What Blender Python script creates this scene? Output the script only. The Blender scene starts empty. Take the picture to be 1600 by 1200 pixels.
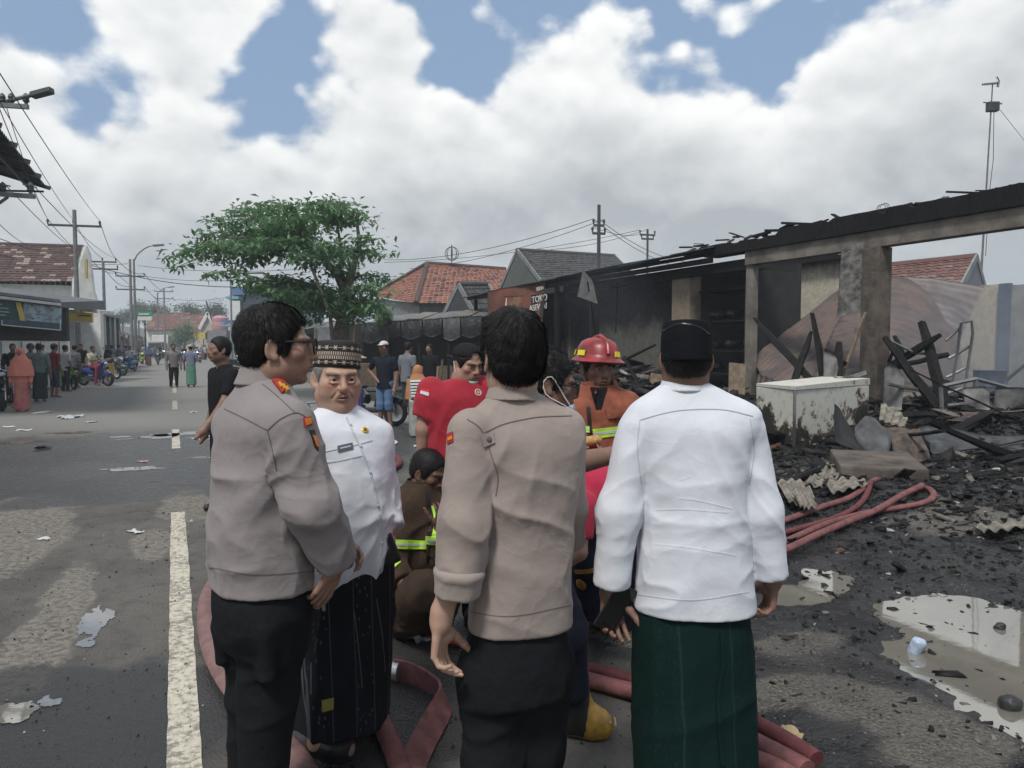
import bpy,bmesh,math,random,openvdb
import numpy as np
from mathutils import Vector,Matrix
from mathutils.bvhtree import BVHTree
random.seed(7);rng=np.random.default_rng(7)
SC=bpy.context.scene
COL=SC.collection
# camera
F=1160.0;CH=1.60;PITCH=math.atan(60/F)
cam_d=bpy.data.cameras.new('camera');cam=bpy.data.objects.new('camera',cam_d);COL.objects.link(cam)
cam.location=(0,0,CH);cam.rotation_euler=(math.pi/2-PITCH,0,0)
cam_d.sensor_width=36;cam_d.lens=36*F/1600;cam_d.clip_end=3000;cam_d.clip_start=0.05
SC.camera=cam
CP,SP=math.cos(PITCH),math.sin(PITCH)
def ray(px,py):
 x=(px-800)/F;y=(600-py)/F
 return Vector((x,CP+y*SP,-SP+y*CP))
def P(px,py,Y):
 d=ray(px,py);k=Y/d.y
 return Vector((d.x*k,Y,CH+d.z*k))
def G(px,py,z=0.0):
 d=ray(px,py);k=(z-CH)/d.z
 return Vector((d.x*k,d.y*k,z))
TH=math.radians(24.5);ST,CT=math.sin(TH),math.cos(TH)
def RD(s,t,z=0.0):
 return Vector((-s*ST+t*CT,s*CT+t*ST,z))
RROT=TH
def T_at(px,t):
 return t/((px-800)/F*CT+ST)
# world: sky and clouds, sun
SUN_EL,SUN_AZ=math.radians(58),math.radians(205)
world=bpy.data.worlds.new('World');SC.world=world;world.use_nodes=True
def build_sky():
 nt=world.node_tree;nt.nodes.clear();N=nt.nodes;L=nt.links
 def node(t,**kw):
  n=N.new(t)
  for k,v in kw.items():setattr(n,k,v)
  return n
 def put(sock,v):
  if isinstance(v,bpy.types.NodeSocket):L.new(v,sock)
  else:sock.default_value=v
 def m(op,a,b=0.0,c=0.0,clamp=False):
  n=node('ShaderNodeMath',operation=op,use_clamp=clamp)
  put(n.inputs[0],a);put(n.inputs[1],b);put(n.inputs[2],c);return n.outputs[0]
 def vm(op,a,b=(0,0,0)):
  n=node('ShaderNodeVectorMath',operation=op);put(n.inputs[0],a);put(n.inputs[1],b);return n
 def sst(x,a,b,lo=0.0,hi=1.0):
  n=node('ShaderNodeMapRange',interpolation_type='SMOOTHSTEP')
  put(n.inputs[0],x);put(n.inputs[1],a);put(n.inputs[2],b);put(n.inputs[3],lo);put(n.inputs[4],hi);return n.outputs[0]
 def mix(f,a,b):
  n=node('ShaderNodeMix',data_type='RGBA');put(n.inputs[0],f);put(n.inputs[6],a);put(n.inputs[7],b);return n.outputs[2]
 sky=node('ShaderNodeTexSky',sky_type='NISHITA');sky.sun_disc=False
 sky.sun_elevation=SUN_EL;sky.sun_rotation=SUN_AZ;sky.air_density=1.0;sky.dust_density=1.5;sky.ozone_density=1.4
 tc=node('ShaderNodeTexCoord');d=vm('NORMALIZE',tc.outputs['Generated']).outputs[0]
 z=node('ShaderNodeSeparateXYZ');L.new(d,z.inputs[0]);z=z.outputs[2]
 flat=vm('MULTIPLY',d,(1,1,1.35)).outputs[0]
 def noise(v,scale,detail=8,rough=0.55,dist=0.0):
  n=node('ShaderNodeTexNoise');n.noise_dimensions='3D'
  L.new(v,n.inputs['Vector']);n.inputs['Scale'].default_value=scale;n.inputs['Detail'].default_value=detail
  n.inputs['Roughness'].default_value=rough;n.inputs['Distortion'].default_value=dist;return n.outputs[0]
 def noise3(v,scale):
  n=node('ShaderNodeTexNoise');n.noise_dimensions='3D';L.new(v,n.inputs['Vector']);n.inputs['Scale'].default_value=scale;n.inputs['Detail'].default_value=5;return vm('SUBTRACT',n.outputs['Color'],(.5,.5,.5)).outputs[0]
 holes=[]
 for px,py,r in[(430,108,46),(405,148,36),(480,118,36),(440,50,30),(470,5,34),(455,165,24),(748,70,62),(738,118,34),(805,12,66),(880,-50,70),(1000,-20,48),(1060,30,48),(1100,52,44),(1168,58,48),(1200,98,30),(1240,15,58),(1150,-10,60),(52,0,30),(96,52,22),(165,160,22),(1330,-110,90),(700,-160,150),(1450,-230,130),(250,-260,120)]:
  v=ray(px,py).normalized();holes.append((v,(r*.92-4)/F))
 for az,el,r in[(75,32,.22),(110,20,.16),(150,40,.3),(190,24,.18),(235,36,.26),(275,22,.15),(300,45,.25),(140,65,.3),(260,68,.28)]:
  a,e=math.radians(az),math.radians(el)
  holes.append((Vector((math.sin(a)*math.cos(e),math.cos(a)*math.cos(e),math.sin(e))),r))
 g=None
 for v,r in holes:
  x=m('SUBTRACT',vm('DISTANCE',d,tuple(v)).outputs['Value'],r)
  g=x if g is None else m('SMOOTH_MIN',g,x,0.03)
 big=noise(flat,4.5,2,0.5);n1=noise(flat,10,10,0.52,0.1)
 sun_d=(math.sin(SUN_AZ)*math.cos(SUN_EL)*.5,math.cos(SUN_AZ)*math.cos(SUN_EL)*.5,1.0)
 sd=Vector(sun_d).normalized()*0.022
 n2=noise(vm('ADD',flat,tuple(sd)).outputs[0],10,10,0.52,0.1)
 bl=noise(vm('ADD',flat,tuple(sd*2.6)).outputs[0],4.5,2,0.5)
 wv=vm('ADD',flat,vm('MULTIPLY',noise3(flat,9),(.055,.055,.055)).outputs[0]).outputs[0]
 def puffs(v,sc):
  n=node('ShaderNodeTexVoronoi',feature='SMOOTH_F1');L.new(v,n.inputs['Vector']);n.inputs['Scale'].default_value=sc;n.inputs['Smoothness'].default_value=.6;return n.outputs['Distance']
 pv=m('ADD',m('MULTIPLY',puffs(wv,13),.65),m('MULTIPLY',puffs(wv,31),.3));wv2=vm('ADD',wv,tuple(sd*1.3)).outputs[0];pv2=m('ADD',m('MULTIPLY',puffs(wv2,13),.65),m('MULTIPLY',puffs(wv2,31),.3))
 g=m('ADD',m('ADD',g,0.006),m('MULTIPLY',m('SUBTRACT',n1,0.5),0.12));g=m('ADD',g,m('MULTIPLY',m('SUBTRACT',0.38,pv),.09))
 g=m('ADD',g,m('MULTIPLY',m('SUBTRACT',big,0.5),0.07))
 mask=sst(g,-0.004,0.026)
 lit=m('SUBTRACT',1.0,sst(g,0.01,0.19))
 emb=m('ADD',m('MULTIPLY',m('SUBTRACT',n1,n2),2.2),m('MULTIPLY',m('SUBTRACT',big,bl),1.6))
 puff=noise(flat,5.2,6,0.5)
 k=m('ADD',m('MULTIPLY',lit,0.62),m('MULTIPLY',m('SUBTRACT',puff,0.40),1.05))
 k=m('ADD',k,m('MULTIPLY',emb,.45));k=m('ADD',k,m('MULTIPLY',m('SUBTRACT',pv2,pv),m('ADD',.12,m('MULTIPLY',lit,.55))));k=m('ADD',k,0.06)
 k=m('ADD',k,sst(z,0.08,0.40,-0.08,0.14))
 k=m('MINIMUM',m('MAXIMUM',k,0.0),1.0)
 S=0.1
 c=lambda r,g_,b:(r/S,g_/S,b/S,1)
 cloud=mix(k,c(.37,.40,.425),c(.84,.85,.845))
 blue=mix(0.8,sky.outputs[0],c(.235,.335,.49))
 col=mix(mask,blue,cloud)
 hz=m('SUBTRACT',1.0,sst(z,-0.01,0.17));hz=m('MULTIPLY',hz,0.85)
 col=mix(hz,col,c(.42,.475,.51))
 bg=node('ShaderNodeBackground');L.new(col,bg.inputs[0]);bg.inputs[1].default_value=S
 out=node('ShaderNodeOutputWorld');L.new(bg.outputs[0],out.inputs[0])
build_sky()
try:world.cycles.sampling_method='MANUAL';world.cycles.sample_map_resolution=512
except Exception:pass
sun_d=bpy.data.lights.new('sun','SUN');sun_d.energy=2.4;sun_d.angle=math.radians(11);sun_d.color=(1,.96,.9)
sun=bpy.data.objects.new('sun',sun_d);COL.objects.link(sun)
sv=Vector((math.sin(SUN_AZ)*math.cos(SUN_EL),math.cos(SUN_AZ)*math.cos(SUN_EL),math.sin(SUN_EL)))
sun.rotation_euler=sv.to_track_quat('Z','Y').to_euler();sun.location=sv*50
vs=SC.view_settings;SC.display_settings.display_device='sRGB'
vs.view_transform='Standard';vs.look='None';vs.gamma=1;vs.use_curve_mapping=False;vs.exposure=0.30
SC.render.engine='CYCLES';cy=SC.cycles
cy.use_denoising=True;cy.use_adaptive_sampling=True;cy.adaptive_threshold=0.015
cy.max_bounces=6;cy.diffuse_bounces=3;cy.glossy_bounces=3;cy.transmission_bounces=4;cy.volume_bounces=0;cy.transparent_max_bounces=12
cy.caustics_reflective=False;cy.caustics_refractive=False
# helpers: objects
OFF={}
def thing(name,label,cat,loc=(0,0,0),rotz=0.0,group=None):
 o=bpy.data.objects.new(name,None);COL.objects.link(o);o.empty_display_size=.1
 o.location=loc;o.rotation_euler=(0,0,rotz);o['label']=label;o['category']=cat
 if group:o['group']=group
 OFF[o.name]=Vector(loc)
 return o
def tag(o,label=None,cat=None,group=None,kind=None):
 if label:o['label']=label
 if cat:o['category']=cat
 if group:o['group']=group
 if kind:o['kind']=kind
 return o
def arr_mesh(name,V,polys,mats,smooth=True,mi=None,tint=None):
 """V (n,3); polys: list of int arrays (m,k)"""
 me=bpy.data.meshes.new(name);V=np.asarray(V,np.float32)
 polys=[np.asarray(p,np.int32)for p in polys if len(p)]
 nl=sum(p.size for p in polys);npol=sum(len(p)for p in polys)
 me.vertices.add(len(V));me.vertices.foreach_set('co',V.ravel())
 me.loops.add(nl);me.loops.foreach_set('vertex_index',np.concatenate([p.ravel()for p in polys]))
 me.polygons.add(npol)
 tot=np.concatenate([np.full(len(p),p.shape[1],np.int32)for p in polys])
 st=np.zeros(npol,np.int32);st[1:]=np.cumsum(tot)[:-1]
 me.polygons.foreach_set('loop_start',st);me.polygons.foreach_set('loop_total',tot)
 if smooth:me.polygons.foreach_set('use_smooth',np.ones(npol,bool))
 for m in(mats if isinstance(mats,(list,tuple))else[mats]):me.materials.append(m)
 if mi is not None:me.polygons.foreach_set('material_index',np.asarray(mi,np.int32))
 if tint is not None:
  a=me.color_attributes.new('tint','FLOAT_COLOR','POINT')
  c=np.ones((len(V),4),np.float32);c[:,:3]=tint;a.data.foreach_set('color',c.ravel())
 me.update(calc_edges=True);me.validate()
 return me
def link(name,me,parent=None,local=False):
 o=bpy.data.objects.new(name,me);COL.objects.link(o)
 if parent is not None:
  o.parent=parent;off=OFF.get(parent.name,Vector((0,0,0)));OFF[o.name]=off
  if not local and off.length>0:me.transform(Matrix.Translation(-off))
 return o
def copy_tree(o,parent=None,loc=None,rotz=None,scale=None,mats=None):
 c=o.copy();COL.objects.link(c)
 if parent is not None:c.parent=parent
 if loc is not None:c.location=loc;OFF[c.name]=Vector(loc)
 if rotz is not None:c.rotation_euler=(0,0,rotz)
 if scale is not None:c.scale=(scale,)*3
 if mats and o.type=='MESH':
  for sl in c.material_slots:
   if sl.material and sl.material.name in mats:
    new=mats[sl.material.name];sl.link='OBJECT';sl.material=new
 for ch in o.children:copy_tree(ch,c,mats=mats)
 return c
class MB:
 """collects simple solids, built as ONE mesh"""
 def __init__(s):s.v=[];s.f=[];s.mi=[];s.cur=0
 def add(s,vs,fs):
  b=len(s.v);s.v+=[tuple(v)for v in vs];s.f+=[tuple(i+b for i in f)for f in fs];s.mi+=[s.cur]*len(fs)
  return s
 def hexa(s,p):
  return s.add(p,[(3,2,1,0),(4,5,6,7),(0,1,5,4),(1,2,6,5),(2,3,7,6),(3,0,4,7)])
 def box(s,c,size,rot=None,rotz=0.0):
  x,y,z=[k/2 for k in size];R=rot if rot is not None else Matrix.Rotation(rotz,3,'Z');c=Vector(c)
  p=[c+R@Vector(q)for q in[(-x,-y,-z),(x,-y,-z),(x,y,-z),(-x,y,-z),(-x,-y,z),(x,-y,z),(x,y,z),(-x,y,z)]]
  return s.hexa(p)
 def bar(s,a,b,w,h=None,up=(0,0,1)):
  a,b=Vector(a),Vector(b);h=h or w;d=(b-a);ln=d.length;d.normalize();up=Vector(up)
  if abs(d.dot(up))>.98:up=Vector((0,1,0))
  x=d.cross(up).normalized();z=x.cross(d)
  R=Matrix((x,d,z)).transposed()
  return s.box((a+b)/2,(w,ln,h),R)
 def tube(s,pts,r,seg=8,cap=True,flat=1.0,up=(0,0,1)):
  pts=[Vector(p)for p in pts];n=len(pts);rs=r if isinstance(r,(list,tuple))else[r]*n;vs=[]
  prev=None
  for i,p in enumerate(pts):
   d=(pts[min(i+1,n-1)]-pts[max(i-1,0)]).normalized();u=Vector(up)
   if abs(d.dot(u))>.97:u=Vector((0,1,0))if prev is None else prev
   x=d.cross(u).normalized();z=x.cross(d);prev=z
   for k in range(seg):
    a=2*math.pi*k/seg;vs.append(p+x*math.cos(a)*rs[i]+z*math.sin(a)*rs[i]*flat)
  fs=[(i*seg+k,i*seg+(k+1)%seg,(i+1)*seg+(k+1)%seg,(i+1)*seg+k)for i in range(n-1)for k in range(seg)]
  if cap:fs+=[tuple(range(seg))[::-1],tuple((n-1)*seg+k for k in range(seg))]
  return s.add(vs,fs)
 def lathe(s,prof,c=(0,0,0),R=None,seg=24,sx=1.0,sy=1.0):
  R=R or Matrix.Identity(3);c=Vector(c)
  vs=[c+R@Vector((r*math.cos(2*math.pi*k/seg)*sx,r*math.sin(2*math.pi*k/seg)*sy,z))for r,z in prof for k in range(seg)]
  n=len(prof)
  fs=[(i*seg+k,i*seg+(k+1)%seg,(i+1)*seg+(k+1)%seg,(i+1)*seg+k)for i in range(n-1)for k in range(seg)]
  fs+=[tuple(range(seg))[::-1],tuple((n-1)*seg+k for k in range(seg))]
  return s.add(vs,fs)
 def torus(s,c,R,r,axis=(1,0,0),seg=24,sg=8):
  q=Vector((0,0,1)).rotation_difference(Vector(axis)).to_matrix();c=Vector(c)
  vs=[c+q@Vector(((R+r*math.cos(b))*math.cos(a),(R+r*math.cos(b))*math.sin(a),r*math.sin(b)))for a in np.linspace(0,2*math.pi,seg,False)for b in np.linspace(0,2*math.pi,sg,False)]
  fs=[(i*sg+k,((i+1)%seg)*sg+k,((i+1)%seg)*sg+(k+1)%sg,i*sg+(k+1)%sg)for i in range(seg)for k in range(sg)]
  return s.add(vs,fs)
 def ball(s,c,r,seg=12,rings=8,R=None):
  r=r if isinstance(r,(tuple,list))else(r,r,r);R=R or Matrix.Identity(3);c=Vector(c);vs=[]
  for i in range(rings+1):
   ph=math.pi*i/rings
   for k in range(seg):
    th=2*math.pi*k/seg
    vs.append(c+R@Vector((r[0]*math.sin(ph)*math.cos(th),r[1]*math.sin(ph)*math.sin(th),r[2]*math.cos(ph))))
  fs=[(i*seg+k,(i+1)*seg+k,(i+1)*seg+(k+1)%seg,i*seg+(k+1)%seg)for i in range(rings)for k in range(seg)]
  return s.add(vs,fs)
 def prism(s,poly,depth):
  n=len(poly);d=Vector(depth);p=[Vector(q)for q in poly]
  return s.add(p+[q+d for q in p],[tuple(range(n))[::-1],tuple(range(n,2*n))]+[(i,(i+1)%n,n+(i+1)%n,n+i)for i in range(n)])
 def obj(s,name,mats,parent=None,smooth=False,local=False,bevel=0.0):
  me=bpy.data.meshes.new(name);me.from_pydata(s.v,[],s.f)
  for m in(mats if isinstance(mats,(list,tuple))else[mats]):me.materials.append(m)
  me.polygons.foreach_set('material_index',s.mi)
  bm=bmesh.new();bm.from_mesh(me);bmesh.ops.remove_doubles(bm,verts=bm.verts,dist=1e-6)
  if bevel>0:bmesh.ops.bevel(bm,geom=list(bm.edges),offset=bevel,segments=2,affect='EDGES',profile=.6)
  bmesh.ops.recalc_face_normals(bm,faces=bm.faces);bm.to_mesh(me);bm.free()
  if smooth:
   me.polygons.foreach_set('use_smooth',[True]*len(me.polygons))
   try:me.set_sharp_from_angle(angle=math.radians(40))
   except Exception:pass
  return link(name,me,parent,local)
# helpers: materials
MATS={}
def mat(name,col,rough=.7,var=.2,vs=6.0,bump=.15,bs=40.0,metal=0.0,col2=None,spec=.5,sheen=0.0,tint=False,bd=.01,mixpow=(.35,.65),coord='Object',sss=0.0,stretch=None,coat=0.0,wrinkle=0.0):
 if name in MATS:return MATS[name]
 m=bpy.data.materials.new(name);m.use_nodes=True;nt=m.node_tree;N=nt.nodes;L=nt.links
 b=N['Principled BSDF'];b.inputs['Roughness'].default_value=rough;b.inputs['Metallic'].default_value=metal
 b.inputs['Specular IOR Level'].default_value=spec;b.inputs['Sheen Weight'].default_value=sheen;b.inputs['Coat Weight'].default_value=coat
 if sss:b.inputs['Subsurface Weight'].default_value=sss;b.inputs['Subsurface Radius'].default_value=(.9,.35,.2);b.inputs['Subsurface Scale'].default_value=.006
 tc=N.new('ShaderNodeTexCoord');vec=tc.outputs[coord]
 if stretch:
  mp=N.new('ShaderNodeMapping');mp.inputs['Scale'].default_value=stretch;L.new(vec,mp.inputs[0]);vec=mp.outputs[0]
 n=N.new('ShaderNodeTexNoise');n.inputs['Scale'].default_value=vs;n.inputs['Detail'].default_value=6;n.inputs['Roughness'].default_value=.6;L.new(vec,n.inputs['Vector'])
 c1=tuple(col)+(1,)if len(col)==3 else col
 c2=(tuple(col2)+(1,))if col2 else tuple(k*(1-var)for k in col[:3])+(1,)
 r=N.new('ShaderNodeValToRGB');r.color_ramp.elements[0].position=mixpow[0];r.color_ramp.elements[1].position=mixpow[1]
 r.color_ramp.elements[0].color=c2;r.color_ramp.elements[1].color=c1;L.new(n.outputs[0],r.inputs[0])
 out=r.outputs[0]
 if tint:
  a=N.new('ShaderNodeVertexColor');a.layer_name='tint';x=N.new('ShaderNodeMix');x.data_type='RGBA';x.blend_type='MULTIPLY';x.inputs[0].default_value=1
  L.new(out,x.inputs[6]);L.new(a.outputs[0],x.inputs[7]);out=x.outputs[2]
 L.new(out,b.inputs['Base Color'])
 if bump:
  n2=N.new('ShaderNodeTexNoise');n2.inputs['Scale'].default_value=bs;n2.inputs['Detail'].default_value=5;L.new(vec,n2.inputs['Vector'])
  bp=N.new('ShaderNodeBump');bp.inputs['Strength'].default_value=bump;bp.inputs['Distance'].default_value=bd
  L.new(n2.outputs[0],bp.inputs['Height']);L.new(bp.outputs[0],b.inputs['Normal'])
  if wrinkle:
   n3=N.new('ShaderNodeTexNoise');n3.inputs['Scale'].default_value=5.5;n3.inputs['Detail'].default_value=2.5;n3.inputs['Distortion'].default_value=1.3;n3.inputs['Roughness'].default_value=.45;L.new(vec,n3.inputs['Vector']);q=[]
   for op,a_,b_ in(('SUBTRACT',n3.outputs[0],.5),('ABSOLUTE',None,0),('MULTIPLY',None,5),('MINIMUM',None,1),('POWER',None,.6)):
    w=N.new('ShaderNodeMath');w.operation=op;L.new(a_ if a_ is not None else q[-1].outputs[0],w.inputs[0]);w.inputs[1].default_value=b_;q.append(w)
   b2=N.new('ShaderNodeBump');b2.inputs['Strength'].default_value=wrinkle;b2.inputs['Distance'].default_value=.012;b2.invert=True;L.new(q[-1].outputs[0],b2.inputs['Height']);L.new(b2.outputs[0],bp.inputs['Normal'])
 MATS[name]=m
 return m
def mnodes(m):
 return m.node_tree.nodes,m.node_tree.links,m.node_tree.nodes['Principled BSDF']
def sstep(x,a,b):
 t=np.clip((x-a)/(b-a),0,1);return t*t*(3-2*t)
# helpers: noise and SDF modelling
_tab=np.random.default_rng(3).random((32,32,32)).astype(np.float32)
def vnoise(p):
 p=np.asarray(p,np.float32);i=np.floor(p).astype(np.int64);f=p-i;f=f*f*(3-2*f);i&=31;j=(i+1)&31
 g=lambda a,b,c:_tab[a,b,c]
 x,y,z=f[...,0],f[...,1],f[...,2]
 a=g(i[...,0],i[...,1],i[...,2])*(1-x)+g(j[...,0],i[...,1],i[...,2])*x
 b=g(i[...,0],j[...,1],i[...,2])*(1-x)+g(j[...,0],j[...,1],i[...,2])*x
 c=g(i[...,0],i[...,1],j[...,2])*(1-x)+g(j[...,0],i[...,1],j[...,2])*x
 d=g(i[...,0],j[...,1],j[...,2])*(1-x)+g(j[...,0],j[...,1],j[...,2])*x
 return(a*(1-y)+b*y)*(1-z)+(c*(1-y)+d*y)*z
def fbm(p,o=4):
 s=0;a=.5;p=np.asarray(p,np.float32)
 for k in range(o):s=s+a*(vnoise(p+k*7.3)-.5);a*=.5;p=p*2.03
 return s
def rot3(rx=0,ry=0,rz=0):
 return np.array(Matrix.Rotation(rz,3,'Z')@Matrix.Rotation(ry,3,'Y')@Matrix.Rotation(rx,3,'X'))
def frame(f,up=(0,0,1)):
 """columns right, forward, up for something facing f"""
 f=np.array(f,float);f/=np.linalg.norm(f);u=np.array(up,float);r=np.cross(f,u);r/=np.linalg.norm(r);u=np.cross(r,f)
 return np.stack([r,f,u],1)
class S:
 def __init__(s):s.ops=[];s.lo=np.full(3,1e9);s.hi=np.full(3,-1e9);s.at()
 def at(s,o=(0,0,0),R=None,k=1.0):
  s.o=np.array(o,float);s.R=np.eye(3)if R is None else np.asarray(R);s.s=k;return s
 def pt(s,p):return s.o+s.R@(np.array(p,float)*s.s)
 def _bb(s,a,r,op):
  if op=='u':s.lo=np.minimum(s.lo,a-r);s.hi=np.maximum(s.hi,a+r)
 def cone(s,a,b,ra,rb=None,k=.02,op='u'):
  rb=ra if rb is None else rb;a,b=s.pt(a),s.pt(b);ra*=s.s;rb*=s.s;k*=s.s
  s._bb(a,ra,op);s._bb(b,rb,op);ab=b-a;L2=max(ab@ab,1e-9)
  def f(p):
   q=p-a.astype(np.float32);t=np.clip(q@ab.astype(np.float32)/L2,0,1)
   return np.linalg.norm(q-t[:,None]*ab.astype(np.float32),axis=1)-(ra+(rb-ra)*t)
  s.ops.append((op,k,f));return s
 def ell(s,c,r,R=None,k=.02,op='u'):
  c=s.pt(c);r=np.array(r if hasattr(r,'__len__')else(r,r,r),float)*s.s;k*=s.s;Rw=s.R@(np.eye(3)if R is None else np.asarray(R));s._bb(c,r.max(),op)
  Rw=Rw.astype(np.float32);r=r.astype(np.float32)
  def f(p):
   q=(p-c.astype(np.float32))@Rw;k0=np.linalg.norm(q/r,axis=1);k1=np.linalg.norm(q/(r*r),axis=1)+1e-9
   return k0*(k0-1)/k1
  s.ops.append((op,k,f));return s
 def box(s,c,h,R=None,rd=.01,k=.005,op='u'):
  c=s.pt(c);h=np.array(h,float)*s.s;Rw=(s.R@(np.eye(3)if R is None else np.asarray(R))).astype(np.float32);s._bb(c,np.linalg.norm(h),op);k*=s.s;rd*=s.s
  hh=(h-rd).astype(np.float32)
  def f(p):
   q=np.abs((p-c.astype(np.float32))@Rw)-hh
   return np.linalg.norm(np.maximum(q,0),axis=1)+np.minimum(q.max(1),0)-rd
  s.ops.append((op,k,f));return s
 def loft(s,sec,n=2.3,k=.03,op='u',o=(0,0,0),R=None):
  """sec: (w, cx, cy, a, b) along the local z of frame R at o"""
  o=s.pt(o);Rw=s.R@(np.eye(3)if R is None else np.asarray(R));sec=np.array(sec,float)*s.s;k*=s.s
  for q in sec:s._bb(o+Rw@np.array([q[1],q[2],q[0]]),max(q[3],q[4]),op)
  w=sec[:,0];ws=np.linspace(w[0],w[-1],96);tabs=[]
  for j in range(1,5):
   y=sec[:,j];dd=np.gradient(y,w)if len(w)>2 else np.full(len(w),(y[-1]-y[0])/(w[-1]-w[0]))
   i=np.clip(np.searchsorted(w,ws,'right')-1,0,len(w)-2);h=w[i+1]-w[i];t=(ws-w[i])/h
   tabs.append(((2*t**3-3*t**2+1)*y[i]+(t**3-2*t**2+t)*h*dd[i]+(-2*t**3+3*t**2)*y[i+1]+(t**3-t**2)*h*dd[i+1]))
  Rf=Rw.astype(np.float32)
  def f(p):
   q=(p-o.astype(np.float32))@Rf;z=q[:,2]
   cx,cy,a,b=[np.interp(z,ws,t)for t in tabs]
   d=((np.abs(q[:,0]-cx)/a)**n+(np.abs(q[:,1]-cy)/b)**n)**(1/n)
   d=(d-1)*np.minimum(a,b)*.95
   return np.maximum(d,np.maximum(w[0]-z,z-w[-1])).astype(np.float32)
  s.ops.append((op,k,f));return s
 def eval(s,p):
  D=None
  for op,k,f in s.ops:
   d=f(p).astype(np.float32)
   if D is None:D=d;continue
   if op=='u':h=np.maximum(k-np.abs(D-d),0)/k;D=np.minimum(D,d)-h*h*k*.25
   elif op=='s':d=-d;h=np.maximum(k-np.abs(D-d),0)/k;D=np.maximum(D,d)+h*h*k*.25
   else:h=np.maximum(k-np.abs(D-d),0)/k;D=np.maximum(D,d)+h*h*k*.25
  return D
 def polys(s,res):
  m=4;pad=res*6;lo=s.lo-pad;n=np.ceil((s.hi+pad-lo)/(res*m)).astype(int)+1
  ax=[lo[i]+(np.arange(n[i])+.5)*res*m-res*.5 for i in range(3)]
  C=np.stack(np.meshgrid(*ax,indexing='ij'),-1).reshape(-1,3).astype(np.float32)
  dc=s.eval(C).reshape(n);D=dc.repeat(m,0).repeat(m,1).repeat(m,2)
  near=(np.abs(dc)<res*m*2.2)
  M=near.repeat(m,0).repeat(m,1).repeat(m,2);idx=np.argwhere(M)
  D[M]=s.eval((lo+idx*res).astype(np.float32))
  D[0]=D[-1]=res;D[:,0]=D[:,-1]=res;D[:,:,0]=D[:,:,-1]=res
  g=openvdb.FloatGrid(res*3);g.copyFromArray(np.ascontiguousarray(np.clip(D,-res*3,res*3)))
  pts,tri,quad=g.convertToPolygons(isovalue=0.0,adaptivity=0.0)
  V=lo+np.asarray(pts)*res
  return V,np.asarray(tri)if len(tri)else[],np.asarray(quad)if len(quad)else[]
def normals(V,tri,quad):
 n=np.zeros_like(V)
 for f in(tri,quad):
  if len(f):
   a=np.cross(V[f[:,1]]-V[f[:,0]],V[f[:,2]]-V[f[:,0]])
   for k in range(f.shape[1]):np.add.at(n,f[:,k],a)
 return n/(np.linalg.norm(n,axis=1,keepdims=True)+1e-12)
def smooth_v(V,polys,it=1,lam=.5):
 e=[]
 for f in polys:
  if len(f):
   for k in range(f.shape[1]):e.append(np.stack([f[:,k],f[:,(k+1)%f.shape[1]]],1))
 e=np.concatenate(e);deg=np.bincount(e.ravel(),minlength=len(V)).astype(float)[:,None]+1e-9
 for _ in range(it):
  s_=np.zeros_like(V)
  np.add.at(s_,e[:,0],V[e[:,1]]);np.add.at(s_,e[:,1],V[e[:,0]]);V=V+lam*(s_/deg-V)
 return V
def fold_disp(V,folds):
 """folds: (centre, radius, along-dir, freq across, amp[, seed]) ridged creases"""
 d=np.zeros(len(V))
 for f in folds:
  c,rad,al,fr,amp=f[:5];sd=f[5]if len(f)>5 else 0
  al=np.array(al,float);al/=np.linalg.norm(al);q=V-np.array(c,float)
  msk=1.0 if rad is None else np.exp(-(q**2).sum(1)/(rad*rad))
  par=q@al;perp=q-par[:,None]*al
  w=fbm(q*6+sd*3.1,2)[:,None]*.055
  n=vnoise((perp+w)*fr+al*(par*fr*.16)[:,None]+sd*11.7)
  rid=1-np.abs(2*n-1);d+=amp*msk*(rid**3.0-.28)
 return d
def sdf_obj(name,sd,res,mats,parent=None,folds=None,sm=1,tintf=None,mif=None,disp=None):
 V,t,q=sd.polys(res)
 if sm:V=smooth_v(V,[t,q],sm,.5)
 if folds or disp:
  n=normals(V,t,q);dd=0;gw=.4 if getattr(mats,'name','')=='white_shirt_cloth' else .55
  if folds:dd=fold_disp(V,folds+[(folds[0][0],None,(.5,.2,1),15,.0030*gw,9),(folds[0][0],None,(1,-.3,.45),19,.0024*gw,12)])
  if disp:dd=dd+disp(V)
  V=V+n*np.asarray(dd)[:,None]
 polys=[x for x in(t,q)if len(x)]
 mi=None
 if mif is not None:
  mi=np.concatenate([mif(V[x].mean(1))for x in polys])
 me=arr_mesh(name,V,polys,mats,True,mi,None if tintf is None else tintf(V))
 o=link(name,me,parent);o['_']=0;del o['_']
 o_world[o.name]=(V,polys)
 return o
o_world={}
def bvh_of(*objs):
 V=[];Fs=[];b=0
 for o in objs:
  v,ps=o_world[o.name];V+=[tuple(x)for x in v]
  for p in ps:Fs+=[tuple(int(i)+b for i in f)for f in p]
  b=len(V)
 return BVHTree.FromPolygons(V,Fs)
def on_surf(bvh,px,py):
 d=ray(px,py).normalized();h=bvh.ray_cast(Vector((0,0,CH)),d)
 return(h[0],h[1])if h[0]is not None else(None,None)
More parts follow.
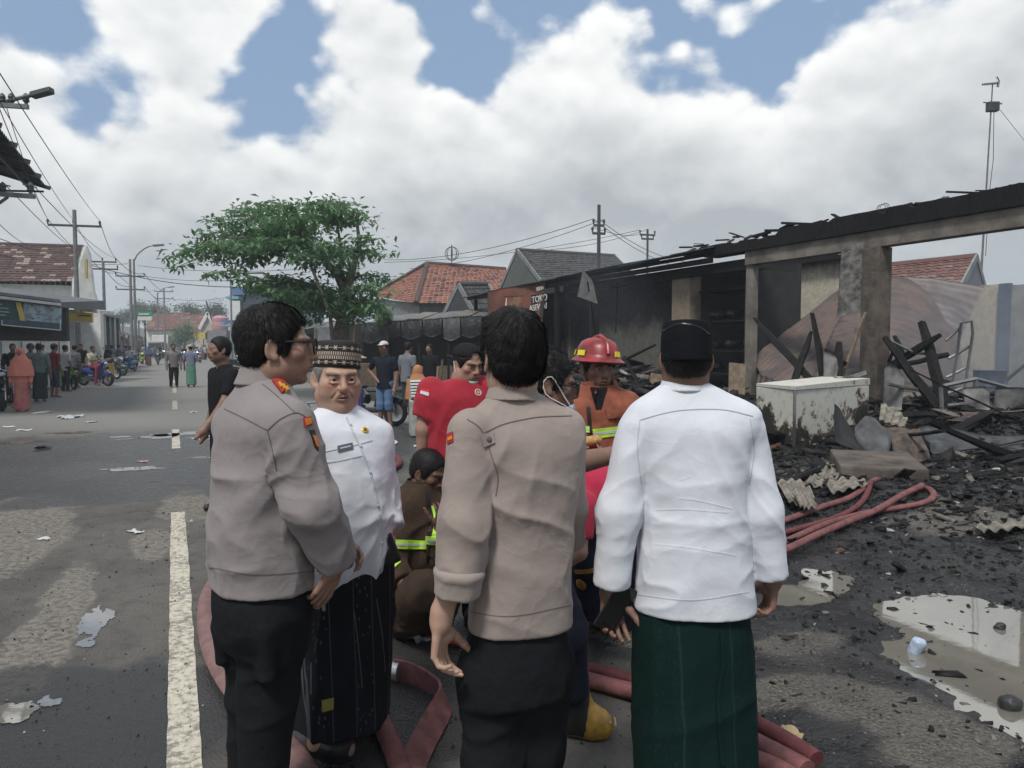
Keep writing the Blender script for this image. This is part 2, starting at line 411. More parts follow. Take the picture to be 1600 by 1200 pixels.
def seam(bvh,pix,w,name,m,parent,lift=.002,step=4,thick=.002):
 """narrow raised strip lying on a garment along a pixel path"""
 pts=[]
 if len(pix)>2:
  q=[np.array(v,float)for v in pix];q=[q[0]*2-q[1]]+q+[q[-1]*2-q[-2]]
  pix=[tuple(.5*(2*b+(c-a)*t+(2*a-5*b+4*c-d)*t*t+(3*b-a-3*c+d)*t**3))for a,b,c,d in zip(q,q[1:],q[2:],q[3:])for t in(0,.2,.4,.6,.8)]+[tuple(q[-2])]
 for(x0,y0),(x1,y1)in zip(pix[:-1],pix[1:]):
  n=max(1,int(math.hypot(x1-x0,y1-y0)/step))
  for i in range(n):pts.append((x0+(x1-x0)*i/n,y0+(y1-y0)*i/n))
 pts.append(pix[-1]);hs=[on_surf(bvh,*q)for q in pts];hs=[h for h in hs if h[0]is not None]
 if len(hs)<2:return None
 mb=MB();vs=[]
 for i,(p,n)in enumerate(hs):
  if i and(p-hs[i-1][0]).length>.08:continue
  d=(hs[min(i+1,len(hs)-1)][0]-hs[max(i-1,0)][0]).normalized();s_=d.cross(n).normalized()*w/2
  vs+=[p-s_+n*-.001,p-s_+n*lift,p+s_+n*lift,p+s_+n*-.001]
 n=len(vs)//4
 fs=[(i*4+k,i*4+k+1,i*4+5+k,i*4+4+k)for i in range(n-1)for k in range(3)]
 mb.add(vs,fs);return mb.obj(name,m,parent,smooth=False)
def patch(bvh,poly,name,m,parent,lift=.003,n=8,mif=None):
 """quad patch (4 pixel corners) conforming to a garment, with its own thickness"""
 a,b,c,d=[Vector((x,y))for x,y in poly];vs=[];ok=True
 for lf in(lift,-.002):
  for i in range(n+1):
   for j in range(n+1):
    u,v=i/n,j/n;q=a*(1-u)*(1-v)+b*u*(1-v)+c*u*v+d*(1-u)*v
    p,nn=on_surf(bvh,q.x,q.y)
    if p is None:p,nn=(vs[-1]if vs else None),Vector((0,-1,0));lf2=0
    else:lf2=lf
    if p is None:return None
    vs.append(Vector(p)+nn*lf2)
 N1=n+1;q=N1*N1
 fs=[(i*N1+j,(i+1)*N1+j,(i+1)*N1+j+1,i*N1+j+1)for i in range(n)for j in range(n)]
 for i in range(n):
  fs+=[(i*N1,(i+1)*N1,q+(i+1)*N1,q+i*N1),(i*N1+n,(i+1)*N1+n,q+(i+1)*N1+n,q+i*N1+n),(i,i+1,q+i+1,q+i),(n*N1+i,n*N1+i+1,q+n*N1+i+1,q+n*N1+i)]
 mb=MB();mb.add(vs,fs);return mb.obj(name,m,parent,smooth=False)
# SETTING
def vn_nodes(m):
 N,L,b=mnodes(m)
 def nn(t,**kw):
  n=N.new(t)
  for k,v in kw.items():setattr(n,k,v)
  return n
 def put(s,v):
  if isinstance(v,bpy.types.NodeSocket):L.new(v,s)
  else:s.default_value=v
 def mm(op,a,b_=0.0,c=0.0,clamp=False):
  n=nn('ShaderNodeMath',operation=op,use_clamp=clamp)
  for i,v in enumerate((a,b_,c)):put(n.inputs[i],v)
  return n.outputs[0]
 def noise(v,scale,detail=6,rough=.55,dist=0):
  n=nn('ShaderNodeTexNoise');L.new(v,n.inputs['Vector']);n.inputs['Scale'].default_value=scale;n.inputs['Detail'].default_value=detail;n.inputs['Roughness'].default_value=rough;n.inputs['Distortion'].default_value=dist;return n.outputs[0]
 def sst(x,a,b_,lo=0.,hi=1.):
  n=nn('ShaderNodeMapRange',interpolation_type='SMOOTHSTEP');put(n.inputs[0],x)
  for i,v in enumerate((a,b_,lo,hi)):n.inputs[i+1].default_value=v
  return n.outputs[0]
 def mix(f,a,c,bl='MIX'):
  n=nn('ShaderNodeMix',data_type='RGBA',blend_type=bl);put(n.inputs[0],f)
  for s_,v in((n.inputs[6],a),(n.inputs[7],c)):
   if isinstance(v,bpy.types.NodeSocket):L.new(v,s_)
   else:s_.default_value=tuple(v)+(1,)if len(v)==3 else v
  return n.outputs[2]
 tc=nn('ShaderNodeTexCoord');ob=tc.outputs['Object']
 return N,L,b,nn,mm,noise,sst,mix,ob,put
def blob_mask(mm,noise,nn,L,put,ob,blobs,ns=3.0,na=.6):
 """soft-edged stain patches on the ground: (x, y, radius along road, radius across)"""
 n=noise(ob,ns,6,.6);tot=None
 for c,ra,rb in blobs:
  mp=nn('ShaderNodeMapping',vector_type='TEXTURE');L.new(ob,mp.inputs[0]);mp.inputs['Location'].default_value=(c.x,c.y,0);mp.inputs['Rotation'].default_value=(0,0,RROT);mp.inputs['Scale'].default_value=(rb,ra,1000)
  ln=nn('ShaderNodeVectorMath',operation='LENGTH');L.new(mp.outputs[0],ln.inputs[0])
  d=mm('ADD',ln.outputs['Value'],mm('MULTIPLY',mm('SUBTRACT',n,.5),na*2.4))
  tot=d if tot is None else mm('MINIMUM',tot,d)
 return tot
def asphalt_mat():
 m=mat('road_asphalt',(.06,.06,.06),bump=0);N,L,b,nn,mm,noise,sst,mix,ob,put=vn_nodes(m)
 big=noise(ob,.55,5,.6);fine=noise(ob,95,3,.7);mid=noise(ob,6,6,.65);sp=nn('ShaderNodeTexVoronoi');L.new(ob,sp.inputs[0]);sp.inputs['Scale'].default_value=75
 col=mix(sst(big,.35,.68),(.066,.062,.056),(.118,.110,.098))
 col=mix(sst(mid,.45,.75,0,.5),col,(.030,.030,.030))
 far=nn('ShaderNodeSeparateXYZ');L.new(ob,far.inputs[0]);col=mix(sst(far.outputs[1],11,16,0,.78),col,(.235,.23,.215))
 grit=sst(sp.outputs['Distance'],.10,.30);rnd=nn('ShaderNodeSeparateColor');L.new(sp.outputs['Color'],rnd.inputs[0])
 col=mix(mm('MULTIPLY',mm('SUBTRACT',1,grit),mm('GREATER_THAN',rnd.outputs[0],.82)),col,(.19,.18,.165))
 dust=blob_mask(mm,noise,nn,L,put,ob,[(G(45,835),1.5,.36),(G(100,945),1.15,.17),(G(60,990),.55,.16),(G(45,1030),.5,.2),(G(130,735),.9,.5),(G(35,800),1.0,.5),(G(90,640),1.6,1.4),(G(290,790),1.0,.3),(G(600,780),1.2,.5),(G(240,850),.6,.2)],2.2,.55)
 dn=noise(ob,22,5,.7);dmask=mm('MULTIPLY',sst(dust,.98,.74),sst(dn,.40,.58,.12,1));col=mix(mm('MULTIPLY',dmask,.9),col,(.215,.195,.165))
 wet=blob_mask(mm,noise,nn,L,put,ob,[(G(215,707),2.9,7.5),(G(60,745),1.6,1.6),(G(430,730),1.8,2),(G(160,770),.8,1.0),(G(640,1110),.55,.6),(G(200,1120),.7,.5),(G(20,1130),.7,.5),(G(470,1060),.6,.4),(G(760,960),1.0,1.0)],1.7,.6)
 wm=sst(wet,1.04,.80);col=mix(mm('MULTIPLY',wm,.78),col,(.026,.026,.027))
 L.new(col,b.inputs['Base Color']);r=sst(wm,0,1,.82,.30);L.new(mm('ADD',r,mm('MULTIPLY',mm('SUBTRACT',mid,.5),.35)),b.inputs['Roughness'])
 bp=nn('ShaderNodeBump');bp.inputs['Strength'].default_value=.55;bp.inputs['Distance'].default_value=.012
 L.new(mm('ADD',mm('ADD',fine,mm('MULTIPLY',mid,1.1)),mm('MULTIPLY',sp.outputs['Distance'],.8)),bp.inputs['Height']);L.new(bp.outputs[0],b.inputs['Normal']);b.inputs['Specular IOR Level'].default_value=.4
 return m
def yard_mat():
 m=mat('burnt_wet_soil',(.03,.03,.03),bump=0);N,L,b,nn,mm,noise,sst,mix,ob,put=vn_nodes(m)
 big=noise(ob,.9,5,.6,.4);mid=noise(ob,5.5,7,.65);fine=noise(ob,60,4,.7);sp=nn('ShaderNodeTexVoronoi');L.new(ob,sp.inputs[0]);sp.inputs['Scale'].default_value=48
 col=mix(sst(mid,.40,.66),(.005,.005,.006),(.019,.018,.017));pat=blob_mask(mm,noise,nn,L,put,ob,[(G(1250,1015),.16,.30),(G(1235,1095),.16,.34),(G(1330,1115),.18,.28),(G(1480,1180),.2,.4),(G(920,1130),.6,.4),(G(960,1010),.4,.4),(G(1420,1140),.3,.3),(G(1500,830),.5,.6)],2.6,.5);col=mix(mm('MULTIPLY',sst(pat,1.05,.7),sst(fine,.35,.6,.3,1)),col,(.125,.112,.092));col=mix(sst(big,.54,.68,0,.5),col,(.055,.050,.045))
 rnd=nn('ShaderNodeSeparateColor');L.new(sp.outputs['Color'],rnd.inputs[0]);col=mix(mm('MULTIPLY',sst(sp.outputs['Distance'],.32,.12),mm('GREATER_THAN',rnd.outputs[0],.84)),col,(.20,.19,.17))
 L.new(col,b.inputs['Base Color']);L.new(mm('ADD',sst(mid,.36,.70,.12,.6),mm('MULTIPLY',mm('SUBTRACT',fine,.5),.2)),b.inputs['Roughness'])
 bp=nn('ShaderNodeBump');bp.inputs['Strength'].default_value=.8;bp.inputs['Distance'].default_value=.025
 L.new(mm('ADD',mm('MULTIPLY',fine,.7),mm('ADD',mid,mm('MULTIPLY',sp.outputs['Distance'],.5))),bp.inputs['Height']);L.new(bp.outputs[0],b.inputs['Normal'])
 return m
def soot_wall(name,col,z0,z1,dark=(.012,.012,.013),scale=1.2,amt=1.0):
 """plaster wall with smoke stain above z0..z1"""
 m=mat(name,col,bump=0);N,L,b,nn,mm,noise,sst,mix,ob,put=vn_nodes(m)
 g=nn('ShaderNodeNewGeometry');s_=nn('ShaderNodeSeparateXYZ');L.new(g.outputs['Position'],s_.inputs[0]);ps=g.outputs['Position']
 n=noise(ps,scale,7,.65);n2=noise(ps,6,6,.7);n3=noise(ps,30,4,.6)
 base=mix(sst(n2,.35,.7),tuple(k*.72 for k in col),col)
 z=mm('ADD',s_.outputs[2],mm('MULTIPLY',mm('SUBTRACT',n,.5),1.3));k=mm('MULTIPLY',sst(z,z0,z1),amt)
 dk=mix(sst(n2,.45,.7),dark,tuple(d*3.2 for d in dark));L.new(mix(k,base,dk),b.inputs['Base Color']);b.inputs['Roughness'].default_value=.9;b.inputs['Specular IOR Level'].default_value=.2
 bp=nn('ShaderNodeBump');bp.inputs['Strength'].default_value=.4;bp.inputs['Distance'].default_value=.015;L.new(mm('ADD',n2,mm('MULTIPLY',n3,.5)),bp.inputs['Height']);L.new(bp.outputs[0],b.inputs['Normal'])
 return m
def tile_mat(name,c1,c2,c3,dirt=.5):
 m=mat(name,c1,bump=0);N,L,b,nn,mm,noise,sst,mix,ob,put=vn_nodes(m)
 g=nn('ShaderNodeNewGeometry');r=g.outputs['Random Per Island'];col=mix(sst(r,.1,.75),c1,c2);col=mix(mm('GREATER_THAN',r,.86),col,c3)
 n=noise(ob,1.2,6,.65);col=mix(mm('MULTIPLY',sst(n,.45,.7),dirt),col,(.03,.026,.024));L.new(col,b.inputs['Base Color']);b.inputs['Roughness'].default_value=.85;return m
M_charwood=mat('charred_wood',(.014,.013,.013),rough=.8,spec=.2,var=.6,vs=14,bump=.9,bs=30,bd=.02,stretch=(1,1,.4))
M_ash=mat('grey_ash',(.13,.13,.125),rough=.95,var=.6,vs=8,bump=.8,bs=30)
M_concrete=mat('sooty_concrete',(.21,.185,.16),rough=.9,var=.55,vs=2.4,bump=.4,bs=18,bd=.02)
M_concreted=mat('burnt_concrete',(.135,.11,.09),rough=.9,var=.7,vs=3.0,bump=.5,bs=18,bd=.02)
M_plastered=mat('peeling_plaster',(.20,.175,.15),rough=.9,var=.8,vs=7,bump=.6,bs=25,bd=.02)
M_rust=mat('rusty_zinc',(.145,.100,.082),rough=.7,var=.55,vs=2.6,bump=.5,bs=22,col2=(.075,.062,.060),metal=.15)
M_zinc=mat('grey_zinc',(.20,.205,.205),rough=.6,var=.5,vs=2.5,bump=.3,bs=20,metal=.25)
M_darkzinc=mat('sooty_zinc',(.046,.046,.046),rough=.65,var=.5,vs=3,bump=.3,bs=20,metal=.2)
M_asbestos=mat('weathered_fibre_cement',(.27,.245,.20),rough=.92,var=.6,vs=9,bump=.5,bs=40)
M_cream=mat('cream_wall',(.50,.46,.38),rough=.9,var=.25,vs=3,bump=.2)
M_whitewall=mat('white_wall',(.76,.77,.73),rough=.9,var=.25,vs=2,bump=.2)
M_greywall=mat('grey_wall',(.24,.25,.25),rough=.9,var=.35,vs=2,bump=.2)
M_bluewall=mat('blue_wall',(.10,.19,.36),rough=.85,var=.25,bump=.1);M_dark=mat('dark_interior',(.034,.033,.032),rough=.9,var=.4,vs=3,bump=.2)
M_tarp=mat('black_tarpaulin',(.030,.032,.035),rough=.5,var=.45,vs=3,bump=.8,bs=9,bd=.05)
M_wood=mat('weathered_wood',(.16,.12,.085),rough=.85,var=.5,vs=10,bump=.4);M_steel=mat('galvanised_steel',(.22,.23,.23),rough=.5,var=.3,metal=.5,bump=.05)
M_darksteel=mat('dark_steel',(.05,.055,.06),rough=.5,var=.3,bump=.05);M_wire=mat('wire_black',(.02,.02,.022),rough=.6,bump=0)
M_whitepaint=mat('white_paint',(.68,.68,.65),rough=.6,var=.2,bump=.05);M_yellowsign=mat('yellow_sign_face',(.62,.48,.09),rough=.5,var=.15,bump=0)
T_orange=tile_mat('orange_roof_tile',(.235,.085,.055),(.30,.135,.09),(.10,.055,.045));T_brown=tile_mat('brown_roof_tile',(.105,.060,.052),(.075,.048,.045),(.28,.22,.18),.3)
T_dark=tile_mat('dark_roof_tile',(.050,.052,.052),(.070,.072,.070),(.03,.03,.03),.4);T_red=tile_mat('red_roof_tile',(.165,.068,.052),(.125,.062,.052),(.20,.12,.09),.5)
# ground, road, burnt yard
mb=MB();mb.add([(-900,-120,-.05),(900,-120,-.05),(900,1600,-.05),(-900,1600,-.05)],[(0,1,2,3)])
tag(mb.obj('ground',mat('dry_earth',(.12,.105,.085),rough=.95,var=.4,vs=.3,bump=.5,bs=6)),kind='structure')
def strip(name,s0,s1,t0,t1,z,m,n=1):
 mb=MB()
 for i in range(n):
  a,b=s0+(s1-s0)*i/n,s0+(s1-s0)*(i+1)/n
  mb.add([RD(a,t0,z),RD(a,t1,z),RD(b,t1,z),RD(b,t0,z)],[(0,1,2,3)])
 return mb.obj(name,m)
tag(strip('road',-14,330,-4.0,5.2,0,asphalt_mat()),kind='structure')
tag(strip('verge',-14,330,-12,-4.0,-.02,mat('dusty_verge',(.15,.135,.115),rough=.95,var=.45,vs=1.2,bump=.5,bs=14)),kind='structure')
tag(strip('pavement',26,330,5.2,9.0,-.012,mat('dusty_pavement',(.12,.115,.105),rough=.95,var=.45,vs=1.2,bump=.5,bs=14)),kind='structure')
def line_mat():
 m=mat('worn_line_paint',(.50,.47,.38),bump=0);N,L,b,nn,mm,noise,sst,mix,ob,put=vn_nodes(m)
 n=noise(ob,26,6,.7);n2=noise(ob,3,4,.6);k=sst(mm('ADD',n,mm('MULTIPLY',n2,.35)),.62,.80);L.new(mix(sst(n,.35,.6,.0,.45),mix(k,(.56,.52,.42),(.12,.11,.10)),(.36,.33,.27)),b.inputs['Base Color']);b.inputs['Roughness'].default_value=.8
 bp=nn('ShaderNodeBump');bp.inputs['Strength'].default_value=.5;bp.inputs['Distance'].default_value=.01;L.new(noise(ob,95,3,.7),bp.inputs['Height']);L.new(bp.outputs[0],b.inputs['Normal']);return m
q=G(288,1150);tl=q.x*CT+q.y*ST
for a,b in[(-2,7.75),(12.6,15.5),(20.4,23.6),(27.6,30.6),(35,38),(42,45),(50,53),(58,61),(66,69),(74,77)]:
 r=random.Random(int(a*10));mb=MB();n=max(2,int((b-a)/.12));vs=[]
 for i in range(n+1):
  s_=a+(b-a)*i/n;vs+=[RD(s_,tl-.062+r.uniform(-.004,.004),.004),RD(s_,tl+.062+r.uniform(-.004,.004),.004)]
 mb.add(vs,[(2*i,2*i+1,2*i+3,2*i+2)for i in range(n)]);o=mb.obj('road_marking',line_mat());tag(o,kind='structure');o['group']='white centre line dashes'
def poly_sd(X,Y,poly):
 p=np.stack([X,Y],-1);d=np.full(X.shape,1e9);ins=np.zeros(X.shape,bool);n=len(poly)
 for i in range(n):
  a=np.array(poly[i][:2],float);b=np.array(poly[(i+1)%n][:2],float);ab=b-a;t=np.clip(((p-a)@ab)/(ab@ab),0,1)
  d=np.minimum(d,np.linalg.norm(p-a-t[...,None]*ab,axis=-1));c=((a[1]>p[...,1])!=(b[1]>p[...,1]))&(p[...,0]<(b[0]-a[0])*(p[...,1]-a[1])/(b[1]-a[1]+1e-12)+a[0]);ins^=c
 return np.where(ins,-d,d)
YB=[G(*q)for q in[(1010,1330),(985,1200),(945,1080),(900,1000),(905,900),(870,820),(820,760),(770,715),(740,680),(720,655),(700,632)]]
YARD=[tuple(v[:2])for v in YB]+[tuple(RD(26,8)[:2]),tuple(RD(26,20)[:2]),tuple(RD(-4,20)[:2]),tuple(RD(-4,3)[:2])]
PUD=[[tuple(G(*q)[:2])for q in pl]for pl in([(1372,940),(1430,926),(1520,936),(1600,965),(1750,1000),(1850,1100),(1700,1180),(1600,1190),(1540,1140),(1490,1085),(1430,1062),(1385,1010)],[(1195,925),(1255,893),(1330,905),(1345,928),(1265,950),(1205,950)])]
MOUND=[(P(1300,650,12.6),2.6,.20),(P(1480,650,12.5),2.8,.16),(P(1600,650,11.8),2.6,.12),(P(1010,610,19.5),2.2,.75),(P(900,610,22),2.4,.6),(P(1120,640,15.5),1.6,.45),(RD(8,13.5),2.4,.45),(G(1560,800),1.6,.10),(G(1420,790),.9,.08),(G(1300,750),.8,.08)]
def yard_h(X,Y):
 sd=poly_sd(X,Y,YARD);P3=np.stack([X,Y,np.zeros_like(X)],-1);far=sstep(np.hypot(X,Y),5.0,9.0)
 h=-.035+.075*sstep(-sd+fbm(P3*2.2,4)*.9,-.05,.55)+fbm(P3*1.3,4)*.055*(.6+far)+fbm(P3*6.0+9,4)*(.022+.05*far)+np.abs(fbm(P3*17+3,3))*(.012+.035*far)
 for c,r,a in MOUND:h=h+a*np.exp(-((X-c.x)**2+(Y-c.y)**2)/(r*r))*(.8+.9*np.abs(fbm(P3*2.6+5,3)))
 d=np.minimum(poly_sd(X,Y,PUD[0]),poly_sd(X,Y,PUD[1]))+fbm(P3*3.2+2,4)*.34+fbm(P3*11+4,3)*.16
 k=sstep(-d,-.16,.20);h=h*(1-k)+k*(-.018+fbm(P3*9,3)*.07);h=h-.0
 return np.where(sd>.9,-.08,h)
def yard():
 st=.042;S_=np.arange(-2.5,14.5,st);T_=np.arange(.2,12.6,st);SS,TT=np.meshgrid(S_,T_,indexing='ij')
 X=-SS*ST+TT*CT;Y=SS*CT+TT*ST;H=yard_h(X,Y);V=np.stack([X,Y,H],-1).reshape(-1,3);n,m=SS.shape
 i=(np.arange(n-1)[:,None]*m+np.arange(m-1)).ravel();Q=np.stack([i,i+m,i+m+1,i+1],1);keep=(V[Q,2].max(1)>-.045);tag(link('burnt_yard',arr_mesh('burnt_yard',V,[Q[keep]],yard_mat())),kind='structure')
 st=.11;S_=np.arange(-4,27,st);T_=np.arange(2,21,st);SS,TT=np.meshgrid(S_,T_,indexing='ij');X=-SS*ST+TT*CT;Y=SS*CT+TT*ST;H=yard_h(X,Y)
 inn=(SS>-2.3)&(SS<14.3)&(TT>.4)&(TT<12.4);H=np.where(inn,H-.25,H);V=np.stack([X,Y,H],-1).reshape(-1,3);n,m=SS.shape
 i=(np.arange(n-1)[:,None]*m+np.arange(m-1)).ravel();Q=np.stack([i,i+m,i+m+1,i+1],1);keep=(V[Q,2].max(1)>-.045);tag(link('burnt_ground',arr_mesh('burnt_ground',V,[Q[keep]],yard_mat())),kind='structure')
yard()
M_water=mat('muddy_water',(.19,.178,.15),rough=.035,var=.2,vs=2,bump=.05,bs=12,bd=.004,spec=1.0);M_water.node_tree.nodes['Principled BSDF'].inputs['IOR'].default_value=2.1
for pl in PUD:
 c=np.mean(np.array(pl),0);mb=MB();mb.add([tuple(c+(np.array(q)-c)*1.28)+(.0115,)for q in pl],[tuple(range(len(pl)))]);o=mb.obj('puddle_water',M_water);tag(o,kind='structure')
def puddle(px,py,la,wa,seed,z=.004,thr=.42):
 c=G(px,py);st=max(.008,min(la,wa)/22);u=np.arange(-wa*1.3,wa*1.3,st);v=np.arange(-la*1.3,la*1.3,st);U,W=np.meshgrid(u,v,indexing='ij');q=np.stack([U/wa*1.6+seed*7,W/la*1.6,U*0],-1)
 f=1-np.sqrt((U/wa)**2+(W/la)**2)+fbm(q*1.3,5)*1.9+fbm(q*9,2)*.25;X=c.x+U*math.cos(RROT)-W*math.sin(RROT);Y=c.y+U*math.sin(RROT)+W*math.cos(RROT);n,m=U.shape;i=(np.arange(n-1)[:,None]*m+np.arange(m-1)).ravel();Q=np.stack([i,i+m,i+m+1,i+1],1);ok=f.ravel()[Q].mean(1)>thr
 V=np.stack([X.ravel(),Y.ravel(),np.full(X.size,z)],1);us=np.unique(Q[ok]);mp=np.zeros(len(V),int);mp[us]=np.arange(len(us));tag(link('puddle_water',arr_mesh('puddle_water',V[us],[mp[Q[ok]]],M_water)),kind='structure')
for i,q in enumerate([(150,975,.34,.13),(28,1118,.24,.16),(228,683,.5,.75),(290,678,.5,.7),(205,733,.25,.5),(15,692,.3,.6),(330,684,.3,.5),(120,676,.2,.6),(80,1100,.10,.10),(330,715,.2,.4)]):puddle(*q,seed=i)
# generic building pieces
def tile_roof(name,a,b,c,d,m,parent,tile=.26,lift=.035):
 """pantiled slope: a-b eave, d-c ridge"""
 a,b,c,d=[Vector(v)for v in(a,b,c,d)];nr=max(2,int((d-a).length/(tile*1.15)));W=(b-a).length;nc=max(2,int(W/tile));nrm=(b-a).cross(d-a).normalized();nrm=nrm if nrm.z>0 else-nrm;vs=[];fs=[];r=random.Random(nr*nc)
 for i in range(nr):
  l0,r0=a.lerp(d,i/nr),b.lerp(c,i/nr);l1,r1=a.lerp(d,(i+1.12)/nr),b.lerp(c,(i+1.12)/nr);n_=max(1,int((r0-l0).length/tile))
  for j in range(n_):
   k=len(vs);h=lift*r.uniform(.75,1.3)
   p0,p1,q0,q1=l0.lerp(r0,j/n_),l0.lerp(r0,(j+.97)/n_),l1.lerp(r1,j/n_),l1.lerp(r1,(j+.97)/n_);pm,qm=(p0+p1)/2,(q0+q1)/2
   vs+=[p0+nrm*h*.5,pm+nrm*h*1.5,p1+nrm*h*.5,q0,qm+nrm*h*.4,q1,p0,p1];fs+=[(k,k+1,k+4,k+3),(k+1,k+2,k+5,k+4),(k+6,k+7,k+2,k+1),(k+6,k+1,k)]
 mb=MB();mb.add(vs,fs);o=mb.obj(name,m,parent)
 o['kind']='stuff'
 return o
def sheet(name,ctrl,m,parent=None,waves=10,amp=.02,nu=None,nv=12,along='v',jag=0.0,seed=0):
 """corrugated metal sheet through a grid of control points ctrl[row v][col u]; ridges run along v (or u)"""
 C=np.array([[list(p)for p in row]for row in ctrl],float);nr,ncl=C.shape[:2];nu=nu or waves*4
 def interp(C,t,ax):
  n=C.shape[ax]
  if n==2:f=t*1.0;i=np.zeros(len(t),int)
  else:x=t*(n-1);i=np.clip(x.astype(int),0,n-2);f=x-i
  g=lambda k:np.take(C,np.clip(k,0,n-1),ax);sh=[1]*C.ndim;sh[ax]=len(t);f=f.reshape(sh)
  p0,p1,p2,p3=g(i-1),g(i),g(i+1),g(i+2)
  return .5*(2*p1+(p2-p0)*f+(2*p0-5*p1+4*p2-p3)*f**2+(3*p1-p0-3*p2+p3)*f**3)if n>2 else p1*(1-f)+p2*f
 if along=='u':nu,nv=nv,nu
 u=np.linspace(0,1,nu+1);v=np.linspace(0,1,nv+1);Pm=interp(interp(C,v,0),u,1)
 du=np.gradient(Pm,axis=1);dv=np.gradient(Pm,axis=0);N_=np.cross(du,dv);N_/=np.linalg.norm(N_,axis=-1,keepdims=True)+1e-9
 ph=(u[None,:]if along=='v' else v[:,None])*waves*2*np.pi;r=np.random.default_rng(seed)
 off=np.sin(ph)*amp+fbm(Pm*1.7+seed,3)*jag;Pm=Pm+N_*(off*np.ones((nv+1,nu+1)))[...,None]
 n,w=nv+1,nu+1;V=Pm.reshape(-1,3);V2=V-N_.reshape(-1,3)*.004;i=(np.arange(n-1)[:,None]*w+np.arange(w-1)).ravel();Q=np.stack([i,i+1,i+w+1,i+w],1)
 e=[]
 for k in range(w-1):e+=[(k,k+1),((n-1)*w+k+1,(n-1)*w+k)]
 for k in range(n-1):e+=[((k+1)*w,k*w),(k*w+w-1,(k+1)*w+w-1)]
 e=np.array(e);nn_=n*w;E_=np.stack([e[:,0],e[:,1],e[:,1]+nn_,e[:,0]+nn_],1)
 return link(name,arr_mesh(name,np.concatenate([V,V2]),[np.concatenate([Q,Q[:,::-1]+nn_,E_])],m,True),parent)
def rbox(mb,s0,s1,t0,t1,z0,z1):
 return mb.hexa([RD(s0,t0,z0),RD(s0,t1,z0),RD(s1,t1,z0),RD(s1,t0,z0),RD(s0,t0,z1),RD(s0,t1,z1),RD(s1,t1,z1),RD(s1,t0,z1)])
def base_thing(name,label,cat,v,group=None):return thing(name,label,cat,(v[0],v[1],0),0,group)
def st_of(px,t):
 Y=T_at(px,t);X=(px-800)/F*Y;return-X*ST+Y*CT,Y
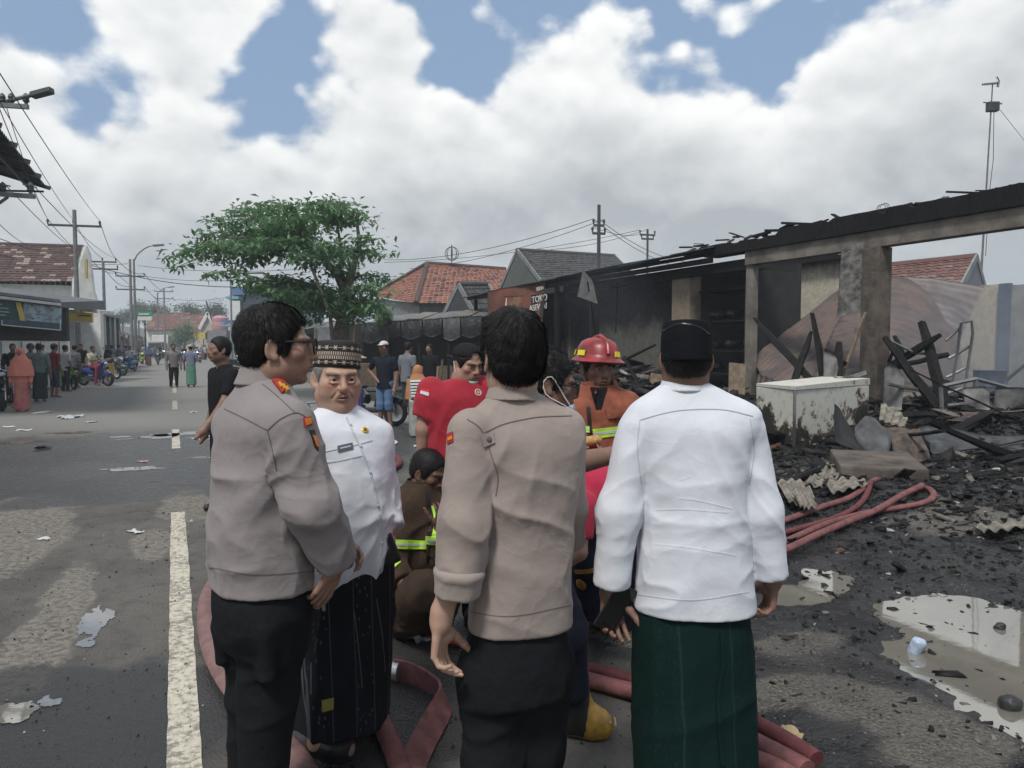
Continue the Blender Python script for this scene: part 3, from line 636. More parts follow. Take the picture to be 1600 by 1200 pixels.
# burnt row on the right
TF=11.6
def burnt_row():
 root=base_thing('burnt_shop','burnt out shop row with bare concrete beam and columns on the right','building',RD(10,TF));R_=root
 sc={px:st_of(px,TF)[0]for px in(1640,1366,1173,1062,1100,936,742)}
 zb0,zb1,zt=3.36,3.66,4.0
 mb=MB();rbox(mb,sc[1640]-3.0,sc[1173]+.1,TF-.13,TF+.13,zb0,zb1);mb.obj('beam',M_concrete,R_,bevel=.012)
 r=random.Random(3);n=70;mb=MB();s0,s1=sc[1640]-3.0,sc[1100]-.2;vs=[]
 for i in range(n+1):
  s_=s0+(s1-s0)*i/n;h=zt+(.06*(fbm(np.array([[s_*1.3,3,1]]),3)[0]*2))-(.10 if s_>sc[1173]-1 else 0)*1-(.0 if r.random()>.12 else .07)
  vs+=[RD(s_,TF-.20,zb1+.006),RD(s_,TF-.20,h),RD(s_,TF+.22,h-r.uniform(0,.05)),RD(s_,TF+.22,zb1+.006)]
 mb.add(vs,[(i*4+k,i*4+(k+1)%4,i*4+4+(k+1)%4,i*4+4+k)for i in range(n)for k in range(4)]+[(0,1,2,3),(n*4+3,n*4+2,n*4+1,n*4)]);mb.obj('roof_plate',M_charwood,R_)
 for i in range(60):
  s_=r.uniform(s0+1,s1+1);L_=r.uniform(.08,.55)if r.random()<.85 else .8;mb=MB();a=RD(s_,TF+r.uniform(-.18,.18),zt+.01+r.uniform(-.04,.02));tl_=r.uniform(-.12,.14)*(1 if r.random()>.1 else 2.5)
  mb.bar(a,a+Vector((r.uniform(-.4,.1),r.uniform(.3,1),tl_)).normalized()*L_,r.uniform(.03,.10),r.uniform(.015,.05));mb.obj('charred_lath',M_charwood if r.random()<.8 else M_ash,R_)
 a=P(1222,358,st_of(1222,TF)[1]);mb=MB();mb.bar(a,P(1240,349,st_of(1240,TF)[1]),.16,.03);mb.obj('charred_lath',M_charwood,R_)
 c0=P(1377,326,13.1);mb=MB()
 for k in range(3):mb.torus(c0+Vector((k*.03,0,.0)),.07+k*.012,.005,(.4-k*.3,1,.3),18,5)
 mb.obj('wire_coil',M_darksteel,R_)
 for px,w,m,z0 in((1366,.37,M_concreted,-.1),(1173,.21,M_concrete,-.1),(1640,.37,M_concreted,-.1)):
  mb=MB();s_=sc[px];rbox(mb,s_-w/2,s_+w/2,TF-w/2+.02,TF+w/2-.02,z0,zb0);mb.obj('column',m,R_,bevel=.015)
 mb=MB();s_=sc[1062];rbox(mb,s_-.36,s_+.36,TF+.0,TF+.35,-.1,3.45);mb.obj('pier',soot_wall('sooty_pier',(.27,.22,.17),3.3,4.4,(.04,.036,.033)),R_,bevel=.012)
 a,b,c,d=P(1316,386,13.75),P(1356,376,13.6),P(1353,486,13.6),P(1309,496,13.75);q=Vector((.25,.95,0))*.09
 mb=MB();mb.hexa([d,c,c+q,d+q,a,b,b+q,a+q]);mb.obj('broken_panel',mat('scorched_panel',(.20,.195,.185),rough=.9,var=.75,vs=9,bump=.5),R_)
 w=soot_wall('sooty_front_wall',(.47,.42,.33),1.75,2.5,(.022,.021,.021));s936=st_of(936,TF+1.3)[0];s1045=st_of(1045,TF+1.3)[0]
 mb=MB();rbox(mb,s1045-.3,s936,TF+1.3,TF+1.45,-.1,3.7);mb.obj('wall',w,R_)
 mb=MB();rbox(mb,s936+.003,s936+.16,TF+.2,TF+1.45,-.1,3.75);mb.obj('wall_edge',soot_wall('sooty_edge',(.35,.31,.25),.6,1.9),R_)
 s860=st_of(858,TF+2)[0];mb=MB();rbox(mb,s936+.2,s860+6,TF+2.2,TF+2.35,-.1,3.7);mb.obj('back_panel',soot_wall('sooty_back',(.42,.38,.31),1.3,2.0,(.02,.02,.02)),R_)
 for px in(893,870,845):
  s_=st_of(px,TF+1.6)[0];mb=MB();rbox(mb,s_-.09,s_+.09,TF+1.6,TF+1.75,-.1,3.6);mb.obj('post',soot_wall('sooty_post',(.30,.27,.22),1.0,1.8),R_)
 sA,sB=sc[1173]+.35,sc[1062]-.40
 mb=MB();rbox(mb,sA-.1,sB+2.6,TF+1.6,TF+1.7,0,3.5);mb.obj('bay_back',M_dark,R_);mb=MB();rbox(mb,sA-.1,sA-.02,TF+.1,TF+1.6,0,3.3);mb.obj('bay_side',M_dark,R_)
 for z in(.9,1.45,2.15,2.9):mb=MB();rbox(mb,sA,sB,TF+.25,TF+1.48,z,z+.05);mb.obj('shelf',M_charwood,R_)
 for k in range(9):
  z=(.95,1.5,2.2)[k%3];b=S();p_=RD(sA+.3+(k//3)*.65+r.uniform(-.1,.1),TF+.7,z+.15);b.ell(p_,(.24,.22,.13));sdf_obj('charred_sack',b,.05,M_tarp,R_,disp=lambda V:fbm(V*5,3)*.09)
 mb=MB();rbox(mb,sc[1173]-.05,s936,TF-.06,TF+.12,3.28,3.52);mb.obj('lintel',M_charwood,R_)
 mb=MB();mb.bar(P(1150,645,15.4),P(1152,568,15.7),.34,.05,up=(0,-1,.1));mb.obj('leaning_board',mat('scorched_board',(.23,.175,.12),rough=.9,var=.5,vs=9,bump=.4),R_)
 mb=MB();mb.bar(P(1022,650,18.2),P(1030,585,18.5),.42,.05,up=(0,-1,.1));mb.obj('leaning_board',mat('scorched_board',(.2,.15,.1)),R_)
 sL,sR=sc[742],sc[1100]-.6;N_=13;px_e=[1108,742]
 for i in range(N_):
  a,b=sR+(sL-sR)*i/N_,sR+(sL-sR)*(i+1)/N_+.06;z=3.84-.02*i+r.uniform(-.02,.02)-(.03 if i<3 else 0)
  sheet('roof_sheet',[[RD(a,TF-.55,z),RD(b,TF-.55,z-.01)],[RD(a,TF+3.4,z+.75),RD(b,TF+3.4,z+.74)]],M_darkzinc,R_,waves=max(6,int((b-a)/.09)),amp=.018,nv=5)
 for k in range(9):
  s_=sR+(sL-sR)*(k+.5)/9;mb=MB();mb.bar(RD(s_,TF-.4,3.70-.015*k),RD(s_,TF+3.2,4.36),.07,.10);mb.obj('rafter',M_charwood,R_)
 mb=MB();rbox(mb,sR,sL,TF-.34,TF-.26,3.50,3.62);mb.obj('fascia',M_charwood,R_)
 for k in range(5):
  s_=st_of((936,880,845,790,752)[k],TF)[0];mb=MB();rbox(mb,s_-.06,s_+.06,TF-.3,TF-.18,-.1,3.5);mb.obj('roof_post',M_charwood,R_)
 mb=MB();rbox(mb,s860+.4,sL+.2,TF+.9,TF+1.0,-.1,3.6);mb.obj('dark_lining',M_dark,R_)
 a,b,c=P(911,421,19.8),P(902,463,19.8),P(934,475,19.6);mb=MB();mb.prism([a,b,c,P(926,440,19.7)],(.006,.012,.002));mb.obj('hanging_sheet',mat('scorched_zinc',(.13,.13,.125),rough=.6,var=.5,metal=.2),R_)
 for(x0,y0),(x1,y1)in[((918,440),(930,520)),((955,450),(990,440)),((965,440),(962,520)),((940,480),(975,455))]:mb=MB();mb.tube([P(x0,y0,19.6),P(x1,y1,20.2)],.018,5);mb.obj('charred_lath',M_charwood,R_)
 return root
burnt_row()
def shop_banner():
 b=base_thing('shop_banner','scorched orange cloth banner hanging under the tin roof above the middle policeman','banner',P(815,480,26))
 Yl,Yr=27.6,24.6;cl=lambda px,py,k:P(px,py,Yl+(Yr-Yl)*k)
 sheet('banner_cloth',[[cl(762,455,0),cl(815,445,.5),cl(853,437,1)],[cl(762,480,0),cl(808,482,.5),cl(850,485,1)],[cl(761,520,0),cl(810,522,.5),cl(845,524,1)]],mat('scorched_orange_cloth',(.19,.065,.036),rough=.85,col2=(.07,.032,.024),vs=1.1,bump=.3),b,waves=3,amp=.03,nu=24)
 sheet('banner_panel',[[cl(824,463,.62),cl(852,458,1)],[cl(822,500,.62),cl(848,496,1)]],mat('dark_print',(.035,.025,.026),rough=.9,var=.4),b,waves=2,amp=.01,nu=10).location.y-=.06
 sheet('banner_picture',[[cl(776,464,.12),cl(820,462,.6)],[cl(775,488,.12),cl(819,480,.6)]],mat('faded_print',(.28,.17,.09),rough=.9,col2=(.16,.05,.035),vs=2.2),b,waves=2,amp=.012,nu=10).location.y-=.06
 mb=MB();mb.bar(cl(792,466,.3)+Vector((0,-.09,0)),cl(790,480,.3)+Vector((0,-.09,0)),.05,.02);mb.obj('banner_stripe',M_whitepaint,b)
 for t,px,py,sz in(('TOKO',831,474,.30),('ASEWAI',827,487,.28),('SEDIA',838,455,.16)):
  cu=bpy.data.curves.new('lettering','FONT');cu.body=t;cu.size=sz;cu.extrude=.004;cu.bevel_depth=.003;o=bpy.data.objects.new('lettering',cu);COL.objects.link(o)
  k=(px-762)/91;pt=cl(px,py,k)+Vector((0,-.16,0));d=(cl(853,480,1)-cl(762,480,0));d.z=0;yaw=math.atan2(d.y,d.x);o.rotation_euler=(math.pi/2,0,yaw);o.rotation_euler=(Matrix.Rotation(yaw,3,'Z')@Matrix.Rotation(math.pi/2,3,'X')@Matrix.Rotation(math.radians(4),3,'Z')).to_euler()
  cu.materials.append(M_whitepaint);bpy.context.view_layer.update();me=bpy.data.meshes.new_from_object(o.evaluated_get(bpy.context.evaluated_depsgraph_get()));q=bpy.data.objects.new('lettering',me);COL.objects.link(q);q.rotation_euler=o.rotation_euler;q.parent=b;q.location=pt-b.location;bpy.data.objects.remove(o)
shop_banner()
def back_of_yard():
 t=19.0;w=base_thing('yard_wall','cream plaster wall with dark pilaster and smoke stains behind the burnt yard','wall',RD(18,t))
 def seg(px0,px1,top,m,name,dt=0):s0,s1=st_of(px0,t+dt)[0],st_of(px1,t+dt)[0];mb=MB();rbox(mb,min(s0,s1),max(s0,s1),t+dt,t+dt+.16,-.2,top);return mb.obj(name,m,w)
 mw=soot_wall('stained_cream_wall',(.52,.47,.37),3.6,4.6)
 seg(1176,1330,4.25,mw,'wall');seg(1487,1562,3.15,mw,'wall');seg(1212,1226,4.1,M_darksteel,'pilaster',-.12);seg(1556,1572,3.15,mat('blue_grey_column',(.11,.14,.19),rough=.8),'pilaster',-.12);seg(1572,1700,3.1,mat('grey_block_wall',(.30,.30,.29),rough=.9,var=.4,vs=2.5),'wall')
 seg(1330,1487,3.0,mw,'wall',.2)
 s0,s1=st_of(1240,t)[0],st_of(1225,t)[0];mb=MB();mb.bar(RD(s0,t-.1,3.2),RD(s1,t-.1,2.7),.2,.1);mb.obj('brace',M_darksteel,w)
 mb=MB();n=24;r=random.Random(9);s0,s1=st_of(1330,t)[0],st_of(1130,t)[0]
 for i in range(n):a=s0+(s1-s0)*i/n;rbox(mb,a,a+(s1-s0)/n,t-.3,t+.3,4.28,4.40+r.uniform(-.06,.08)+.12*(i/n))
 mb.obj('coping',M_charwood,w)
 def csheet(label,ctrl,waves,amp,m=M_rust,**k):
  o=sheet('collapsed_roof_sheet',ctrl,m,None,waves=waves,amp=amp,**k);o['label']=label;o['category']='roof sheet';o['group']='collapsed roof sheets in the burnt yard';return o
 csheet('rust brown roof sheet leaning up to the cream wall left of the grey panel',[[P(1178,560,16.6),P(1250,500,17.4),P(1335,436,18.4)],[P(1195,600,15.6),P(1275,545,16.4),P(1370,470,17.3)],[P(1230,640,14.8),P(1310,590,15.3),P(1400,560,15.8)]],16,.020,nv=20,along='u',jag=.25,seed=1)
 csheet('large buckled roof sheet arching over the middle of the burnt yard',[[P(1340,446,17.4),P(1400,431,17.6),P(1445,455,17.3),P(1497,520,16.9)],[P(1300,520,16.2),P(1380,505,16.2),P(1440,520,16.1),P(1505,570,15.9)],[P(1260,610,15.2),P(1350,610,15.0),P(1430,612,15.0),P(1510,622,15.0)]],20,.022,nv=24,along='u',jag=.25,seed=2)
 csheet('pale rusty roof sheet lying behind the arched one against the right wall',[[P(1400,431,18.4),P(1470,436,18.4),P(1537,448,18.2)],[P(1420,470,17.9),P(1480,480,17.9),P(1515,500,17.9)],[P(1450,520,17.5),P(1490,530,17.5),P(1500,535,17.5)]],9,.02,mat('pale_rust_zinc',(.21,.175,.165),rough=.75,var=.5,vs=2,bump=.3),nv=16,along='u',jag=.15,seed=3)
 csheet('dark curled roof sheet at the foot of the thin column',[[P(1182,585,15.2),P(1225,600,15.3),P(1262,612,15.2)],[P(1180,640,14.4),P(1230,648,14.2),P(1275,650,14.2)]],10,.02,M_rust,nv=10,jag=.3,seed=4)
back_of_yard()
def gable_house(name,label,ridge0,ridge1,eave0,eave1,tm,wm,depth,wall_z=2.6,tile=.26):
 """ridge and near eave given; far slope mirrored; walls to the ground"""
 r0,r1,e0,e1=map(Vector,(ridge0,ridge1,eave0,eave1));root=base_thing(name,label,'house',(e0+e1)/2);f0=r0*2-e0;f1=r1*2-e1;f0.z=e0.z;f1.z=e1.z
 tile_roof('roof_tiles',e0,e1,r1,r0,tm,root,tile);tile_roof('roof_tiles',f1,f0,r0,r1,tm,root,tile)
 for a,b,c in((e0,r0,f0),(e1,r1,f1)):
  mb=MB();q=(r1-r0).normalized()*(.12 if a is e0 else-.12);a2,c2,b2=a.lerp(c,.06),a.lerp(c,.94),b-Vector((0,0,.12));g0=Vector((a2.x,a2.y,-.1));g1=Vector((c2.x,c2.y,-.1));mb.prism([g0,g1,c2,b2,a2],q);mb.obj('gable_wall',wm,root)
 mb=MB();g0,g1=e0.lerp(e1,.01).lerp(f0,.06),e1.lerp(e0,.01).lerp(f1,.06);q=(f0-e0).normalized()*.12;z=e0.z+.05;mb.hexa([Vector((g0.x,g0.y,-.1)),Vector((g1.x,g1.y,-.1)),Vector((g1.x,g1.y,-.1))+q,Vector((g0.x,g0.y,-.1))+q,Vector((g0.x,g0.y,z)),Vector((g1.x,g1.y,z)),Vector((g1.x,g1.y,z))+q,Vector((g0.x,g0.y,z))+q]);mb.obj('wall',wm,root)
 mb=MB();mb.tube([r0,r0.lerp(r1,.5),r1],.13,8);mb.obj('ridge_cap',tm,root)
 for a,b in((e0,r0),(f0,r0),(e1,r1),(f1,r1)):mb=MB();mb.bar(a,b,.06,.22);mb.obj('barge_board',M_greywall,root)
 return root
gable_house('tiled_house','house with weathered red tile gable roof behind the burnt yard on the right',P(1330,422,25),P(1526,402,22.5),P(1330,452,22.5),P(1502,448,20.5),T_red,mat('cool_grey_gable',(.16,.17,.19),rough=.9),6)  # gable and walls share one even cool grey
def hip_house():
 root=base_thing('hip_roof_house','house with large orange tiled hip roof behind the dark stall','house',P(690,540,44));A,B=P(668,412,46),P(790,421,48);e=[P(590,470,42),P(640,476,38),P(830,470,40),P(815,470,58),P(590,470,58)]
 tile_roof('roof_tiles',P(650,474,39),P(840,474,41),B,A,T_orange,root,.27);tile_roof('roof_tiles',P(580,462,52),P(650,474,39),A,A+Vector((0,.2,0)),T_orange,root,.27)
 for a,b in((A,B),(P(650,474,39),A),(P(580,462,52),A)):mb=MB();mb.tube([a,a.lerp(b,.5),b],.16,7);mb.obj('ridge_cap',T_brown,root)
 a,b,c=P(655,474,39.6),P(835,474,41.6),P(585,466,51.5)
 for p0,p1 in((a,b),(c,a)):mb=MB();q=Vector((0,.15,0));mb.hexa([Vector((p0.x,p0.y,-.1)),Vector((p1.x,p1.y,-.1)),Vector((p1.x,p1.y,-.1))+q,Vector((p0.x,p0.y,-.1))+q,p0,p1,p1+q,p0+q]);mb.obj('wall',M_greywall,root)
 mb=MB();c=P(706,400,46.4)
 for k in range(4):a=k*math.pi/4;mb.torus(c+Vector((0,0,.15)),.42,.02,(math.cos(a),math.sin(a),0),16,4)
 mb.tube([c+Vector((0,0,-.5)),c+Vector((0,0,.7))],.03,5);mb.obj('finial',M_darksteel,root)
hip_house()
gable_house('grey_roof_house','house with dark grey tiled roof and green gable behind the tin roofed shop',P(808,391,40),P(960,400,47),P(845,440,36),P(1000,440,42),T_dark,mat('dull_green_gable',(.10,.125,.115),rough=.9),6)
gable_house('small_gable_house','small open gable with dark tiles in front of the orange hip roof',P(716,444,33.5),P(760,444,36),P(742,492,32.6),P(790,488,35),T_dark,mat('dark_gable',(.055,.06,.065),rough=.9),4)
def stall():
 root=base_thing('market_stall','dark roadside stall with grey sheet roof and black tarpaulin flaps','stall',P(640,600,30));z=0
 L0,R0=P(566,505,31),P(757,493,27.6)
 for i in range(8):
  a,b=L0.lerp(R0,i/8),L0.lerp(R0,(i+1.04)/8);up=Vector((.4,3.2,.42));jz=Vector((0,0,((i*37)%7-3)*.018))
  sheet('roof_sheet',[[a+jz,b+jz*.5],[a+up+jz,b+up]],M_zinc if i%3 else mat('tan_zinc',(.26,.235,.20),rough=.7,var=.5,metal=.2),root,waves=6,amp=.02,nv=4)
 for i in range(5):a=L0.lerp(R0,(i+.05)/4.2);mb=MB();mb.bar(Vector((a.x,a.y+.1,-.05)),a+Vector((0,.1,-.03)),.09,.09);mb.obj('post',M_charwood,root)
 for i,(u0,u1,dz)in enumerate([(.0,.16,.75),(.17,.34,.62),(.35,.52,.66),(.53,.68,.60),(.69,.82,.78),(.83,.98,.7)]):
  a,b=L0.lerp(R0,u0),L0.lerp(R0,u1);d=Vector((0,-.04,0));sheet('tarpaulin',[[a+d,a.lerp(b,.5)+d*3,b+d],[a+Vector((0,-.12,-dz*.5)),a.lerp(b,.5)+Vector((0,-.2,-dz*.55)),b+Vector((0,-.1,-dz*.5))],[a+Vector((0,-.02,-dz)),a.lerp(b,.5)+Vector((0,-.12,-dz-.1)),b+Vector((0,-.02,-dz+.05))]],M_tarp if i!=4 else mat('grey_tarpaulin',(.10,.105,.11),rough=.6,var=.4,bump=.5,bs=8),root,waves=2,amp=.03,nu=14,nv=10)
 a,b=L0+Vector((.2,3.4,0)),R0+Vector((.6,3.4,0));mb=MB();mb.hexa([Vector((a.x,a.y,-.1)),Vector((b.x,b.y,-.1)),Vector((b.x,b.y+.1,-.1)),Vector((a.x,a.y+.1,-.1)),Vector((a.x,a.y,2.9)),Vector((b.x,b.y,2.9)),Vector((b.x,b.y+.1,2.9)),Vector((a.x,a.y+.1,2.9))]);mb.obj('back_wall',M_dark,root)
 for i,(px,py,w,h)in enumerate([(575,600,.8,.9),(615,602,.5,.7),(690,600,1.2,.8),(735,610,.9,1.0)]):p_=P(px,py,29.5);mb=MB();mb.box((p_.x,p_.y,h/2),(w,.6,h));mb.obj('counter',M_wood,root,bevel=.02)
 a2=P(493,513,29.5);b2=P(552,508,30.5);sheet('side_awning',[[a2,b2],[a2+Vector((.3,3,.4)),b2+Vector((.3,3,.4))]],M_zinc,root,waves=9,amp=.02,nv=4)
 for v in(a2,b2):mb=MB();mb.bar(Vector((v.x,v.y+.1,0)),v+Vector((0,.1,-.02)),.07);mb.obj('post',M_wood,root)
 mb=MB();mb.hexa([Vector((a2.x,33.5,0)),Vector((b2.x+1,33.5,0)),Vector((b2.x+1,33.6,0)),Vector((a2.x,33.6,0)),Vector((a2.x,33.5,2.6)),Vector((b2.x+1,33.5,2.6)),Vector((b2.x+1,33.6,2.6)),Vector((a2.x,33.6,2.6))]);mb.obj('side_wall',M_dark,root)
stall()
# left side of the street
def left_side():
 gable_house('brown_roof_house','house with dark brown tiled roof and pointed white gable on the left',P(-120,378,40),P(131,386,43),P(-140,440,36),P(114,440,38.5),T_brown,M_whitewall,6,tile=.28)
 r=base_thing('white_gable','tall pointed white gable parapet at the end of the brown tiled roof','gable',P(135,540,38));mb=MB();mb.prism([P(112,470,38),P(152,470,38.5),P(147,455,38.4),P(140,395,38.2),P(135,383,38.1),P(129,388,38.1),P(119,430,38),P(113,436,38)],(-.1,.3,0));mb.obj('parapet',M_whitewall,r)
 mb=MB();mb.prism([P(132,405,37.9),P(136,405,37.9),P(136,435,37.9),P(133,435,37.9)],(0,.08,0));mb.obj('vent',mat('ochre_vent',(.42,.34,.12),rough=.8),r);mb=MB();v=P(132,470,38.2);mb.box((v.x,v.y+.4,v.z/2),(1.3,.3,v.z));mb.obj('wall',M_whitewall,r)
 b=base_thing('banner_shop','low shop with white wall and dark shutter band under a long banner at far left','shop',P(40,560,28));A,B=P(-90,455,25.5),P(104,478,30);q=Vector((-1.2,5,0));gz=lambda v,z:Vector((v.x,v.y,z))
 def wall(z0,z1,m,name,off=0.0,k0=0,k1=1):a,c=A.lerp(B,k0),A.lerp(B,k1);o=Vector((.04*off,-.1*off,0));mb=MB();mb.hexa([gz(a,z0)+o,gz(c,z0)+o,gz(c,z0)+q*.05,gz(a,z0)+q*.05,gz(a,z1)+o,gz(c,z1)+o,gz(c,z1)+q*.05,gz(a,z1)+q*.05]);return mb.obj(name,m,b)
 wall(-.1,1.78,M_whitewall,'wall');wall(1.783,3.2,M_dark,'shutter_band',.3);mb=MB();mb.hexa([A+Vector((.3,-.9,-.1)),B+Vector((.3,-.9,-.1)),B+q,A+q,A+Vector((.3,-.9,.1)),B+Vector((.3,-.9,.1)),B+q+Vector((0,0,.5)),A+q+Vector((0,0,.5))]);mb.obj('roof',mat('grey_roof',(.13,.14,.15),rough=.8),b)
 for dz,m_,nm in((.0,M_whitepaint,'fascia'),(.14,M_greywall,'gutter')):mb=MB();o=Vector((.35,-.96-dz*.2,dz));mb.bar(A+o,B+o,.05,.10);mb.obj(nm,m_,b)
 for k in range(6):v=A.lerp(B,(k+.5)/6);mb=MB();mb.bar(gz(v,.0)+Vector((.05,-.06,0)),gz(v,1.75)+Vector((.05,-.06,0)),.03);mb.obj('wall_joint',M_greywall,b)
 bn=base_thing('banner','long printed banner with dark green left half and pale right half above the shutters','banner',P(50,490,27));A2,B2=P(-90,455,25.05),P(104,478,29.55)
 def C(px,py):k=(px-800)/F;d=B2-A2;t=(k*A2.y-A2.x)/(d.x-k*d.y);return P(px,py,A2.y+t*d.y)
 def pan(nm,x0,x1,y0,y1,m_,dy=0,sk=0):mb=MB();f=lambda x,y:C(x,y+x*.09)+Vector((0,dy,0));p4=[f(x0+sk,y1),f(x1+sk,y1),f(x1,y0),f(x0,y0)];mb.prism(p4,(0,.012,0));return mb.obj(nm,m_,bn)
 pan('banner_cloth',-60,97,466,508,mat('banner_teal',(.030,.085,.095),rough=.6,var=.3,vs=3));pan('banner_print',38,97,467,497,mat('banner_pale',(.36,.45,.50),rough=.6,var=.45,vs=3.2,mixpow=(.42,.55)),-.05);pan('banner_stripe',25,33,467,498,M_yellowsign,-.055,8)
 pan('banner_strip',4,96,498,507,mat('banner_navy',(.05,.10,.14),rough=.6,var=.3),-.04)
 rr=random.Random(8)
 for k in range(5):pan('banner_text',-50+rr.uniform(0,3),20-rr.uniform(0,22),469+k*5.5,471+k*5.5,mat('pale_text',(.30,.36,.38),rough=.7),-.05)
 for k in range(14):x0=rr.uniform(40,86);y0=rr.uniform(469,493);pan('banner_text',x0,x0+rr.uniform(3,9),y0,y0+rr.uniform(1,2.2),mat('dark_text',(.12,.19,.24),rough=.7),-.07)
 for x0,x1,y0,y1 in((4,96,506.5,508),(4,5.2,500,508),(95,96.2,490,508)):pan('frame',x0,x1,y0,y1,M_whitepaint,-.06)
 s=base_thing('pillared_shop','open fronted shop with pale pillars under the yellow sign','shop',P(150,560,40));A,B=P(104,480,34),P(190,497,56)
 mb=MB();mb.hexa([A+Vector((0,0,-.05)),B+Vector((0,0,-.05)),B+Vector((-6,2,.0)),A+Vector((-6,2,.0)),A+Vector((0,0,.12)),B+Vector((0,0,.12)),B+Vector((-6,2,1.0)),A+Vector((-6,2,1.0))]);mb.obj('roof',mat('pale_roof',(.30,.31,.30),rough=.8,var=.4),s)
 for k in range(8):v=A.lerp(B,.12+k*.12);mb=MB();mb.box((v.x-.3,v.y+.2,v.z/2-.05),(.26,.26,v.z));mb.obj('pillar',M_greywall if k%2 else mat('pale_pillar',(.40,.41,.40),rough=.9),s)
 a,c=A+Vector((-3,3,0)),B+Vector((-3,3,0));mb=MB();mb.hexa([gz(a,-.1),gz(c,-.1),gz(c,-.1)+Vector((-.2,0,0)),gz(a,-.1)+Vector((-.2,0,0)),gz(a,3.4),gz(c,3.4),gz(c,3.4)+Vector((-.2,0,0)),gz(a,3.4)+Vector((-.2,0,0))]);mb.obj('back_wall',M_dark,s)
 mb=MB();a=P(104,483,33.5);c=P(156,490,33.2);mb.hexa([a,c,c+Vector((0,1.2,0)),a+Vector((0,1.2,0)),a+Vector((0,0,.15)),c+Vector((0,0,.15)),c+Vector((0,1.2,.15)),a+Vector((0,1.2,.15))]);mb.obj('canopy',M_whitepaint,s)
 y=base_thing('shop_sign','yellow sign board hanging under the white canopy edge on the left','sign',P(126,495,33));mb=MB();mb.prism([P(108,503,33),P(144,504.5,33),P(144,489,33),P(108,486,33)],(0,.1,0));mb.obj('sign_board',M_yellowsign,y);mb=MB();mb.prism([P(111,495,32.98),P(121,495.5,32.98),P(121,491,32.98),P(111,490.5,32.98)],(0,-.02,0));mb.obj('sign_logo',mat('pale_yellow',(.7,.62,.35),rough=.6),y)
 mb=MB();mb.prism([P(124,493.4,32.98),P(142,494.5,32.98),P(142,493,32.98),P(124,492,32.98)],(0,-.02,0));mb.obj('sign_lettering',M_blackp if 'M_blackp' in globals()else M_dark,y);mb=MB();mb.prism([P(108,503,32.98),P(144,504.5,32.98),P(144,501.5,32.98),P(108,500.5,32.98)],(0,-.02,0));mb.obj('sign_strip',mat('cream_strip',(.6,.5,.35),rough=.6),y)
 rr=random.Random(5);tms=[T_brown,T_red,T_dark];labels=['small shop with open dark front and brown roof past the pillared shop','low shop with sagging porch roof beside the first street lamp','narrow kiosk with pale shutters past the first street lamp','shop with red tiled roof under the green sign','low grey shop near the far end of the left row','last shop with white wall at the end of the left row']
 for i,(px0,px1,h)in enumerate([(188,204,3.6),(205,216,3.0),(217,226,3.2),(227,234,3.8),(235,241,3.2),(242,247,3.4)]):
  t0=-5.2-.3*(i%2);s0,s1=st_of(px0,t0)[0],st_of(px1,t0)[0];root=base_thing('street_shop',labels[i],'shop',RD((s0+s1)/2,t0-2),'small shops along the left side of the street');mb=MB();rbox(mb,s0,s1,t0-5,t0-1.5,-.1,h);mb.obj('wall',[M_greywall,M_dark,M_whitewall][i%3],root)
  mb=MB();rbox(mb,s0+.2,s1-.2,t0-1.49,t0-1.42,0,2.4);mb.obj('shutter',[M_dark,M_darksteel,M_wood][i%3],root)
  tile_roof('roof_tiles',RD(s0,t0,h-.7),RD(s1,t0,h-.7),RD(s1,t0-3,h+.9),RD(s0,t0-3,h+.9),tms[i%3],root,.4)
  for k in range(3):v=RD(s0+(s1-s0)*k/2,t0-.15,0);mb=MB();mb.box((v.x,v.y,(h-.7)/2),(.16,.16,h-.7));mb.obj('post',M_greywall,root)
 g=base_thing('hanging_sign','green and white shop sign over the left side of the street','sign',P(226,495,62));mb=MB();mb.prism([P(215,494,62),P(237,494,62),P(237,487.5,62),P(215,487.5,62)],(0,.15,0));mb.obj('sign_top',mat('sign_green',(.02,.34,.17),rough=.5),g)
 mb=MB();mb.prism([P(215,500.5,62),P(237,500.5,62),P(237,494.1,62),P(215,494.1,62)],(0,.15,0));mb.obj('sign_bottom',M_whitepaint,g);mb=MB();mb.prism([P(217,492,61.95),P(233,492,61.95),P(233,490,61.95),P(217,490,61.95)],(0,-.02,0));mb.obj('sign_lettering',M_whitepaint,g)
 mb=MB();v=P(226,487,62.1);mb.tube([Vector((v.x,v.y,0)),v],.06,6);mb.obj('sign_post',M_darksteel,g)
 c=base_thing('tin_canopy','underside of a high tin roof corner at the top left edge','roof',RD(24,-8));zc=6.9;n=8;a0,a1=17.2,29.6;te=-3.75
 for i in range(n):s0,s1=a0+(a1-a0)*i/n,a0+(a1-a0)*(i+1.03)/n;sheet('roof_sheet',[[RD(s0,te,zc),RD(s1,te,zc)],[RD(s0,te-6,zc+1.7),RD(s1,te-6,zc+1.7)]],mat('canopy_zinc',(.085,.10,.12),rough=.6,var=.3,metal=.1),c,waves=7,amp=.03,nv=4)
 for k in range(7):s_=a0+(a1-a0)*(k+.15)/6.4;mb=MB();mb.bar(RD(s_,te+.15,zc-.08),RD(s_,te-5.8,zc+1.52),.08,.12);mb.obj('rafter',M_darksteel,c)
 for tt in(.5,1.8,3.2):mb=MB();mb.bar(RD(a0,te-tt,zc+tt*.283-.2),RD(a1,te-tt,zc+tt*.283-.2),.07,.10);mb.obj('purlin',M_darksteel,c)
 mb=MB();rbox(mb,a0,a1-1,te-6.0,te-4.6,-.1,zc+.9);mb.obj('wall',M_greywall,c)
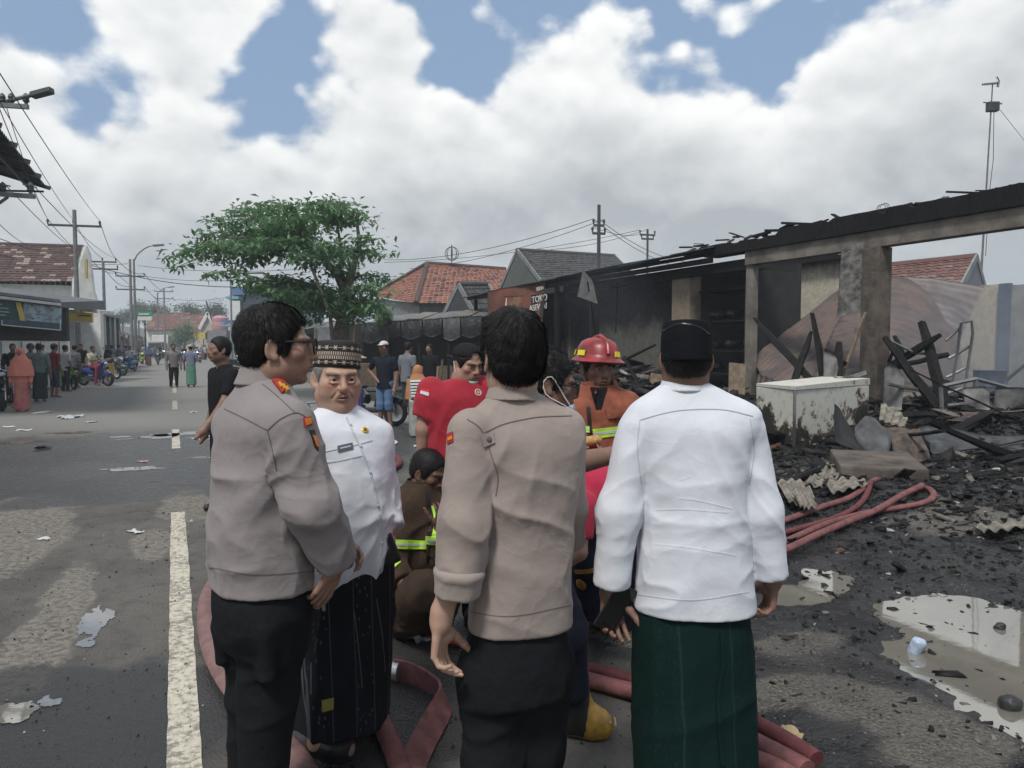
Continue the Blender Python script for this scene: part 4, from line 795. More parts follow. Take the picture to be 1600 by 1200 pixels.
 mb=MB();e_=RD(a1-.1,te-.9,zc-.35);mb.bar(RD(a1-.05,te-.1,zc-.12),RD(a1-.05,te-3,zc-.30),.06,.06);mb.obj('truss',M_darksteel,c)
 for k in range(3):
  mb=MB();mb.torus(RD(a1-.05,te-1.5-k*.5,zc-.1),.22,.025,(CT,ST,0.2),14,5);mb.obj('scroll',M_darksteel,c)
left_side()
def far_end():
 rr=random.Random(6)
 gable_house('far_house','far house with red tiled roof at the street end, left of the cream gable',P(232,491,130),P(296,489,132),P(228,516,124),P(292,514,126),T_red,M_whitewall,8,tile=.6)
 gable_house('far_gable_house','far cream house with red roof and white edged gable above a yellow sign',P(285,492,128),P(324,491,128),P(284,518,122),P(312,519,121),T_red,M_cream,8,tile=.6)
 g=base_thing('white_gable','cream gable front with arched window at the end of the street','gable',P(326,540,120));mb=MB();mb.prism([P(311,545,120),P(345,545,120),P(345,521,120),P(338,515,120),P(325,490,120),P(318,506,120),P(311,520,120)],(0,1,0));mb.obj('wall',M_cream,g);mb=MB();mb.prism([P(321,530,119.9),P(328,530,119.9),P(328,522,119.9),P(324.5,517,119.9),P(321,522,119.9)],(0,-.2,0));mb.obj('window',M_dark,g)
 for a,b in(((325,489),(340,518)),((325,489),(312,514))):mb=MB();mb.bar(P(*a,119.8),P(*b,119.8),.5,.5);mb.obj('gable_trim',M_whitepaint,g)
 y=base_thing('yellow_board','plain yellow board at the end of the street','sign',P(310,540,117));mb=MB();mb.prism([P(300,529,117),P(320,529,117),P(320,519.5,117),P(300,519.5,117)],(0,.3,0));mb.obj('sign_board',M_yellowsign,y)
 for x in(302,318):mb=MB();v=P(x,529,117.2);mb.tube([Vector((v.x,v.y,0)),v],.08,5);mb.obj('sign_post',M_darksteel,y)
 w=base_thing('parked_truck','white box truck standing at the far end of the left row','truck',G(262,556));v=P(262,530,112);mb=MB();mb.box((v.x,v.y,1.9),(2.4,5,2.5));mb.obj('cargo_box',M_whitepaint,w,bevel=.06);mb=MB();mb.box((v.x,v.y-3.3,1.3),(2.1,1.5,1.7));mb.obj('cab',M_greywall,w,bevel=.15);mb=MB();mb.box((v.x,v.y-4.06,1.6),(1.8,.06,.7));mb.obj('windscreen',M_dark,w)
 for dx in(-.9,.9):
  for dy in(-3.2,1.5):mb=MB();mb.torus((v.x+dx,v.y+dy,.42),.3,.13,(1,0,0),14,6);mb.obj('wheel',M_dark,w)
 b=base_thing('blue_building','two storey building with blue top and white sign board right of the street end','building',P(385,540,82));v0,v1=P(357,540,80),P(440,540,84)
 def blk(x0,x1,y0,y1,Y,d,m,nm):a,c=P(x0,y1,Y),P(x1,y0,Y);mb=MB();mb.hexa([Vector((a.x,Y,a.z)),Vector((c.x,Y,a.z)),Vector((c.x,Y+d,a.z)),Vector((a.x,Y+d,a.z)),Vector((a.x,Y,c.z)),Vector((c.x,Y,c.z)),Vector((c.x,Y+d,c.z)),Vector((a.x,Y+d,c.z))]);return mb.obj(nm,m,b)
 blk(360,470,461,563,82,10,mat('pale_blue_wall',(.26,.33,.37),rough=.9,var=.25,vs=.6),'wall');blk(360,470,449,460.8,81,11,M_bluewall,'parapet');blk(353,372,463,467,80,2,mat('cyan_edge',(.16,.38,.46),rough=.8),'canopy');blk(358,375,470,506,79.5,.4,M_whitepaint,'sign_board');blk(375.5,377,470,506,79.5,.5,M_darksteel,'sign_frame');blk(380,396,475,492,81.9,.2,M_greywall,'window');blk(345,362,500,503,78,2,M_bluewall,'canopy');blk(343,362,507,510,77,2,mat('cyan_edge',(.1,.3,.4)),'canopy');blk(376,420,510,514,80,2,M_zinc,'canopy')
 p=base_thing('water_tank','faded pink plastic tank standing on the right shops','tank',P(344,520,95));mb=MB();v=P(344,516,95);mb.lathe([(.0,0),(.95,0),(1.0,.2),(1.0,1.0),(.98,1.05),(1.0,1.1),(.95,1.55),(.5,1.85),(.0,1.9)],v,seg=18);mb.obj('tank_body',mat('faded_pink',(.50,.26,.28),rough=.7,bump=0),p,smooth=True)
 mb=MB();mb.box((v.x,v.y,v.z/2),(2.4,2.2,v.z));mb.obj('tank_plinth',M_greywall,p)
 labels=['low tin roofed shop nearest the tree on the right side of the street','shop with grey awning past the tree on the right','small shop with brown awning toward the far end on the right','farthest low shop on the right row']
 for i,(px0,px1)in enumerate([(455,408),(406,384),(382,365),(363,350)]):
  t0=6.4;s0,s1=st_of(px0,t0)[0],st_of(px1,t0)[0];root=base_thing('street_shop',labels[i],'shop',RD((s0+s1)/2,t0+2),'small shops along the right side of the street');h=2.9+.25*(i%2);mb=MB();rbox(mb,s0,s1,t0+1.4,t0+5,-.1,h);mb.obj('wall',[M_greywall,M_dark][i%2],root);n=5
  for k in range(n):a,c=s0+(s1-s0)*k/n,s0+(s1-s0)*(k+1)/n;sheet('roof_sheet',[[RD(a,t0,h-.5),RD(c,t0,h-.5)],[RD(a,t0+5,h+.6),RD(c,t0+5,h+.6)]],[M_zinc,M_darkzinc,M_rust][(k+i)%3],root,waves=6,amp=.03,nv=3)
  for k in range(4):v=RD(s0+(s1-s0)*(k+.1)/3.2,t0+.1,0);mb=MB();mb.box((v.x,v.y,(h-.5)/2),(.14,.14,h-.5));mb.obj('post',M_wood,root)
  mb=MB();rbox(mb,s0+.3,s1-.3,t0+1.32,t0+1.39,.8,2.3);mb.obj('opening',M_dark,root)
far_end()
# poles, lamps, wires, mast
M_pole=mat('pole_concrete',(.20,.205,.20),rough=.8,var=.3,bump=.1)
def pole(label,px,py_top,Y,r=.10,arms=((.3,1.2),),lamp=None,lean=0.0,m=M_pole,name='utility_pole',cat='utility pole',arm_yaw=None):
 top=P(px,py_top,Y);root=thing(name,label,cat,(top.x,top.y,0),0,None);mb=MB();b=Vector((top.x-lean,top.y,-.1));mb.tube([b,top],[r*1.25,r*.8],8);mb.obj('shaft',m,root,smooth=True)
 ya=arm_yaw if arm_yaw is not None else .25;ax=Vector((math.cos(ya),math.sin(ya),0));ends=[]
 for dz,hw in arms:
  c=top+Vector((0,0,-dz));mb=MB();mb.bar(c-ax*hw,c+ax*hw,.08,.10);mb.obj('crossarm',M_darksteel,root)
  for k in(-1,-.05,.95):q=c+ax*hw*k;mb=MB();mb.lathe([(.0,.04),(.04,.05),(.03,.12),(.06,.16),(.055,.24),(.02,.28),(0,.28)],q,seg=8);mb.obj('insulator',M_darksteel,root,smooth=True);ends.append(q+Vector((0,0,.28)))
 if lamp:
  L_,H_,rise=lamp;mb=MB();pts=[top+Vector((0,0,-.2))]+[top+Vector((L_*t,0,H_*(1-(1-t)**2)*rise))for t in(.15,.3,.5,.75,1)];mb.tube(pts,.05,6);mb.obj('lamp_arm',m,root);e=pts[-1];mb=MB();mb.hexa([e+Vector(q)for q in[(-.1,-.16,-.1),(.75,-.14,-.02),(.75,.14,-.02),(-.1,.16,-.1),(-.1,-.12,.06),(.72,-.1,.12),(.72,.1,.12),(-.1,.12,.06)]]);mb.obj('lamp_head',M_darksteel,root,bevel=.03)
 return top,ends
t2,e2=pole('tall utility pole with one crossarm rising behind the white gable',116,328,36,.11,((.75,1.15),))
t3,e3=pole('thin utility pole with two crossarms right of the white gable',161,408,52,.11,((.05,.85),(.55,.95)))
t4,e4=pole('utility pole with stacked crossarms beside the tall street lamp',203,405,62,.12,((1.4,1.1),(2.5,1.1)))
pole('tall curved street lamp over the left side of the street',209,405,60,.10,(),lamp=(1.7,1.1,1),name='street_lamp',cat='street lamp',m=M_steel)
pole('distant street lamp further down the left side',246,458,112,.12,(),lamp=(1.8,.9,1),name='street_lamp',cat='street lamp',m=M_steel);t5,e5=pole('distant utility pole with two crossarms down the street',256,450,105,.13,((.5,1.2),(1.5,1.2)))
pole('dark leaning pole at the end of the street',322,470,100,.13,(),lean=-2.2,m=M_darksteel);pole('plain pole rising beside the blue building',360,418,76,.10,())
t6,e6=pole('dark wooden pole with short arms behind the tin roofed shop',936,320,33,.09,((.9,.25),(1.25,.3)),m=M_darksteel);t7,e7=pole('short far pole with insulators behind the tin roofed shop',1012,358,46,.08,((.35,.5),(.6,.4)),m=M_darksteel)
cA=P(-38,168,17.5);root=thing('street_lamp','street lamp head on a straight arm with crossarms below at the top left edge','street lamp',(cA.x,cA.y,0));mb=MB();mb.tube([Vector((cA.x,cA.y,-.1)),P(-38,120,17.5)],[.15,.10],8);mb.obj('shaft',M_pole,root,smooth=True)
mb=MB();mb.tube([P(-38,170,17.5),P(52,148,17.2)],.045,7);mb.obj('lamp_arm',M_steel,root);e=P(50,148,17.2);ez=P(81,142,17.1);mb=MB();d=(ez-e);u=Vector((0,.12,0));w=Vector((0,0,.075))
mb.hexa([e-u-w,ez-u-w*.6,ez+u-w*.6,e+u-w,e-u*.8+w*.6,ez-u*.8+w,ez+u*.8+w,e+u*.8+w*.6]);mb.obj('lamp_head',M_darksteel,root,bevel=.02)
ea=[]
for ya,yb,xs,Yq in((164,167,(4,18,41),17.3),(303,307,(5,48),17.0)):
 mb=MB();mb.bar(P(-60,ya-4,Yq),P(54 if ya>200 else 44,yb,Yq),.09,.10);mb.obj('crossarm',M_steel,root)
 for x in xs:
  q=P(x,yb-3 if ya>200 else yb-2,Yq);mb=MB();mb.lathe([(0,0),(.05,0),(.035,.06),(.075,.10),(.06,.16),(.075,.19),(.05,.25),(.015,.28),(0,.28)],q,seg=9);mb.obj('insulator',M_darksteel,root,smooth=True);ea.append(q+Vector((0,0,.28)))
mb=MB();mb.bar(P(-30,338,17.1),P(12,308,17),.05);mb.obj('brace',M_steel,root);mb=MB();mb.bar(P(36,288,17),P(57,293,17),.03);mb.obj('arc_horn',M_steel,root);mb=MB();mb.bar(P(-5,286,17),P(16,291,17),.03);mb.obj('arc_horn',M_steel,root)
def wire(a,b,sag,r=.012,n=14):
 a,b=Vector(a),Vector(b);return[a.lerp(b,t)+Vector((0,0,-sag*4*t*(1-t)))for t in np.linspace(0,1,n)],r
def wires(label,lst,labels=None):
 for i,(a,b,sag,r)in enumerate(lst):
  mb=MB();mb.tube(wire(a,b,sag)[0],r,5);o=mb.obj('overhead_wire',M_wire);tag(o,labels[i]if labels else label,'wire','overhead wires along the street')
bk=lambda v,px,py,Y:P(px,py,Y)
wires('overhead wire running down the left side of the street from the top left',[(P(-60,20,9.5),e2[2],.15,.010),(P(-80,20,10),e2[1],.15,.010),(P(-30,95,12),e2[0],.2,.010),(ea[0],e2[0],.3,.010),(ea[3],e3[0],.3,.011),(ea[4],e3[2],.3,.011),(P(-60,346,17),P(135,385,40),.5,.012),(P(-20,330,20),P(60,384,38),.3,.011)],['rightmost wire sweeping down from the left edge to the pole behind the white gable','second wire from the right running from the top left edge to the gable pole','third wire at the left, starting below the two steep ones','wire leaving the leftmost insulator of the upper crossarm at the left edge','wire leaving the left insulator of the lower crossarm at the left edge','wire leaving the right insulator of the lower crossarm at the left edge','nearly level cable at the left edge above the brown tiled roof','short cable falling from the left edge to the brown roof ridge'])
wires('overhead wire between the poles down the left side',[(e2[0],e3[0],.3,.016),(e2[1],e3[1],.3,.016),(e2[2],e3[2],.3,.016),(e3[0],e4[0],.4,.02),(e3[2],e4[2],.4,.02),(e3[4],e4[4],.5,.022),(e4[0],e5[0],.8,.022),(e4[2],e5[2],.8,.022),(e4[5],e5[5],1,.022)])
wires('overhead cable crossing the street from the left poles to the tree',[(P(120,407,45),P(410,448,40),.5,.022),(P(-40,392,36),P(200,412,60),.3,.02),(P(215,415,60),P(560,412,52),.5,.018),(P(215,430,60),P(420,432,60),.4,.018),(P(262,466,105),P(380,459,80),.5,.024)],['thick dark cable crossing over the street from the left to the tree','cable rising over the brown roof ridge toward the far poles','highest thin cable passing behind the shade tree crown','lower thin cable from the tall street lamp to the tree','far slack cable reaching the blue building'])
wires('overhead wire above the orange roof and the grey roof house',[(P(600,406,50),e6[0],.5,.016),(P(600,410,50),e7[0],.4,.016),(P(640,420,46),e6[2],.4,.014),(e6[0],P(1100,425,40),.5,.014),(e6[1],P(1080,410,40),.4,.014),(e6[3],e7[3],.2,.014),(P(860,390,40),t7,.2,.014)],['upper wire over the orange roof to the dark wooden pole','long wire over the orange roof to the short far pole','slack wire from the orange roof up to the dark wooden pole','wire falling right from the upper arm of the dark wooden pole','steeper wire falling right from the dark wooden pole','short wire between the dark wooden pole and the short far pole','wire rising over the grey roof ridge to the short far pole'])
def mast():
 Y=24.5;root=base_thing('antenna_mast','tall thin antenna mast with television aerials behind the burnt shop','antenna',P(1535,540,Y));b,t=P(1533,430,Y),P(1551,130,Y);mb=MB();mb.tube([Vector((b.x-.12,b.y,0)),b,t],[.045,.04,.022],6);mb.obj('mast_pole',M_steel,root)
 def aer(cx,cy,x0,x1,slope,n,h,nm):mb=MB();mb.tube([P(x0,cy+slope,Y),P(x1,cy-slope,Y)],.022,5);[mb.tube([P(x0+(x1-x0)*i/(n-1),cy+slope-2*slope*i/(n-1)-h*(.6+.4*i/n),Y-.15),P(x0+(x1-x0)*i/(n-1),cy+slope-2*slope*i/(n-1)+h*(.6+.4*i/n),Y+.15)],.014,4)for i in range(n)];mb.obj(nm,M_steel,root)
 aer(1550,131,1535,1558,1,8,2.5,'aerial');aer(1550,161,1537,1565,-1,5,1.2,'aerial');mb=MB()
 for k in(-5,0,5):mb.tube([P(1557+k*.3,120,Y+k*.08),P(1561+k*.2,128,Y+k*.1),P(1559+k*.3,136,Y+k*.08)],.016,4)
 mb.obj('reflector',M_steel,root);mb=MB();v=P(1551,167,Y);mb.box(v,(.35,.2,.3));mb.obj('booster_box',M_darksteel,root,bevel=.02)
 mb=MB();mb.tube([P(1563,172,Y),P(1640,270,Y+2)],.008,4);mb.obj('guy_wire',M_wire,root);mb=MB();mb.tube([P(1553,175,Y),P(1552,250,Y),P(1546,300,Y),P(1540,400,Y)],.012,4);mb.obj('cable',M_wire,root)
mast()
# trees
M_leaf=mat('tree_leaf',(.14,.26,.115),rough=.5,var=.5,vs=1.4,bump=0,col2=(.08,.165,.08),spec=.35);M_leaf2=mat('far_leaf',(.085,.13,.055),rough=.7,var=.4,vs=.3,bump=0);M_bark=mat('grey_bark',(.19,.17,.14),rough=.9,var=.5,vs=7,bump=.8,bs=25,bd=.03)
def leaves(name,pts,size,m,parent,seed=0,flat=.5,per=1):
 r=np.random.default_rng(seed);n=len(pts);c=np.asarray(pts);L_=size*r.uniform(.6,1.3,n);az=r.uniform(0,6.283,n);dip=r.normal(-.25,flat,n)
 u=np.stack([np.cos(az)*np.cos(dip),np.sin(az)*np.cos(dip),np.sin(dip)],1);s_=np.stack([-np.sin(az),np.cos(az),r.normal(0,.35,n)],1);s_/=np.linalg.norm(s_,axis=1,keepdims=True);w=L_[:,None]*.24
 nz=np.cross(u,s_);V=np.stack([c,c+u*L_[:,None]*.5+s_*w+nz*L_[:,None]*.06,c+u*L_[:,None]-np.array([0,0,1])*L_[:,None]*.12,c+u*L_[:,None]*.5-s_*w+nz*L_[:,None]*.06],1).reshape(-1,3)
 i=np.arange(n)*4;return link(name,arr_mesh(name,V,[np.stack([i,i+1,i+2],1),np.stack([i,i+2,i+3],1)],m,False),parent)
def big_tree():
 Y=22.5;root=base_thing('shade_tree','large leafy roadside tree with spreading tiers of branches','tree',P(535,560,Y));r=np.random.default_rng(11);q=lambda x,y,d=0:P(x,y,Y+d)
 base=q(532,560);base.z=-.1;limbs=[([base,q(533,520),q(538,490),q(540,455),q(528,430),q(505,405),q(470,385)],.27),([q(540,455),q(548,430),q(556,405),q(562,380),q(558,350)],.15),([q(538,490),q(545,470),q(560,470,-.6),q(575,462,-1)],.09),([q(533,500),q(520,492,.3),q(505,488,.6)],.10),([q(528,430),q(535,400,.6),q(530,370,1),q(525,335,1)],.10)]
 mb=MB()
 for pts,r0 in limbs:mb.tube(pts,[r0*(1-.75*i/(len(pts)-1))*(1+.18*math.sin(i*2.3))for i in range(len(pts))],9)
 for k in range(10):a=q(522+r.uniform(0,26),485+r.uniform(-14,14),r.uniform(-.3,.3));mb.ball(a,(r.uniform(.12,.28),.2,r.uniform(.12,.25)),8,6)
 mb.obj('trunk',M_bark,root,smooth=True)
 tips=[(262,405,0),(275,418,-1),(310,372,1.5),(300,395,-1.5),(330,345,1),(330,428,-1.5),(360,330,0),(380,325,2),(365,420,1),(390,440,-1),(405,318,-1.5),(430,316,2),(430,440,1.5),(455,322,-2),(480,316,1),(500,318,-2),(520,311,0),(535,318,2),(550,330,-1),(566,345,1),(572,372,-1.5),(590,400,1),(600,436,1.5),(585,445,-2),(400,455,2),(470,462,-2),(430,458,-2.2),(375,395,-2.5),(420,380,-3),(460,400,-3),(500,380,-3),(590,470,-.6),(560,490,-1.4),(480,450,3),(500,470,2),(395,452,1),(425,470,0),(455,478,1),(490,498,-1),(585,475,0),(570,500,0),(545,505,-1.5),(440,430,-1),(400,410,0),(450,360,3),(510,350,3),(560,400,2.5),(420,350,-2.5),(470,340,-2.5),(350,385,2.5),(345,410,.3),(478,480,-1.5),(500,492,.8),(575,486,-2),(465,470,.6),(470,485,1.5)]
 cen=[q(505,470),q(505,405),q(540,440),q(556,395),q(470,385),q(525,350),q(540,480)];pts=[];tw=MB()
 for x,y,d in tips:
  t=q(x,y,d);c=min(cen,key=lambda v:(v-t).length+.5*abs(v.z-t.z+.6));n=max(3,int((t-c).length/.14));mid=c.lerp(t,.55)+Vector((0,0,.35*(t-c).length*.35));tw.tube([c,mid,t],[.045,.028,.008],5)
  for i in range(n+1):
   u=i/n;p_=c*(1-u)**2+mid*2*u*(1-u)+t*u*u;w=.14+.60*math.sin(math.pi*min(1,u*.85+.12));k=int(9+10*w)
   if u<.12:continue
   pts.append(np.array(p_)+r.normal(0,1,(k,3))*np.array([w*.62,w*.75,.065]))
 tw.obj('branch',M_bark,root);pts=np.concatenate(pts);o=leaves('crown',pts,.22,M_leaf,root,3);return root
big_tree()
for m_,w_ in((M_leaf,.38),(M_leaf2,.3)):
 N,L,bb=mnodes(m_);t_=N.new('ShaderNodeBsdfTranslucent');x_=N.new('ShaderNodeMixShader');x_.inputs[0].default_value=w_;src=bb.inputs['Base Color'].links[0].from_socket;L.new(src,t_.inputs[0]);o_=[n for n in N if n.type=='OUTPUT_MATERIAL'][0];L.new(bb.outputs[0],x_.inputs[1]);L.new(t_.outputs[0],x_.inputs[2]);L.new(x_.outputs[0],o_.inputs[0])
st_=base_thing('propped_pole','pale bamboo pole leaning against the shade tree','pole',P(512,560,21));mb=MB();mb.tube([P(516,492,21.3),P(484,410,21.2)],[.055,.04],7);mb.obj('bamboo',mat('pale_bamboo',(.36,.33,.25),rough=.7,var=.3),st_);mb=MB();mb.tube([P(516,493,21.3),P(522,560,21.3)],.055,7);mb.obj('lower_pole',M_wood,st_)
def far_tree(label,px,py_top,w_px,h_px,Y,n,seed,m=M_leaf2,size=None,name='far_tree'):
 root=base_thing(name,label,'tree',P(px,540,Y));r=np.random.default_rng(seed);k=Y/F;top=P(px,py_top,Y);W=w_px*k/2;H=h_px*k;pts=[]
 for j in range(9):c=np.array([top.x+r.normal(0,W*.45),Y+r.normal(0,W*.45),top.z-H*r.uniform(.22,.75)]);pts.append(c+r.normal(0,1,(n//9,3))*np.array([W*.28,W*.28,H*.13]))
 leaves('crown',np.concatenate(pts),size or W*.18,m,root,seed);mb=MB();mb.tube([Vector((top.x,Y,-.1)),Vector((top.x+.2,Y,top.z-H*.4))],[W*.09,W*.05],6);mb.obj('trunk',M_bark,root)
for i,q in enumerate([('far round tree behind the green sign',215,468,40,40,175,2400),('far tree left of the distant poles',250,472,34,36,170,2000),('far pale green tree over the red roofs',300,471,44,44,165,2400),('broad far tree beside the leaning pole',335,473,40,50,160,2400),('far low tree behind the left shops',190,480,40,30,180,1600),('far tree behind the blue building',372,476,34,40,150,1500)]):far_tree(*q,seed=20+i)
far_tree('dark green bushy tree at the end of the street before the red roofs',287,499,36,48,110,2600,31,M_leaf);far_tree('small dark shrub tree beside the blue building',383,490,26,44,70,1400,33,M_leaf);far_tree('low leafy shrub beside the stall roof',600,478,30,30,30,1400,35,M_leaf,.12)
# far land
mb=MB();r=random.Random(2);vs=[]
for i in range(61):x=-420+i*16;vs+=[(x,420,-1),(x,430,9+5*math.sin(i*.7)+r.uniform(-2,3)),(x,520,8)]
mb.add(vs,[(i*3+k,i*3+3+k,i*3+4+k,i*3+1+k)for i in range(60)for k in range(2)]);tag(mb.obj('far_woodland',mat('far_woodland_green',(.06,.085,.05),rough=.9,var=.5,vs=.12,bump=.5,bs=.8,bd=2)),kind='structure')
# PEOPLE
def cut(s,c,d,R=.11,k=.004,n=2):
 if n and R==.11:
  ch=S();ch.ops=s.ops[-n:];kk=ch.ops[0][1];s.ops=s.ops[:-n];cut(ch,c,d,R,k,0)
  if s.ops:s.ops.append(('u',kk,ch.eval))
  else:s.ops=ch.ops
  return s
 c=s.pt(c).astype(np.float32);d=np.array(d,float);d=(s.R@(d/np.linalg.norm(d))).astype(np.float32);R*=s.s
 s.ops.append(('s',k,lambda p:np.maximum(-((p-c)@d),np.linalg.norm(p-c,axis=1)-R)));return s
SKIN={}
def skin(name,col):SKIN[name]=mat(name,col,rough=.52,var=.10,vs=30,bump=.12,bs=220,bd=.002,tint=True,sss=.12,spec=.4);return SKIN[name]
skin('skin_light',(.42,.265,.195));skin('skin_tan',(.32,.19,.135));skin('skin_brown',(.215,.126,.09));skin('skin_dark',(.125,.067,.046))
M_hair=mat('black_hair',(.009,.008,.008),rough=.6,spec=.25,var=.4,vs=90,bump=.5,bs=260,bd=.003,stretch=(1,1,.25))
M_greyhair=mat('grey_hair',(.22,.21,.20),rough=.6,var=.5,vs=120,bump=.4,bs=300,bd=.002)
M_eye=mat('eye_white',(.55,.50,.46),rough=.25,var=.1,bump=0);M_iris=mat('iris',(.012,.008,.006),rough=.12,var=.2,bump=0)
def cloth(name,col,bs=26,bump=.22,bd=.012,rough=.85,var=.08,**k):return mat(name,col,rough=rough,var=var,vs=9,bump=bump,bs=bs,bd=bd,sheen=.1 if max(col)>.1 else 0,spec=.25 if max(col)>.1 else .12,**k)
M_pol1=cloth('grey_uniform_cloth',(.250,.222,.218),wrinkle=.13);M_pol2=cloth('brown_uniform_cloth',(.30,.250,.222),wrinkle=.13)
M_seam1=cloth('uniform_seam',(.14,.12,.112));M_black=cloth('black_trouser_cloth',(.011,.012,.014),bump=.4,wrinkle=.13)
M_white=cloth('white_shirt_cloth',(.66,.68,.73),bump=.22,bs=18,wrinkle=.07);M_whiteseam=cloth('white_seam',(.52,.54,.58))
M_red=cloth('red_tee_cloth',(.33,.020,.034),wrinkle=.12);M_redb=cloth('crimson_tee_cloth',(.40,.022,.058))
M_orange=cloth('orange_fire_coat',(.27,.085,.048),bs=40,var=.45,wrinkle=.2);M_brown=cloth('brown_fire_coat',(.060,.040,.028),bs=40,var=.35,wrinkle=.2)
M_lime=mat('lime_reflective',(.42,.72,.06),rough=.4,var=.15,bump=.1);M_silver=mat('silver_reflective',(.5,.52,.5),rough=.35,var=.2)
M_gold=mat('gold_badge',(.75,.42,.06),rough=.35,metal=.3,var=.2);M_patchred=mat('patch_red',(.35,.03,.025),rough=.8);M_patchor=mat('patch_orange',(.65,.2,.03),rough=.8)
M_blackp=mat('black_plastic',(.012,.012,.013),rough=.3,var=.2,bump=.05);M_navy=cloth('navy_trouser_cloth',(.016,.019,.032))
M_green=cloth('dark_green_sarong',(.004,.017,.015),bump=.3);M_greenp=cloth('sarong_print_green',(.022,.055,.045),bump=.1)
M_ksar=cloth('black_sarong',(.011,.012,.015),bump=.3);M_ksarp=cloth('sarong_print_grey',(.085,.090,.095),bump=.1)
M_bread=mat('fried_bread',(.55,.30,.10),rough=.6,var=.5,vs=60,bump=.6,bs=60)
M_mint=mat('mint_mask',(.35,.62,.55),rough=.8);M_clothwhite=mat('white_elastic',(.7,.7,.68),rough=.8)
M_yellowrub=mat('yellow_rubber',(.42,.24,.035),rough=.5,var=.45,vs=30,bump=.3,bs=60);M_blackrub=mat('black_rubber',(.014,.014,.014),rough=.5,var=.3)
M_fez=cloth('black_velvet',(.007,.008,.010),bump=.25,bs=60)
def woven(m,base,pr,bands,sc,thr):
 N,L,b=mnodes(m);tc=N.new('ShaderNodeTexCoord');sp=N.new('ShaderNodeSeparateXYZ');L.new(tc.outputs['Object'],sp.inputs[0])
 def mm(op,a,b_=0.0):
  n=N.new('ShaderNodeMath');n.operation=op
  for i,v in enumerate((a,b_)):
   if isinstance(v,bpy.types.NodeSocket):L.new(v,n.inputs[i])
   else:n.inputs[i].default_value=v
  return n.outputs[0]
 x=mm('ADD',sp.outputs[0],mm('MULTIPLY',sp.outputs[1],.6));bnd=mm('GREATER_THAN',mm('SINE',mm('MULTIPLY',x,bands)),.1)
 mp=N.new('ShaderNodeMapping');mp.inputs['Scale'].default_value=(sc,sc,sc*.42);L.new(tc.outputs['Object'],mp.inputs[0]);v=N.new('ShaderNodeTexVoronoi');v.feature='DISTANCE_TO_EDGE';L.new(mp.outputs[0],v.inputs[0]);v.inputs['Scale'].default_value=1
 v2=N.new('ShaderNodeTexVoronoi');L.new(mp.outputs[0],v2.inputs[0]);v2.inputs['Scale'].default_value=2.3
 k=mm('MULTIPLY',mm('MAXIMUM',mm('LESS_THAN',v.outputs['Distance'],thr),mm('LESS_THAN',v2.outputs['Distance'],.20)),bnd)
 edge=mm('LESS_THAN',mm('ABSOLUTE',mm('SUBTRACT',mm('SINE',mm('MULTIPLY',x,bands)),.1)),.07);k=mm('MAXIMUM',k,edge)
 mx=N.new('ShaderNodeMix');mx.data_type='RGBA';L.new(k,mx.inputs[0]);mx.inputs[6].default_value=tuple(base)+(1,);mx.inputs[7].default_value=tuple(pr)+(1,);L.new(mx.outputs[2],b.inputs['Base Color'])
woven(M_ksar,(.011,.012,.015),(.060,.063,.068),34,24,.0);woven(M_green,(.004,.017,.015),(.009,.030,.025),22,40,.0)
